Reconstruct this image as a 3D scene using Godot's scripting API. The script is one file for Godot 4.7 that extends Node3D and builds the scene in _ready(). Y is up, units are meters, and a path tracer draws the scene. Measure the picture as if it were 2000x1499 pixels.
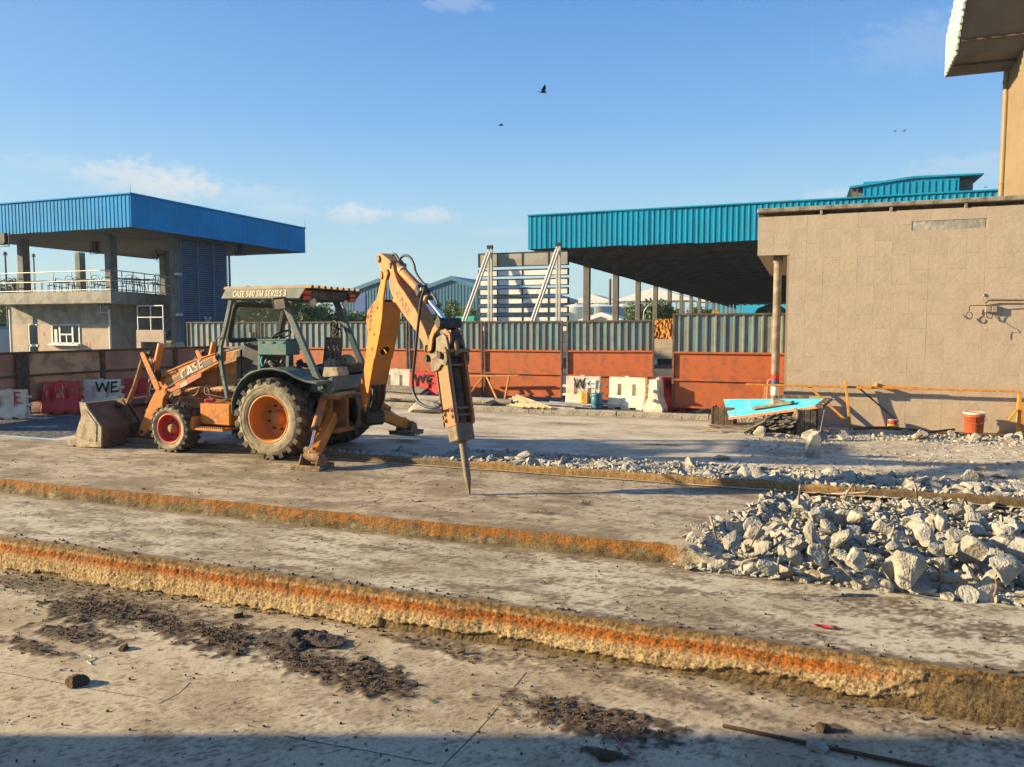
extends Node3D

# ---------------------------------------------------------------- camera geometry (pixels of the 2000 x 1499 photograph -> rays)
const FPX := 1502.0
const CAM_POS := Vector3(0, 2.11, 0)
var cam_basis := Basis(Vector3.UP, deg_to_rad(20.7)) * Basis(Vector3.RIGHT, -atan(109.5 / 1502.0))

func ray(x: float, y: float) -> Vector3:
	return cam_basis * Vector3((x - 1000.0) / FPX, -(y - 749.5) / FPX, -1.0)
func gy(x: float, y: float, h := 0.0) -> Vector3:      # where the ray meets a level at height h
	var d := ray(x, y)
	return CAM_POS + d * ((h - CAM_POS.y) / d.y)
func gz(x: float, y: float, z: float) -> Vector3:      # where it meets a wall facing along z
	var d := ray(x, y)
	return CAM_POS + d * (z / d.z)
func gx(x: float, y: float, wx: float) -> Vector3:
	var d := ray(x, y)
	return CAM_POS + d * (wx / d.x)
func gd(x: float, y: float, depth: float) -> Vector3:
	return CAM_POS + ray(x, y) * depth

# ---------------------------------------------------------------- mesh helpers
var S: SurfaceTool
var R := RandomNumberGenerator.new()
var used := {}

func nb(smooth := false) -> void:
	S = SurfaceTool.new()
	S.begin(Mesh.PRIMITIVE_TRIANGLES)
	S.set_smooth_group(0 if smooth else -1)
func sg(g: int) -> void:
	S.set_smooth_group(g)
func done() -> ArrayMesh:
	S.generate_normals()
	return S.commit()
func tri(a: Vector3, b: Vector3, c: Vector3) -> void:
	S.add_vertex(a); S.add_vertex(b); S.add_vertex(c)
func face(p: Array, out: Vector3) -> void:             # a convex polygon turned towards "out"
	var n: Vector3 = Vector3.ZERO
	for i in range(1, p.size() - 1):
		n += (p[i + 1] - p[0]).cross(p[i] - p[0])
	var flip := n.dot(out) < 0.0
	for i in range(1, p.size() - 1):
		if flip:
			tri(p[0], p[i + 1], p[i])
		else:
			tri(p[0], p[i], p[i + 1])
func bx(c: Vector3, s: Vector3, b := Basis(), bev := 0.0) -> void:
	var h := s * 0.5
	var e := minf(bev, minf(h.x, minf(h.y, h.z)) * 0.45)
	for a in 3:
		var b1 := (a + 1) % 3
		var c1 := (a + 2) % 3
		for sa in [-1.0, 1.0]:
			var q := []
			for k in [[-1.0, -1.0], [1.0, -1.0], [1.0, 1.0], [-1.0, 1.0]]:
				var v := Vector3.ZERO
				v[a] = sa * h[a]; v[b1] = k[0] * (h[b1] - e); v[c1] = k[1] * (h[c1] - e)
				q.append(c + b * v)
			var o := Vector3.ZERO
			o[a] = sa
			face(q, b * o)
			if e > 0.0:
				for sb in [-1.0, 1.0]:
					var w := []
					for k in [[0, -1.0], [0, 1.0], [1, 1.0], [1, -1.0]]:
						var v := Vector3.ZERO
						v[c1] = k[1] * (h[c1] - e)
						v[a] = sa * (h[a] - (0.0 if k[0] == 0 else e))
						v[b1] = sb * (h[b1] - (e if k[0] == 0 else 0.0))
						w.append(c + b * v)
					var oo := Vector3.ZERO
					oo[a] = sa; oo[b1] = sb
					face(w, b * oo)
	if e > 0.0:
		for sx in [-1.0, 1.0]:
			for sy in [-1.0, 1.0]:
				for sz in [-1.0, 1.0]:
					face([c + b * Vector3(sx * h.x, sy * (h.y - e), sz * (h.z - e)), c + b * Vector3(sx * (h.x - e), sy * h.y, sz * (h.z - e)), c + b * Vector3(sx * (h.x - e), sy * (h.y - e), sz * h.z)], b * Vector3(sx, sy, sz))
func bb(lo: Vector3, hi: Vector3, bev := 0.0) -> void:   # box between two corners
	bx((lo + hi) * 0.5, (hi - lo).abs(), Basis(), bev)
func frame_of(d: Vector3, upv := Vector3.UP) -> Basis:   # z along d, y near upv
	var z := d.normalized()
	var x := upv.cross(z)
	if x.length() < 0.02:
		x = Vector3.RIGHT.cross(z)
		if x.length() < 0.02:
			x = Vector3.FORWARD.cross(z)
	x = x.normalized()
	return Basis(x, z.cross(x), z)
func beam(a: Vector3, b: Vector3, w: float, h: float, upv := Vector3.UP, bev := 0.0) -> void:
	bx((a + b) * 0.5, Vector3(w, h, a.distance_to(b)), frame_of(b - a, upv), bev)
func cy(a: Vector3, b: Vector3, r0: float, r1 := -1.0, seg := 12, caps := true) -> void:
	if r1 < 0.0:
		r1 = r0
	var f := frame_of(b - a)
	var ra := []
	var rb := []
	for i in seg:
		var t := TAU * i / seg
		var d := f.x * cos(t) + f.y * sin(t)
		ra.append(a + d * r0)
		rb.append(b + d * r1)
	sg(0)
	for i in seg:
		var j := (i + 1) % seg
		var t := TAU * (i + 0.5) / seg
		face([ra[i], ra[j], rb[j], rb[i]], f.x * cos(t) + f.y * sin(t))
	sg(-1)
	if caps:
		if r0 > 0.0005: face(ra, a - b)
		if r1 > 0.0005: face(rb, b - a)
func tb(pts: Array, r: float, seg := 8) -> void:         # a round tube through points
	var rings := []
	var f := frame_of(pts[1] - pts[0])
	for i in pts.size():
		var d: Vector3 = (pts[mini(i + 1, pts.size() - 1)] - pts[maxi(i - 1, 0)]).normalized()
		var x: Vector3 = (f.x - d * f.x.dot(d)).normalized()
		f = Basis(x, d.cross(x), d)
		var ring := []
		for k in seg:
			var t := TAU * k / seg
			ring.append(pts[i] + (f.x * cos(t) + f.y * sin(t)) * r)
		rings.append(ring)
	sg(0)
	for i in pts.size() - 1:
		var mid: Vector3 = (pts[i] + pts[i + 1]) * 0.5
		for k in seg:
			var j := (k + 1) % seg
			face([rings[i][k], rings[i][j], rings[i + 1][j], rings[i + 1][k]], (rings[i][k] + rings[i + 1][j]) * 0.5 - mid)
	sg(-1)
	face(rings[0], pts[0] - pts[1])
	face(rings[-1], pts[-1] - pts[-2])
func curve(pts: Array, n := 5) -> Array:                 # smooth path through points
	var out := []
	for i in pts.size() - 1:
		var p0: Vector3 = pts[maxi(i - 1, 0)]
		var p1: Vector3 = pts[i]
		var p2: Vector3 = pts[i + 1]
		var p3: Vector3 = pts[mini(i + 2, pts.size() - 1)]
		for k in n:
			out.append(p1.cubic_interpolate(p2, p0, p3, float(k) / n))
	out.append(pts[-1])
	return out
func pr(poly: Array, o: Vector3, ax: Vector3, ay: Vector3, dv: Vector3, bev := 0.0) -> void:   # polygon swept along dv
	var n := poly.size()
	var area := 0.0
	for i in n:
		area += poly[i].x * poly[(i + 1) % n].y - poly[(i + 1) % n].x * poly[i].y
	var P := PackedVector2Array()
	for i in n:
		P.append(poly[i] if area > 0.0 else poly[n - 1 - i])
	var I := PackedVector2Array()
	for i in n:
		var d0 := (P[i] - P[(i + n - 1) % n]).normalized()
		var d1 := (P[(i + 1) % n] - P[i]).normalized()
		var n0 := Vector2(-d0.y, d0.x)
		var n1 := Vector2(-d1.y, d1.x)
		var m := (n0 + n1)
		m = m / maxf(0.5, m.length_squared() * 0.5)
		I.append(P[i] + m * bev)
	var w := dv.normalized()
	var ids := Geometry2D.triangulate_polygon(P)
	var lo := o
	var hi := o + dv
	for k in range(0, ids.size(), 3):
		var a := I[ids[k]]; var b := I[ids[k + 1]]; var c := I[ids[k + 2]]
		face([lo + ax * a.x + ay * a.y, lo + ax * b.x + ay * b.y, lo + ax * c.x + ay * c.y], -dv)
		face([hi + ax * a.x + ay * a.y, hi + ax * b.x + ay * b.y, hi + ax * c.x + ay * c.y], dv)
	var l1 := lo + w * bev
	var h1 := hi - w * bev
	for i in n:
		var j := (i + 1) % n
		var d := (P[j] - P[i]).normalized()
		var out := ax * d.y - ay * d.x
		var p0 := ax * P[i].x + ay * P[i].y
		var p1 := ax * P[j].x + ay * P[j].y
		face([l1 + p0, l1 + p1, h1 + p1, h1 + p0], out)
		if bev > 0.0:
			var q0 := ax * I[i].x + ay * I[i].y
			var q1 := ax * I[j].x + ay * I[j].y
			face([lo + q0, lo + q1, l1 + p1, l1 + p0], out - w)
			face([hi + q0, hi + q1, h1 + p1, h1 + p0], out + w)
func lathe(prof: Array, o: Vector3, axis: Vector3, seg := 24, smooth := true) -> void:   # prof: Vector2(along the axis, radius)
	var f := frame_of(axis)
	sg(0 if smooth else -1)
	for i in prof.size() - 1:
		var a: Vector2 = prof[i]
		var b: Vector2 = prof[i + 1]
		for k in seg:
			var t0 := TAU * k / seg
			var t1 := TAU * (k + 1) / seg
			var d0 := f.x * cos(t0) + f.y * sin(t0)
			var d1 := f.x * cos(t1) + f.y * sin(t1)
			var q := []
			q.append(o + f.z * a.x + d0 * a.y)
			if a.y > 0.0001: q.append(o + f.z * a.x + d1 * a.y)
			if b.y > 0.0001: q.append(o + f.z * b.x + d1 * b.y)
			q.append(o + f.z * b.x + d0 * b.y)
			var dm := (d0 + d1).normalized()
			face(q, dm * (b.x - a.x) - f.z * (b.y - a.y))
	sg(-1)
func ell(n: int, rx: float, ry: float, c := Vector2.ZERO, a0 := 0.0, a1 := TAU) -> Array:
	var p := []
	for i in n:
		var t := lerpf(a0, a1, float(i) / (n if a1 - a0 >= TAU - 0.001 else n - 1))
		p.append(c + Vector2(cos(t) * rx, sin(t) * ry))
	return p
func rrect(x0: float, y0: float, x1: float, y1: float, r: float, n := 4) -> Array:
	var p := []
	for q in [[x1 - r, y1 - r, 0.0], [x0 + r, y1 - r, PI / 2], [x0 + r, y0 + r, PI], [x1 - r, y0 + r, PI * 1.5]]:
		for i in n:
			var t: float = q[2] + PI / 2 * i / (n - 1)
			p.append(Vector2(q[0] + cos(t) * r, q[1] + sin(t) * r))
	return p
func ribbon(pts: Array, w: float, o: Vector3, ax: Vector3, ay: Vector3, n: Vector3, th := 0.004) -> void:   # a painted stroke: 2D polyline with width, a little proud of the surface
	for i in pts.size() - 1:
		var a: Vector2 = pts[i]
		var b: Vector2 = pts[i + 1]
		var d := (b - a).normalized()
		var s := Vector2(-d.y, d.x) * w * 0.5
		var e := d * w * 0.3
		var z := n * (0.001 * (i % 3))
		pr([a + s - e, b + s + e, b - s + e, a - s - e], o + z, ax, ay, n * th)

# ---------------------------------------------------------------- objects
func numbered(called: String) -> String:
	var k: int = used.get(called, -1) + 1
	used[called] = k
	return called if k == 0 else "%s_%03d" % [called, k]
func meta(o: Node, label: String, category := "", group := "", kind := "") -> void:
	if label: o.set_meta("label", label)
	if category: o.set_meta("category", category)
	if group: o.set_meta("group", group)
	if kind: o.set_meta("kind", kind)
func thing(called: String, label: String, category: String, at := Vector3.ZERO, turn := 0.0, group := "") -> Node3D:
	var o := Node3D.new()
	o.name = numbered(called)
	add_child(o)
	o.position = at
	o.rotation.y = turn
	meta(o, label, category, group)
	return o
func inst(mesh: Mesh, called: String, m: Material, parent: Node, x := Transform3D()) -> MeshInstance3D:
	var o := MeshInstance3D.new()
	o.mesh = mesh
	o.material_override = m
	o.name = called if parent != self else numbered(called)
	parent.add_child(o, true)
	o.transform = x
	return o
func part(called: String, m: Material, parent: Node, label := "") -> MeshInstance3D:
	var o := inst(done(), called, m, parent)
	if label: o.set_meta("label", label)
	return o
func solo(called: String, m: Material, label: String, category: String, group := "", at := Vector3.ZERO, turn := 0.0) -> MeshInstance3D:
	var o := inst(done(), called, m, self)
	o.position = at
	o.rotation.y = turn
	meta(o, label, category, group)
	return o
func struct(called: String, mesh: Mesh, m: Material, parent: Node = self) -> MeshInstance3D:
	var o := inst(mesh, called, m, parent)
	if parent == self: o.set_meta("kind", "structure")
	return o
func lettering(text: String, size: float, depth: float, m: Material, parent: Node, x: Transform3D, italic := false, squeeze := 1.0, called := "lettering") -> MeshInstance3D:
	var t := TextMesh.new()
	var f := SystemFont.new()
	f.font_names = PackedStringArray(["Droid Sans"])
	f.font_weight = 700
	t.font = f
	t.text = text
	t.font_size = 48
	t.pixel_size = size / 35.0
	t.depth = depth
	var b := x.basis * Basis(Vector3(squeeze, 0, 0), Vector3(0.22 if italic else 0.0, 1, 0), Vector3(0, 0, 1))
	var o := inst(t, called, m, parent, Transform3D(b, x.origin))
	return o

# ---------------------------------------------------------------- materials (colours are linear base colours)
var tex_cache := {}
var M := {}
func lin(r: float, g: float, b: float) -> Color:
	return Color(r, g, b)
func noise_bytes(seed_: int, freq: float, octaves: int, size: int, ridged := false, warp := 0.0) -> PackedByteArray:
	var f := FastNoiseLite.new()
	f.noise_type = FastNoiseLite.TYPE_SIMPLEX_SMOOTH
	f.seed = seed_
	f.frequency = freq
	f.fractal_type = FastNoiseLite.FRACTAL_RIDGED if ridged else FastNoiseLite.FRACTAL_FBM
	f.fractal_octaves = octaves
	f.fractal_gain = 0.55
	if warp > 0.0:
		f.domain_warp_enabled = true
		f.domain_warp_amplitude = warp
		f.domain_warp_frequency = freq * 1.5
	var im := f.get_seamless_image(size, size)
	im.convert(Image.FORMAT_L8)
	return im.get_data()
func ramp_tex(seed_: int, freq: float, octaves: int, stops: Array, size := 512, grain := 0.06, ridged := false, stretch := Vector2.ONE) -> ImageTexture:
	var key := str([seed_, freq, octaves, stops, size, grain, ridged, stretch])
	if tex_cache.has(key):
		return tex_cache[key]
	var d := noise_bytes(seed_, freq, octaves, size, ridged, 18.0)
	var g := noise_bytes(seed_ + 7, 0.21, 3, size)
	var lr := PackedByteArray(); var lg := PackedByteArray(); var lb := PackedByteArray()
	for i in 256:
		var t := i / 255.0
		var c: Color = stops[0][1]
		for k in stops.size() - 1:
			if t >= stops[k][0]:
				var u := clampf((t - stops[k][0]) / maxf(0.0001, stops[k + 1][0] - stops[k][0]), 0, 1)
				c = (stops[k][1] as Color).lerp(stops[k + 1][1], u)
		c = c.linear_to_srgb()
		lr.append(int(clampf(c.r, 0, 1) * 255)); lg.append(int(clampf(c.g, 0, 1) * 255)); lb.append(int(clampf(c.b, 0, 1) * 255))
	var out := PackedByteArray()
	out.resize(size * size * 3)
	var gk := grain * 2.0 / 255.0
	for i in size * size:
		var v: int = d[i]
		var k := 1.0 + (g[i] - 128) * gk
		out[i * 3] = mini(255, int(lr[v] * k)); out[i * 3 + 1] = mini(255, int(lg[v] * k)); out[i * 3 + 2] = mini(255, int(lb[v] * k))
	var im := Image.create_from_data(size, size, false, Image.FORMAT_RGB8, out)
	if stretch != Vector2.ONE:
		im.resize(int(size * stretch.x), int(size * stretch.y), Image.INTERPOLATE_LANCZOS)
	var t := ImageTexture.create_from_image(im)
	tex_cache[key] = t
	return t
func normal_tex(seed_: int, freq: float, octaves: int, strength: float, size := 512, ridged := false) -> ImageTexture:
	var key := "n" + str([seed_, freq, octaves, strength, size, ridged])
	if tex_cache.has(key):
		return tex_cache[key]
	var im := Image.create_from_data(size, size, false, Image.FORMAT_L8, noise_bytes(seed_, freq, octaves, size, ridged))
	im.convert(Image.FORMAT_RGB8)
	im.bump_map_to_normal_map(strength)
	var t := ImageTexture.create_from_image(im)
	tex_cache[key] = t
	return t
# a surface of one base colour with patches of a second one, grain and a little relief; scale = repeats per metre
func mt(base: Color, patch: Color, rough: float, metal := 0.0, scale := 0.7, share := 0.5, bump := 0.0, seed_ := 1, world := true, freq := 0.012) -> StandardMaterial3D:
	var m := StandardMaterial3D.new()
	m.albedo_texture = ramp_tex(seed_, freq, 5, [[0.0, patch], [clampf(share - 0.12, 0, 1), patch], [clampf(share + 0.12, 0, 1), base], [1.0, base.lerp(Color(base.r * 1.06, base.g * 1.06, base.b * 1.06), 1.0)]], 256)
	m.roughness = rough
	m.metallic = metal
	m.uv1_triplanar = true
	m.uv1_world_triplanar = world
	m.uv1_scale = Vector3.ONE * scale
	if bump > 0.0:
		m.normal_enabled = true
		m.normal_texture = normal_tex(3, 0.06, 4, 6.0, 256)
		m.normal_scale = bump
	return m
func plain(c: Color, rough := 0.6, metal := 0.0) -> StandardMaterial3D:
	var m := StandardMaterial3D.new()
	m.albedo_color = c.linear_to_srgb()
	m.roughness = rough
	m.metallic = metal
	return m
func vcol(tex: Texture2D, rough: float, scale: float, bump_tex: Texture2D = null, bump := 0.0) -> StandardMaterial3D:   # vertex colour times a fine grain
	var m := StandardMaterial3D.new()
	m.vertex_color_use_as_albedo = true
	m.albedo_texture = tex
	m.roughness = rough
	m.uv1_triplanar = true
	m.uv1_world_triplanar = true
	m.uv1_scale = Vector3.ONE * scale
	if bump_tex:
		m.normal_enabled = true
		m.normal_texture = bump_tex
		m.normal_scale = bump
	return m

# a sheet over (u, v) in the unit square: pos(u, v) and col(u, v) are given; normals from neighbours
func sheet(nu: int, nv: int, pos: Callable, col: Callable) -> ArrayMesh:
	var P := PackedVector3Array(); var Cc := PackedColorArray(); var N := PackedVector3Array(); var I := PackedInt32Array()
	P.resize((nu + 1) * (nv + 1)); Cc.resize(P.size()); N.resize(P.size())
	for j in nv + 1:
		for i in nu + 1:
			var p: Vector3 = pos.call(float(i) / nu, float(j) / nv)
			var k := j * (nu + 1) + i
			P[k] = p
			Cc[k] = col.call(float(i) / nu, float(j) / nv, p)
	for j in nv + 1:
		for i in nu + 1:
			var a := P[j * (nu + 1) + maxi(i - 1, 0)]
			var b := P[j * (nu + 1) + mini(i + 1, nu)]
			var c := P[maxi(j - 1, 0) * (nu + 1) + i]
			var d := P[mini(j + 1, nv) * (nu + 1) + i]
			N[j * (nu + 1) + i] = (d - c).cross(b - a).normalized()
	I.resize(nu * nv * 6)
	var q := 0
	for j in nv:
		for i in nu:
			var k := j * (nu + 1) + i
			for e in [k, k + 1, k + nu + 1, k + 1, k + nu + 2, k + nu + 1]:
				I[q] = e
				q += 1
	var A := []
	A.resize(Mesh.ARRAY_MAX)
	A[Mesh.ARRAY_VERTEX] = P; A[Mesh.ARRAY_NORMAL] = N; A[Mesh.ARRAY_COLOR] = Cc; A[Mesh.ARRAY_INDEX] = I
	var m := ArrayMesh.new()
	m.add_surface_from_arrays(Mesh.PRIMITIVE_TRIANGLES, A)
	return m
func fbm(seed_: int, freq: float, oct := 4, ridged := false) -> FastNoiseLite:
	var f := FastNoiseLite.new()
	f.noise_type = FastNoiseLite.TYPE_SIMPLEX_SMOOTH
	f.seed = seed_
	f.frequency = freq
	f.fractal_octaves = oct
	f.fractal_type = FastNoiseLite.FRACTAL_RIDGED if ridged else FastNoiseLite.FRACTAL_FBM
	return f
func sstep(a: float, b: float, x: float) -> float:
	return smoothstep(a, b, x)

# ================================================================ the scene
func _ready() -> void:
	R.seed = 20240
	# camera
	var cam := Camera3D.new()
	cam.name = "camera"
	add_child(cam)
	cam.position = CAM_POS
	cam.basis = cam_basis
	cam.fov = 2.0 * rad_to_deg(atan(749.5 / FPX))
	cam.near = 0.05
	cam.far = 3000.0
	cam.current = true
	# sky, exposure
	var env := Environment.new()
	env.background_mode = Environment.BG_SKY
	var sky := Sky.new()
	var sm := PanoramaSkyMaterial.new()
	sm.panorama = sky_image()
	sky.sky_material = sm
	env.sky = sky
	env.tonemap_mode = Environment.TONE_MAPPER_LINEAR
	env.tonemap_exposure = 2.75
	env.sdfgi_enabled = true
	env.ssao_enabled = true
	env.ssil_enabled = true
	env.fog_enabled = true
	env.fog_density = 0.0005
	env.fog_light_color = Color(0.72, 0.80, 0.86)
	var we := WorldEnvironment.new()
	we.environment = env
	we.name = "world_environment"
	add_child(we)
	# low sun, from beside the camera on the loader's side
	var sun := DirectionalLight3D.new()
	sun.name = "sun"
	add_child(sun)
	var az := deg_to_rad(20.7)
	var el := deg_to_rad(17.5)
	sun.basis = Basis.looking_at(Vector3(cos(az) * cos(el), -sin(el), -sin(az) * cos(el)), Vector3.UP)
	sun.light_energy = 1.6
	sun.light_color = Color(1.0, 0.90, 0.71)
	sun.light_angular_distance = 0.9
	sun.shadow_enabled = true
	materials()
	ground()
	tiled_building()
	upper_building()
	loading_house()
	shed()
	canopy_building()
	hoarding()
	brown_fence()
	background()
	backhoe()
	barriers()
	kerb_things()
	wall_things()
	rubble()
	litter()
	birds()

const SKY_LEVEL := 0.56
func sky_image() -> ImageTexture:
	# gradient at low resolution, brighter towards the sun; then clouds
	var w := 1024
	var h := 512
	var stops := [[0.0, Vector3(0.33, 0.47, 0.48)], [0.06, Vector3(0.300, 0.454, 0.494)], [0.156, Vector3(0.215, 0.400, 0.565)], [0.25, Vector3(0.122, 0.295, 0.553)], [0.38, Vector3(0.068, 0.205, 0.489)], [0.9, Vector3(0.040, 0.140, 0.380)], [1.01, Vector3(0.038, 0.135, 0.370)]]
	var sun_d := Vector3(-cos(deg_to_rad(20.7)) * cos(0.305), sin(0.305), sin(deg_to_rad(20.7)) * cos(0.305))
	var n1 := fbm(11, 2.6, 5)
	var n2 := fbm(23, 7.0, 5)
	# cloud banks: pixel in the photograph, half width and half height in degrees, density
	var banks := []
	for b in [[285, 355, 4.6, 1.5, 0.85], [345, 375, 3.2, 1.2, 0.7], [500, 385, 4.0, 1.0, 0.35], [700, 422, 2.3, 0.9, 0.9], [835, 425, 2.4, 0.8, 0.75], [560, 415, 2.6, 0.7, 0.35], [890, 8, 2.6, 0.8, 0.35], [1880, 80, 7.0, 2.2, 0.22], [1640, 382, 2.2, 0.6, 0.45], [1905, 330, 4.5, 1.0, 0.3], [1010, 455, 4.0, 0.5, 0.25], [120, 330, 5.0, 0.8, 0.25]]:
		var d := ray(b[0], b[1]).normalized()
		banks.append([atan2(d.x, -d.z), asin(d.y), deg_to_rad(b[2]), deg_to_rad(b[3]), b[4]])
	var out := PackedFloat32Array()
	out.resize(w * h * 3)
	for j in h:
		var el := (0.5 - (j + 0.5) / h) * PI
		var y := sin(el)
		var c: Vector3 = stops[0][1] * 0.85
		if y >= 0.0:
			for k in stops.size() - 1:
				if y >= stops[k][0]: c = (stops[k][1] as Vector3).lerp(stops[k + 1][1], (y - stops[k][0]) / (stops[k + 1][0] - stops[k][0]))
		for i in w:
			var ph := (i + 0.5) / w * TAU
			var d := Vector3(sin(ph) * cos(el), y, -cos(ph) * cos(el))
			var g := maxf(0.0, d.dot(sun_d))
			var cc := c
			if g > 0.0 and y > -0.02:
				cc += Vector3(0.10, 0.11, 0.09) * g * g + Vector3(0.45, 0.36, 0.24) * pow(g, 10.0)
			var q := (j * w + i) * 3
			cc = cc * SKY_LEVEL
			out[q] = cc.x; out[q + 1] = cc.y; out[q + 2] = cc.z
	var im := Image.create_from_data(w, h, false, Image.FORMAT_RGBF, out.to_byte_array())
	im.resize(4096, 2048, Image.INTERPOLATE_CUBIC)
	# clouds, drawn finely where they stand
	for b in banks:
		var x0 := int((b[0] - b[2] * 1.7) / TAU * 4096.0)
		var x1 := int((b[0] + b[2] * 1.7) / TAU * 4096.0)
		var y0 := int((0.5 - (b[1] + b[3] * 1.9) / PI) * 2048.0)
		var y1 := int((0.5 - (b[1] - b[3] * 1.6) / PI) * 2048.0)
		for j in range(maxi(0, y0), y1 + 1):
			var el := (0.5 - (j + 0.5) / 2048.0) * PI
			for i in range(x0, x1 + 1):
				var ph := (i + 0.5) / 4096.0 * TAU
				var dx: float = (ph - b[0]) / b[2]
				var dy: float = (el - b[1]) / b[3]
				var e: float = dx * dx + dy * dy * (1.8 if dy < 0.0 else 1.0)      # flat below, heaped above
				if e > 3.0: continue
				var u := ph * 14.0
				var v := el * 30.0
				var nn := n1.get_noise_2d(u, v) * 0.9 + 0.55 * n2.get_noise_2d(u, v)
				var k: float = b[4] * sstep(0.05, 1.0, 1.0 - e * 0.75 + nn * 0.85)
				if k <= 0.003: continue
				var c := im.get_pixel(posmod(i, 4096), j)
				var lit := Color(0.62, 0.585, 0.55).lerp(Color(0.42, 0.46, 0.50), sstep(0.2, 0.9, 0.5 - dy * 0.5 + nn * 0.4))
				c = c.lerp(Color(lit.r * SKY_LEVEL, lit.g * SKY_LEVEL, lit.b * SKY_LEVEL), k * 0.62)
				im.set_pixel(posmod(i, 4096), j, c)
	im.convert(Image.FORMAT_RGBH)
	return ImageTexture.create_from_image(im)

func materials() -> void:
	# backhoe
	M.orange = mt(lin(0.55, 0.185, 0.022), lin(0.36, 0.145, 0.04), 0.45, 0.0, 0.9, 0.33, 0.15, 21, false)
	M.orange_dusty = mt(lin(0.40, 0.165, 0.042), lin(0.26, 0.135, 0.058), 0.65, 0.0, 1.1, 0.46, 0.25, 22, false)
	M.tan_dust = mt(lin(0.30, 0.18, 0.085), lin(0.18, 0.11, 0.058), 0.85, 0.0, 1.6, 0.48, 0.5, 23, false)
	M.grease = mt(lin(0.022, 0.018, 0.014), lin(0.07, 0.05, 0.03), 0.55, 0.0, 1.5, 0.35, 0.4, 24, false)
	M.black = mt(lin(0.025, 0.026, 0.028), lin(0.06, 0.055, 0.05), 0.6, 0.0, 1.2, 0.4, 0.0, 25, false)
	M.rubber = mt(lin(0.055, 0.050, 0.042), lin(0.13, 0.105, 0.07), 0.9, 0.0, 1.4, 0.5, 0.3, 26, false)
	M.sidewall = mt(lin(0.30, 0.255, 0.165), lin(0.19, 0.155, 0.10), 0.92, 0.0, 1.8, 0.42, 0.3, 27, false)
	M.green = mt(lin(0.060, 0.105, 0.100), lin(0.115, 0.135, 0.115), 0.55, 0.0, 0.9, 0.4, 0.1, 28, false)
	M.toolbox = mt(lin(0.045, 0.150, 0.140), lin(0.11, 0.155, 0.135), 0.5, 0.0, 1.3, 0.45, 0.1, 29, false)
	M.cream = plain(lin(0.72, 0.62, 0.40), 0.6)
	M.white_paint = mt(lin(0.66, 0.62, 0.54), lin(0.44, 0.38, 0.29), 0.6, 0.0, 0.9, 0.36, 0.0, 30, false)
	M.red_rim = mt(lin(0.52, 0.022, 0.018), lin(0.30, 0.07, 0.04), 0.5, 0.0, 1.4, 0.35, 0.1, 31, false)
	M.chrome = plain(lin(0.75, 0.76, 0.78), 0.18, 1.0)
	M.steel_worn = mt(lin(0.19, 0.15, 0.10), lin(0.11, 0.08, 0.052), 0.65, 0.1, 1.4, 0.45, 0.3, 32, false)
	M.bucket = mt(lin(0.36, 0.30, 0.205), lin(0.24, 0.165, 0.10), 0.75, 0.0, 1.6, 0.40, 0.4, 33, false)
	M.bucket_in = mt(lin(0.12, 0.060, 0.034), lin(0.17, 0.095, 0.055), 0.8, 0.0, 0.9, 0.45, 0.5, 34, false)
	M.hammer = mt(lin(0.40, 0.135, 0.05), lin(0.30, 0.145, 0.07), 0.65, 0.0, 1.4, 0.42, 0.4, 35, false)
	M.hose = plain(lin(0.03, 0.03, 0.03), 0.5)
	M.glass = StandardMaterial3D.new()
	M.glass.albedo_color = Color(0.45, 0.62, 0.54, 0.36)
	M.glass.transparency = BaseMaterial3D.TRANSPARENCY_ALPHA
	M.glass.roughness = 0.04
	M.lamp_red = plain(lin(0.42, 0.015, 0.012), 0.25)
	M.lamp_clear = plain(lin(0.62, 0.58, 0.48), 0.25)
	M.helmet = mt(lin(0.17, 0.18, 0.085), lin(0.24, 0.22, 0.13), 0.7, 0.0, 2.0, 0.5, 0.2, 36, false)
	M.cloth = mt(lin(0.40, 0.36, 0.24), lin(0.24, 0.21, 0.13), 0.9, 0.0, 3.0, 0.5, 0.6, 37, false)
	M.beige_plastic = mt(lin(0.42, 0.36, 0.24), lin(0.28, 0.22, 0.13), 0.6, 0.0, 1.6, 0.4, 0.0, 38, false)
	M.pink_red = plain(lin(0.56, 0.04, 0.07), 0.6)
	M.red_panel = mt(lin(0.55, 0.13, 0.055), lin(0.42, 0.16, 0.09), 0.6, 0.0, 1.5, 0.45, 0.0, 39, false)
	# buildings
	M.cyan_clad = mt(lin(0.008, 0.25, 0.41), lin(0.014, 0.225, 0.36), 0.38, 0.0, 0.12, 0.42, 0.0, 41)
	M.blue_clad = mt(lin(0.004, 0.265, 0.57), lin(0.006, 0.24, 0.50), 0.4, 0.0, 0.12, 0.42, 0.0, 42)
	M.cyan_light = mt(lin(0.36, 0.43, 0.44), lin(0.28, 0.40, 0.42), 0.45, 0.0, 0.6, 0.42, 0.0, 40)
	M.soffit = mt(lin(0.135, 0.132, 0.128), lin(0.105, 0.10, 0.094), 0.9, 0.0, 0.3, 0.45, 0.0, 43)
	M.tile = []
	for k in 4:
		var f: float = [1.0, 0.992, 1.008, 0.997][k]
		M.tile.append(mt(lin(0.40 * f, 0.315 * f, 0.225 * f), lin(0.375 * f, 0.296 * f, 0.212 * f), 0.62, 0.0, 0.5, 0.4, 0.06, 44 + k))
	M.grout = plain(lin(0.27, 0.21, 0.15), 0.95)
	M.trim = mt(lin(0.26, 0.23, 0.18), lin(0.18, 0.13, 0.08), 0.8, 0.0, 0.8, 0.45, 0.2, 49)
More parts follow.
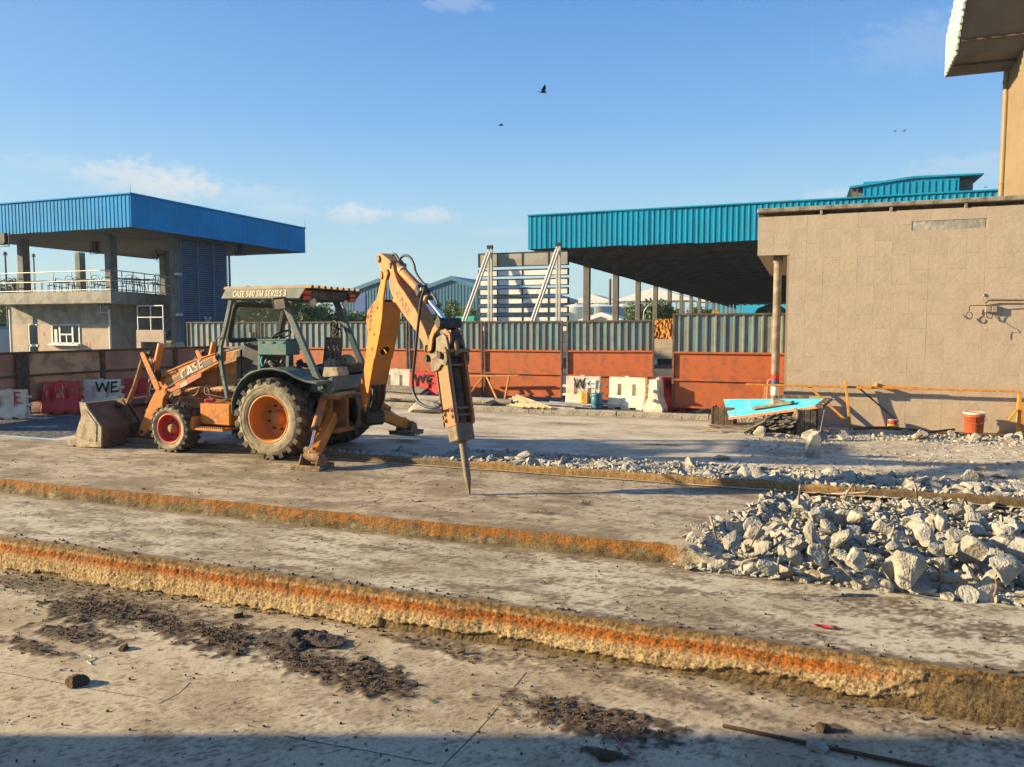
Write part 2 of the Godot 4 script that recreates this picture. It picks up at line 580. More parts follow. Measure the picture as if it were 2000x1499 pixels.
	M.rust_dark = mt(lin(0.075, 0.040, 0.022), lin(0.13, 0.07, 0.035), 0.85, 0.0, 0.9, 0.5, 0.3, 50)
	M.yellow_clad = mt(lin(0.23, 0.165, 0.085), lin(0.20, 0.145, 0.075), 0.6, 0.0, 0.5, 0.4, 0.0, 51)
	M.render_grey = mt(lin(0.33, 0.31, 0.26), lin(0.25, 0.23, 0.19), 0.9, 0.0, 0.35, 0.45, 0.2, 52)
	M.render_tan = mt(lin(0.42, 0.34, 0.26), lin(0.37, 0.30, 0.23), 0.85, 0.0, 0.4, 0.4, 0.1, 53)
	M.louvre = mt(lin(0.10, 0.17, 0.30), lin(0.08, 0.14, 0.25), 0.5, 0.0, 0.4, 0.45, 0.0, 54)
	for k in [M.cyan_clad, M.blue_clad]:
		k.roughness = 0.62
		k.metallic_specular = 0.2
	M.dark_frame = plain(lin(0.012, 0.015, 0.02), 0.7)
	M.column = mt(lin(0.15, 0.15, 0.14), lin(0.115, 0.11, 0.10), 0.85, 0.0, 0.4, 0.45, 0.1, 55)
	M.rail = plain(lin(0.46, 0.46, 0.44), 0.45, 0.3)
	M.window = plain(lin(0.010, 0.013, 0.016), 0.08)
	M.white = mt(lin(0.68, 0.67, 0.63), lin(0.58, 0.56, 0.50), 0.6, 0.0, 0.5, 0.4, 0.0, 56)
	M.sign_green = plain(lin(0.010, 0.16, 0.15), 0.5)
	M.sign_white = plain(lin(0.70, 0.72, 0.70), 0.5)
	# hoarding
	M.panel_orange = mt(lin(0.40, 0.095, 0.022), lin(0.27, 0.082, 0.036), 0.62, 0.0, 0.9, 0.34, 0.05, 57)
	M.panel_frame = mt(lin(0.20, 0.075, 0.035), lin(0.10, 0.055, 0.035), 0.8, 0.0, 1.2, 0.48, 0.1, 58)
	M.steel_frame = mt(lin(0.11, 0.085, 0.06), lin(0.07, 0.05, 0.035), 0.8, 0.0, 1.2, 0.48, 0.1, 59)
	M.ply = mt(lin(0.52, 0.32, 0.17), lin(0.34, 0.19, 0.095), 0.85, 0.0, 0.42, 0.45, 0.2, 60)
	M.ply_dark = mt(lin(0.38, 0.205, 0.13), lin(0.30, 0.165, 0.10), 0.85, 0.0, 0.42, 0.45, 0.2, 61)
	# barriers and small things
	M.red_plastic = mt(lin(0.48, 0.014, 0.014), lin(0.40, 0.06, 0.05), 0.5, 0.0, 1.3, 0.33, 0.1, 62)
	M.white_plastic = mt(lin(0.66, 0.60, 0.48), lin(0.50, 0.43, 0.32), 0.55, 0.0, 1.0, 0.38, 0.1, 63)
	M.spray = plain(lin(0.012, 0.012, 0.013), 0.8)
	M.wood_orange = mt(lin(0.50, 0.235, 0.035), lin(0.42, 0.16, 0.03), 0.7, 0.0, 1.6, 0.42, 0.15, 64, false)
	M.wood_grey = mt(lin(0.20, 0.155, 0.10), lin(0.11, 0.075, 0.045), 0.9, 0.0, 2.0, 0.5, 0.4, 65, false)
	M.wood_dark = mt(lin(0.10, 0.065, 0.035), lin(0.055, 0.036, 0.022), 0.9, 0.0, 1.8, 0.5, 0.4, 66, false)
	M.concrete = mt(lin(0.34, 0.30, 0.24), lin(0.24, 0.21, 0.165), 0.95, 0.0, 0.9, 0.46, 0.5, 67)
	M.chunk = []
	for k in 3:
		var f: float = [0.9, 0.76, 1.0][k]
		M.chunk.append(mt(lin(0.41 * f, 0.385 * f, 0.325 * f), lin(0.28 * f, 0.262 * f, 0.22 * f), 0.97, 0.0, 2.2, 0.46, 1.2, 68 + k))
	M.rebar = mt(lin(0.32, 0.275, 0.21), lin(0.22, 0.16, 0.11), 0.7, 0.2, 3.0, 0.5, 0.3, 71)
	M.pipe_grey = mt(lin(0.25, 0.205, 0.15), lin(0.17, 0.13, 0.09), 0.7, 0.0, 1.0, 0.45, 0.1, 72)
	M.sheet_tan = mt(lin(0.40, 0.30, 0.175), lin(0.30, 0.23, 0.14), 0.8, 0.0, 1.0, 0.45, 0.1, 73)
	M.tube_metal = mt(lin(0.46, 0.44, 0.40), lin(0.30, 0.27, 0.23), 0.4, 0.6, 1.2, 0.45, 0.0, 74)
	M.blue_drum = mt(lin(0.014, 0.115, 0.20), lin(0.03, 0.10, 0.15), 0.5, 0.0, 1.4, 0.4, 0.0, 75)
	M.yellow_can = mt(lin(0.56, 0.30, 0.06), lin(0.44, 0.25, 0.07), 0.5, 0.0, 1.4, 0.4, 0.0, 76)
	M.sheet_cyan = mt(lin(0.03, 0.42, 0.55), lin(0.16, 0.34, 0.38), 0.5, 0.0, 1.1, 0.36, 0.05, 77, false)
	M.bucket_red = mt(lin(0.42, 0.075, 0.022), lin(0.34, 0.085, 0.035), 0.45, 0.0, 1.6, 0.42, 0.0, 78)
	M.slate = mt(lin(0.15, 0.125, 0.09), lin(0.085, 0.07, 0.05), 0.9, 0.0, 2.0, 0.48, 0.4, 79, false)
	M.dirt = mt(lin(0.058, 0.036, 0.019), lin(0.095, 0.062, 0.034), 0.98, 0.0, 1.5, 0.42, 1.0, 80)
	M.felt = mt(lin(0.040, 0.031, 0.023), lin(0.065, 0.050, 0.036), 0.95, 0.0, 2.0, 0.5, 0.8, 81)
	M.leaf_a = leaf_mat(lin(0.085, 0.135, 0.026))
	M.leaf_b = leaf_mat(lin(0.12, 0.16, 0.022))
	M.bark = plain(lin(0.09, 0.065, 0.045), 0.95)

func leaf_mat(c: Color) -> StandardMaterial3D:
	var m := plain(c, 0.7)
	m.backlight_enabled = true
	m.backlight = Color(c.r * 1.2, c.g * 1.2, c.b * 0.6).linear_to_srgb()
	m.vertex_color_use_as_albedo = true
	m.cull_mode = BaseMaterial3D.CULL_DISABLED
	return m

# ---------------------------------------------------------------- ground: three broken concrete steps, the yard beyond
const Z1 := -5.80
const Z2 := -7.41
const Z3 := -10.41
const YA := -0.54
const YB := -0.19
var dirt_spots := []
var nz_edge := fbm(5, 0.9, 5)
var nz_big := fbm(6, 0.45, 4)
var nz_mid := fbm(7, 2.2, 4)
var nz_fine := fbm(8, 9.0, 3)
var nz_vfine := fbm(9, 26.0, 2)
var nz_streak := fbm(10, 1.0, 4)

var edge_memo := {}
func edge(k: int, x: float) -> float:      # ragged line of a step
	var key := Vector2(k, x)
	if edge_memo.has(key): return edge_memo[key]
	var r := nz_edge.get_noise_2d(x * 0.7, k * 31.0) * 0.035 + nz_fine.get_noise_2d(x * 0.9, k * 17.0) * 0.004
	edge_memo[key] = [0.0, Z1, Z2, Z3][k] + r
	return edge_memo[key]
func dirt_amount(p: Vector2) -> float:
	var a := 0.0
	for s in dirt_spots:
		if absf(p.y - s[0].y) > 1.0 or absf(p.x - s[0].x) > 1.9: continue
		var d: Vector2 = (p - s[0]).rotated(-s[3]) / s[1]
		var e := 1.0 - d.length()
		if e > -0.6:
			var n := nz_mid.get_noise_2d(p.x * 2.4, p.y * 2.4) * 0.75 + nz_fine.get_noise_2d(p.x * 1.1, p.y * 1.1) * 0.4
			a = maxf(a, s[2] * sstep(0.0, 0.55, e + n * 0.85))
	return a
func spot(x: float, y: float, h: float, rx: float, rz: float, k: float, a := 0.0) -> void:
	var p := gy(x, y, h)
	dirt_spots.append([Vector2(p.x, p.z), Vector2(rx, rz) * 1.3, k, a])
func heap_edge(z: float) -> float:         # where the slab has been broken away (x of the ragged end)
	return lerpf(-0.95, -0.15, (Z2 - z) / 3.0) + nz_mid.get_noise_2d(3.0, z * 1.3) * 0.22
func c_height(x: float, z: float) -> float:
	var h := nz_big.get_noise_2d(x, z) * 0.012 + nz_fine.get_noise_2d(x, z) * 0.003
	var b := x - heap_edge(z)
	if b > -0.1:
		h = lerpf(h, -0.13 + nz_mid.get_noise_2d(x * 1.5, z * 1.5) * 0.06 + nz_fine.get_noise_2d(x, z) * 0.04, sstep(-0.05, 0.3, b))
	return h
func step_face(k: int, x0: float, x1: float, ytop: Callable, ybot: float, nu: int, nv: int, col: Callable, rough: float) -> ArrayMesh:
	return sheet(nu, nv, func(u: float, v: float) -> Vector3:
		var x := lerpf(x0, x1, u)
		var y: float = lerpf(ytop.call(x), ybot, v)
		var w := sin(PI * clampf(v, 0.0, 1.0))
		var broken := sstep(-0.2, 0.25, x - heap_edge(Z2)) if k == 2 else 0.0
		var d := nz_fine.get_noise_3d(x * 0.9, y * 0.8, k) * 0.006 + nz_vfine.get_noise_3d(x * 1.5, y * 0.7, k) * 0.007
		d += broken * (nz_mid.get_noise_3d(x * 1.6, y * 3.0, 5.0) * 0.11 + 0.05)
		if k == 1:
			d += 0.014 * sstep(0.30, 0.42, v) + plaster(x, y) * 0.022
		return Vector3(x, y, edge(k, x) + d * rough * minf(1.0, w * 2.5) + v * 0.02), col)
func plaster(x: float, y: float) -> float:  # 1 where the cream render still clings to the first step
	var low := 0.26 + 0.18 * nz_mid.get_noise_2d(x * 0.55, 3.3) + 0.05 * nz_fine.get_noise_2d(x * 0.8, 1.0)
	if x < -3.4: low = minf(low, 0.02 + 0.2 * nz_mid.get_noise_2d(x * 0.9, 8.0))
	var t := (y - YA) / (YB - YA)
	var right := 1.0 - sstep(0.55, 0.75, x + 0.25 * nz_mid.get_noise_2d(x * 2.0, y * 3.0) - (t - 0.3) * 0.5)
	return sstep(low - 0.03, low + 0.03, t + 0.06 * nz_fine.get_noise_2d(x * 1.5, y * 2.0)) * right
func blend(a: Color, b: Color, t: float) -> Color:
	return a.lerp(b, clampf(t, 0.0, 1.0))

func ground() -> void:
	# dark fibre and mud lying on the lowest level
	for s in [[190, 1195, 0.62, 0.26, 1.0, 0.05], [60, 1265, 0.40, 0.10, 0.8, 0.1], [140, 1240, 0.5, 0.14, 0.8, 0.0], [330, 1225, 0.55, 0.16, 0.75, 0.3], [440, 1250, 0.42, 0.24, 1.0, 0.3], [560, 1255, 0.3, 0.2, 0.8, 0.0], [600, 1300, 0.42, 0.16, 0.9, 0.2], [710, 1325, 0.46, 0.22, 1.0, 0.25], [820, 1260, 0.35, 0.08, 0.5, 0.2], [1160, 1410, 0.50, 0.20, 1.0, 0.1], [1060, 1385, 0.25, 0.10, 0.6, 0.1], [1280, 1415, 0.2, 0.1, 0.6, 0.1], [1620, 1425, 0.14, 0.06, 0.8, 0.0], [1180, 1475, 0.14, 0.05, 0.9, 0.0], [30, 1140, 0.6, 0.18, 0.45, 0.0], [900, 1285, 0.20, 0.05, 0.5, 0.2], [1420, 1310, 0.8, 0.10, 0.35, 0.2], [250, 1190, 1.5, 0.30, 0.42, 0.12], [120, 1150, 1.2, 0.25, 0.40, 0.0], [560, 1270, 1.0, 0.28, 0.40, 0.25], [1150, 1400, 0.75, 0.22, 0.42, 0.1], [1250, 1340, 1.1, 0.14, 0.32, 0.2], [1700, 1400, 0.9, 0.15, 0.30, 0.2], [900, 1270, 0.7, 0.12, 0.35, 0.2]]:
		spot(s[0], s[1], YA, s[2], s[3], s[4], s[5])
	var na := dirt_spots.size()
	for s in [[1500, 1130, 0.65, 0.14, 0.55, 0.0], [1700, 1180, 0.6, 0.2, 0.6, 0.0], [1900, 1230, 0.5, 0.2, 0.6, 0.0], [1250, 1190, 0.5, 0.12, 0.4, 0.0], [150, 1020, 0.5, 0.12, 0.35, 0.0], [780, 1075, 0.4, 0.1, 0.35, 0.0], [450, 1075, 0.8, 0.1, 0.3, 0.1], [1600, 1250, 0.6, 0.1, 0.5, 0.2]]:
		spot(s[0], s[1], YB, s[2], s[3], s[4], s[5])
	for s in [[950, 968, 0.12, 0.05, 0.9, 0.0], [1002, 972, 0.13, 0.06, 0.9, 0.2], [1060, 1003, 0.22, 0.08, 0.8, 0.0], [1143, 985, 0.10, 0.08, 0.9, 0.3], [1100, 980, 0.1, 0.04, 0.6, 0.0], [1240, 980, 0.1, 0.04, 0.7, 0.0], [560, 960, 0.9, 0.15, 0.3, 0.0], [800, 1000, 0.7, 0.15, 0.3, 0.0], [1135, 862, 0.22, 0.12, 0.8, 0.0], [1290, 871, 0.5, 0.12, 0.9, 0.0], [1120, 830, 0.6, 0.25, 0.5, 0.0], [1000, 850, 0.6, 0.2, 0.4, 0.0], [1540, 890, 0.3, 0.2, 0.3, 0.0], [940, 822, 0.5, 0.3, 0.45, 0.0]]:
		spot(s[0], s[1], 0.0, s[2], s[3], s[4], s[5])
	var grain := ramp_tex(90, 0.035, 6, [[0.0, lin(0.60, 0.54, 0.47)], [0.34, lin(0.80, 0.76, 0.71)], [0.48, lin(0.95, 0.94, 0.92)], [0.62, lin(1, 1, 1)], [1.0, lin(1, 1, 1)]], 1024, 0.24)
	var gm := vcol(grain, 0.96, 0.8, normal_tex(91, 0.11, 4, 5.0, 1024), 0.30)
	var fgrain := ramp_tex(97, 0.03, 5, [[0.0, lin(0.26, 0.20, 0.14)], [0.36, lin(0.50, 0.43, 0.34)], [0.50, lin(0.90, 0.87, 0.82)], [0.64, lin(1, 1, 1)], [1.0, lin(1, 1, 1)]], 512, 0.25)
	var fm := vcol(fgrain, 0.97, 2.3, normal_tex(92, 0.07, 4, 8.0, 512), 0.6)
	var DIRT := lin(0.050, 0.032, 0.018)
	var conc := func(p: Vector2, light: Color, dark: Color, seed_: float) -> Color:
		var a := nz_big.get_noise_2d(p.x * 1.1 + seed_, p.y * 1.7) + 0.55 * nz_mid.get_noise_2d(p.x * 0.8, p.y * 1.4 + seed_) + 0.25 * nz_fine.get_noise_2d(p.x * 0.8, p.y + seed_)
		var cc_ := light.lerp(dark, sstep(-0.35, 0.5, a))
		return Color(cc_.r * 1.12, cc_.g * 1.09, cc_.b * 1.03)
	# lowest level
	var pa := func(u: float, v: float) -> Vector3:
		var x := lerpf(-9.6, 3.2, u)
		var z := lerpf(edge(1, x) + 0.02, -1.6, v)
		var d := dirt_amount(Vector2(x, z))
		var h := nz_big.get_noise_2d(x, z) * 0.010 + nz_fine.get_noise_2d(x, z) * 0.0025
		if d > 0.0: h += d * (0.004 + 0.016 * (0.5 + nz_fine.get_noise_2d(x * 1.3, z * 1.3)) + 0.010 * nz_vfine.get_noise_2d(x, z))
		h += 0.02 * (1.0 - sstep(0.0, 0.10, v * 4.0)) * (0.5 + nz_mid.get_noise_2d(x * 2.0, z * 3.0))
		return Vector3(x, YA + h, z)
	var ca := func(u: float, v: float, p: Vector3) -> Color:
		var q := Vector2(p.x, p.z)
		var c: Color = conc.call(q, lin(0.455, 0.40, 0.30), lin(0.31, 0.255, 0.175), 0.0)
		var pink := sstep(0.15, 0.6, nz_mid.get_noise_2d(p.x * 0.5 + 9.0, p.z * 0.9)) * 0.5
		c = blend(c, lin(0.44, 0.345, 0.265), pink * 0.5)
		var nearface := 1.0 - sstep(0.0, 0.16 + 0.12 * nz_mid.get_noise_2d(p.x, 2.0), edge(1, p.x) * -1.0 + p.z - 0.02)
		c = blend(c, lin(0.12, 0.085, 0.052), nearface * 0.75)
		var fl := sstep(0.12, 0.5, nz_fine.get_noise_2d(p.x * 1.5, p.z * 1.5)) * sstep(-0.2, 0.35, nz_big.get_noise_2d(p.x * 1.4 + 4.0, p.z * 1.4))
		c = blend(c, lin(0.13, 0.088, 0.052), fl * 0.6)
		var sp := nz_vfine.get_noise_2d(p.x * 0.8, p.z * 1.0) + 0.7 * nz_mid.get_noise_2d(p.x * 1.3 + 5.0, p.z * 1.8)
		c = blend(c, lin(0.15, 0.105, 0.065), sstep(0.34, 0.5, sp) * 0.7)
		var haze := 0.0
		var da := dirt_amount(q)
		c = blend(c, lin(0.17, 0.125, 0.082), sstep(0.0, 0.35, da) * (0.55 + 0.45 * nz_fine.get_noise_2d(p.x * 2.0, p.z * 2.0)))
		return blend(c, DIRT.lerp(lin(0.12, 0.082, 0.048), 0.5 + nz_vfine.get_noise_2d(p.x, p.z)), sstep(0.10, 0.62, da + 0.3 * nz_vfine.get_noise_2d(p.x * 0.7, p.z * 0.7)))
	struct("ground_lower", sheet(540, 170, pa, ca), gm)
	# middle level
	var pb := func(u: float, v: float) -> Vector3:
		var x := lerpf(-13.0, 4.4, u)
		var z := lerpf(edge(2, x) + 0.03, edge(1, x), v)
		return Vector3(x, YB + nz_big.get_noise_2d(x, z) * 0.008 * minf(1.0, (1.0 - v) * 8.0) + nz_fine.get_noise_2d(x, z) * 0.002, z)
	var cb := func(u: float, v: float, p: Vector3) -> Color:
		var q := Vector2(p.x, p.z)
		var c: Color = conc.call(q, lin(0.46, 0.43, 0.34), lin(0.30, 0.26, 0.185), 40.0)
		var st := nz_streak.get_noise_2d(p.x * 1.1, p.z * 3.4) + 0.6 * nz_fine.get_noise_2d(p.x * 0.9, p.z * 1.8)
		c = blend(c, lin(0.15, 0.105, 0.065), sstep(0.10, 0.42, st + 0.45 * nz_vfine.get_noise_2d(p.x * 0.7, p.z * 1.1)) * 0.85)
		c = blend(c, lin(0.13, 0.09, 0.055), sstep(0.36, 0.5, nz_vfine.get_noise_2d(p.x * 0.6 + 3.0, p.z) + 0.8 * nz_mid.get_noise_2d(p.x * 1.1, p.z * 2.2 + 7.0)) * 0.8)
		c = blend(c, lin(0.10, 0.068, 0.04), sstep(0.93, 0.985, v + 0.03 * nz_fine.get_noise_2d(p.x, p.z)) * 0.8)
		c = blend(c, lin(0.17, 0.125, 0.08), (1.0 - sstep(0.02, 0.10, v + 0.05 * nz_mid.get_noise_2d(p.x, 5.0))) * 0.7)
		return blend(c, lin(0.12, 0.08, 0.048), minf(1.0, dirt_amount(q) * 1.6) * sstep(-0.4, 0.25, nz_fine.get_noise_2d(p.x * 1.2, p.z * 1.6)))
	struct("ground_middle", sheet(560, 56, pb, cb), gm)
	# upper level, where the backhoe stands
	var pc := func(u: float, v: float) -> Vector3:
		var x := lerpf(-16.0, 5.4, u)
		var z := lerpf(edge(3, x) + 0.02, edge(2, x), v)
		return Vector3(x, c_height(x, z) * (1.0 if x > -1.4 else minf(1.0, (1.0 - v) * 8.0 + 0.2)), z)
	var cc := func(u: float, v: float, p: Vector3) -> Color:
		var q := Vector2(p.x, p.z)
		var c: Color = conc.call(q, lin(0.40, 0.345, 0.255), lin(0.215, 0.17, 0.112), 80.0)
		var pale := sstep(-3.2, -1.6, p.x) * sstep(-8.0, -8.6, p.z) * (1.0 - sstep(-9.9, -10.3, p.z))
		c = blend(c, lin(0.43, 0.37, 0.285), pale * sstep(-0.4, 0.4, nz_mid.get_noise_2d(p.x, p.z)) * 0.8)
		var fl := sstep(0.12, 0.55, nz_streak.get_noise_2d(p.x * 0.9 + 7.0, p.z * 2.4) + 0.5 * nz_fine.get_noise_2d(p.x, p.z * 1.3))
		c = blend(c, lin(0.14, 0.098, 0.06), fl * 0.6)
		c = blend(c, lin(0.12, 0.084, 0.05), sstep(0.30, 0.46, nz_vfine.get_noise_2d(p.x * 0.55 + 9.0, p.z * 0.9) + 0.8 * nz_mid.get_noise_2d(p.x * 0.9 + 2.0, p.z * 2.0)) * 0.8)
		c = blend(c, lin(0.40, 0.37, 0.305), sstep(-0.25, 0.2, p.x - heap_edge(p.z)) * 0.9)
		return blend(c, lin(0.075, 0.048, 0.028), dirt_amount(q))
	struct("ground_upper", sheet(560, 84, pc, cc), gm)
	# faces of the steps
	var f1 := func(u: float, v: float, p: Vector3) -> Color:
		var n := nz_fine.get_noise_2d(p.x * 1.2, p.y * 2.0)
		var n2 := nz_vfine.get_noise_2d(p.x, p.y)
		var bare := lin(0.20, 0.138, 0.06).lerp(lin(0.115, 0.078, 0.037), sstep(-0.3, 0.5, nz_mid.get_noise_2d(p.x * 1.4, p.y * 2.0)))
		var c := bare.lerp(lin(0.55, 0.42, 0.235).lerp(lin(0.30, 0.195, 0.085), sstep(-0.15, 0.5, n2 + 0.5 * n + 0.5 * nz_mid.get_noise_2d(p.x, p.y * 2.0 + 4.0))), plaster(p.x, p.y))
		var t := v + 0.05 * n + 0.03 * nz_mid.get_noise_2d(p.x * 0.9, 1.0)
		var rust := sstep(0.12, 0.20, t) * (1.0 - sstep(0.30, 0.48, t + 0.06 * n2)) * (1.0 - sstep(0.2, 1.0, p.x + n * 0.3))
		c = blend(c, lin(0.46, 0.145, 0.012).lerp(lin(0.21, 0.085, 0.02), sstep(-0.25, 0.35, nz_fine.get_noise_2d(p.x * 1.6, p.y * 3.0) + 0.5 * n2 + 0.5 * nz_mid.get_noise_2d(p.x * 0.8, 9.0))), rust)
		var ocre := (1.0 - sstep(0.10, 0.17, t))
		return blend(c, lin(0.28, 0.17, 0.058).lerp(lin(0.10, 0.062, 0.03), sstep(-0.3, 0.4, n + 0.5 * n2)), ocre)
	struct("step_face_first", step_face(1, -9.6, 3.2, func(x: float) -> float: return YB + nz_fine.get_noise_2d(x, edge(1, x)) * 0.002, YA - 0.05, 900, 34, f1, 1.0), fm)
	var f2 := func(u: float, v: float, p: Vector3) -> Color:
		var n := nz_fine.get_noise_2d(p.x * 1.1, p.y * 2.0 + 5.0)
		var n2 := nz_vfine.get_noise_2d(p.x, p.y)
		var c := lin(0.22, 0.17, 0.09).lerp(lin(0.13, 0.09, 0.045), sstep(-0.3, 0.4, nz_mid.get_noise_2d(p.x * 1.1, p.y * 2.0)))
		var lim := 0.42 + 0.42 * nz_mid.get_noise_2d(p.x * 1.3, 6.0) + 0.15 * nz_fine.get_noise_2d(p.x * 1.2, 2.0)
		var rust := (1.0 - sstep(lim - 0.06, lim + 0.06, v + 0.1 * n))
		c = blend(c, lin(0.37, 0.14, 0.018).lerp(lin(0.22, 0.138, 0.056), sstep(-0.4, 0.3, n + 0.6 * n2 + 0.5 * nz_mid.get_noise_2d(p.x * 0.8, 2.0))), rust)
		c = blend(c, lin(0.42, 0.36, 0.25), sstep(0.3, 0.6, nz_mid.get_noise_2d(p.x * 0.9 + 3.0, p.y * 1.5)) * sstep(0.4, 0.6, v) * 0.8)
		return blend(c, lin(0.40, 0.355, 0.275).lerp(lin(0.26, 0.225, 0.165), sstep(-0.2, 0.5, n)), sstep(-0.25, 0.1, p.x - heap_edge(Z2)))
	struct("step_face_second", step_face(2, -16.0, 4.6, func(x: float) -> float: return c_height(x, edge(2, x)) * 0.2 if x < -1.4 else c_height(x, edge(2, x)), YB - 0.05, 860, 18, f2, 0.9), fm)
	# remaining rim of the slab along the third step
	var f3 := func(u: float, v: float, p: Vector3) -> Color:
		var n := nz_fine.get_noise_2d(p.x * 1.1, p.y * 2.0 + 15.0)
		var n2 := nz_vfine.get_noise_2d(p.x, p.y + p.z)
		var c := lin(0.30, 0.165, 0.05).lerp(lin(0.36, 0.25, 0.115), sstep(-0.3, 0.3, n2 + 0.4 * n))
		c = blend(c, lin(0.20, 0.14, 0.07), sstep(0.2, 0.5, nz_mid.get_noise_2d(p.x * 0.7, 4.0)) * 0.8)
		c = blend(c, lin(0.12, 0.088, 0.05), sstep(0.0, 1.0, p.x + 0.4 * n) * 0.8)
		c = blend(c, lin(0.16, 0.13, 0.09), (1.0 - sstep(-5.0, -4.2, p.x)) * 0.75)
		return blend(c, lin(0.36, 0.32, 0.25), sstep(0.5, 0.62, v))
	struct("step_face_third", sheet(800, 16, func(u: float, v: float) -> Vector3:
		var x := lerpf(-12.2, 5.4, u)
		var z0 := edge(3, x)
		var top := 0.115 + 0.03 * nz_mid.get_noise_2d(x * 0.8, 2.0)
		if v < 0.5:
			var y := lerpf(-0.22, top, v * 2.0)
			return Vector3(x, y, z0 + (nz_fine.get_noise_3d(x, y * 1.2, 3.0) * 0.006 + nz_vfine.get_noise_3d(x * 1.8, y * 0.9, 3.0) * 0.008) * (1.0 - v))
		var w := (v - 0.5) * 2.0
		return Vector3(x, top * (1.0 - w * w * 1.1) + 0.03 * nz_fine.get_noise_2d(x * 1.5, w * 2.0) * sin(w * PI), z0 - w * (0.45 + 0.15 * nz_mid.get_noise_2d(x, 9.0))), f3), fm)
	# yard slab behind it
	var pd := func(u: float, v: float) -> Vector3:
		var x := lerpf(-13.4, 7.5, u)
		var z := lerpf(-17.95, -10.35, v)
		var h := nz_big.get_noise_2d(x, z) * 0.012 + nz_fine.get_noise_2d(x, z) * 0.004
		var flakes := sstep(-2.5, 0.5, x) * sstep(-16.6, -15.0, z)
		h += flakes * maxf(0.0, nz_fine.get_noise_2d(x * 0.7 + 3.0, z * 0.9)) * 0.03
		if u < 0.03: h -= 0.03 * (1.0 - u / 0.03)
		return Vector3(x, 0.016 + h, z)
	var cd := func(u: float, v: float, p: Vector3) -> Color:
		var q := Vector2(p.x, p.z)
		var c: Color = conc.call(q, lin(0.49, 0.45, 0.37), lin(0.36, 0.315, 0.245), 120.0)
		var st := nz_streak.get_noise_2d(p.x * 0.7 + 2.0, p.z * 2.4) + 0.5 * nz_fine.get_noise_2d(p.x * 0.7, p.z * 1.5)
		c = blend(c, lin(0.20, 0.16, 0.115), sstep(0.25, 0.7, st) * (0.75 - 0.35 * sstep(-3.0, 1.0, p.x)))
		c = blend(c, lin(0.12, 0.11, 0.10), sstep(0.18, 0.42, nz_fine.get_noise_2d(p.x * 0.6, p.z * 1.6 + 9.0)) * sstep(-2.5, 0.5, p.x) * 0.7)
		c = blend(c, lin(0.18, 0.15, 0.11), (1.0 - sstep(-17.6, -17.2, p.z + 0.2 * nz_mid.get_noise_2d(p.x, 1.0))) * 0.6)
		return blend(c, lin(0.075, 0.05, 0.03), dirt_amount(q) * 0.85)
	struct("yard_slab", sheet(420, 150, pd, cd), gm)
	# asphalt yard to the horizon, with a raised part behind the kerb
	var asphalt := mt(lin(0.060, 0.060, 0.060), lin(0.095, 0.088, 0.076), 0.92, 0.0, 0.35, 0.45, 0.6, 93)
	nb(); face([Vector3(-900, -0.02, -10.6), Vector3(900, -0.02, -10.6), Vector3(900, -0.02, -800), Vector3(-900, -0.02, -800)], Vector3.UP)
	struct("ground", done(), asphalt)
	nb(); bb(Vector3(-13.6, -0.1, -75.0), Vector3(60, 0.10, -17.92)); struct("pavement", done(), asphalt)
	# painted bay lines
	var line := mt(lin(0.42, 0.42, 0.40), lin(0.16, 0.16, 0.15), 0.8, 0.0, 1.5, 0.46, 0.0, 94)
	for l in [[gy(0, 822, -0.01), gy(75, 817, -0.01)], [gy(80, 819, -0.01), gy(92, 817, -0.01)], [gy(35, 834, -0.01), gy(110, 833, -0.01)], [gy(35, 812, -0.01), gy(70, 812, -0.01)]]:
		nb(); beam(l[0] + Vector3(0, -0.004, 0), l[1] + Vector3(0, -0.004, 0), 0.11, 0.012); struct("road_marking", done(), line)
	nb(); beam(gy(1362, 806, 0.105), gy(1384, 793, 0.105), 0.12, 0.006); struct("road_marking", done(), line)
	# outer parts of the levels, beyond the frame
	var plainc := mt(lin(0.36, 0.30, 0.225), lin(0.26, 0.205, 0.145), 0.95, 0.0, 0.5, 0.45, 0.4, 95)
	nb()
	bb(Vector3(-70, -1.2, Z1), Vector3(-9.5, YA - 0.012, 25)); bb(Vector3(3.1, -1.2, Z1), Vector3(60, YA - 0.012, 25)); bb(Vector3(-9.5, -1.2, -1.7), Vector3(3.1, YA - 0.012, 25))
	bb(Vector3(-70, -1.2, Z2), Vector3(-12.9, YB - 0.012, Z1 - 0.001)); bb(Vector3(4.3, -1.2, Z2), Vector3(60, YB - 0.012, Z1 - 0.001))
	bb(Vector3(-70, -1.2, Z3 - 0.3), Vector3(-15.9, -0.012, Z2 - 0.001)); bb(Vector3(5.3, -1.2, Z3 - 0.3), Vector3(60, -0.012, Z2 - 0.001))
	struct("ground_apron", done(), plainc)
	# saw joints and a long crack in the lower slab
	var jm := plain(lin(0.055, 0.042, 0.03), 0.95)
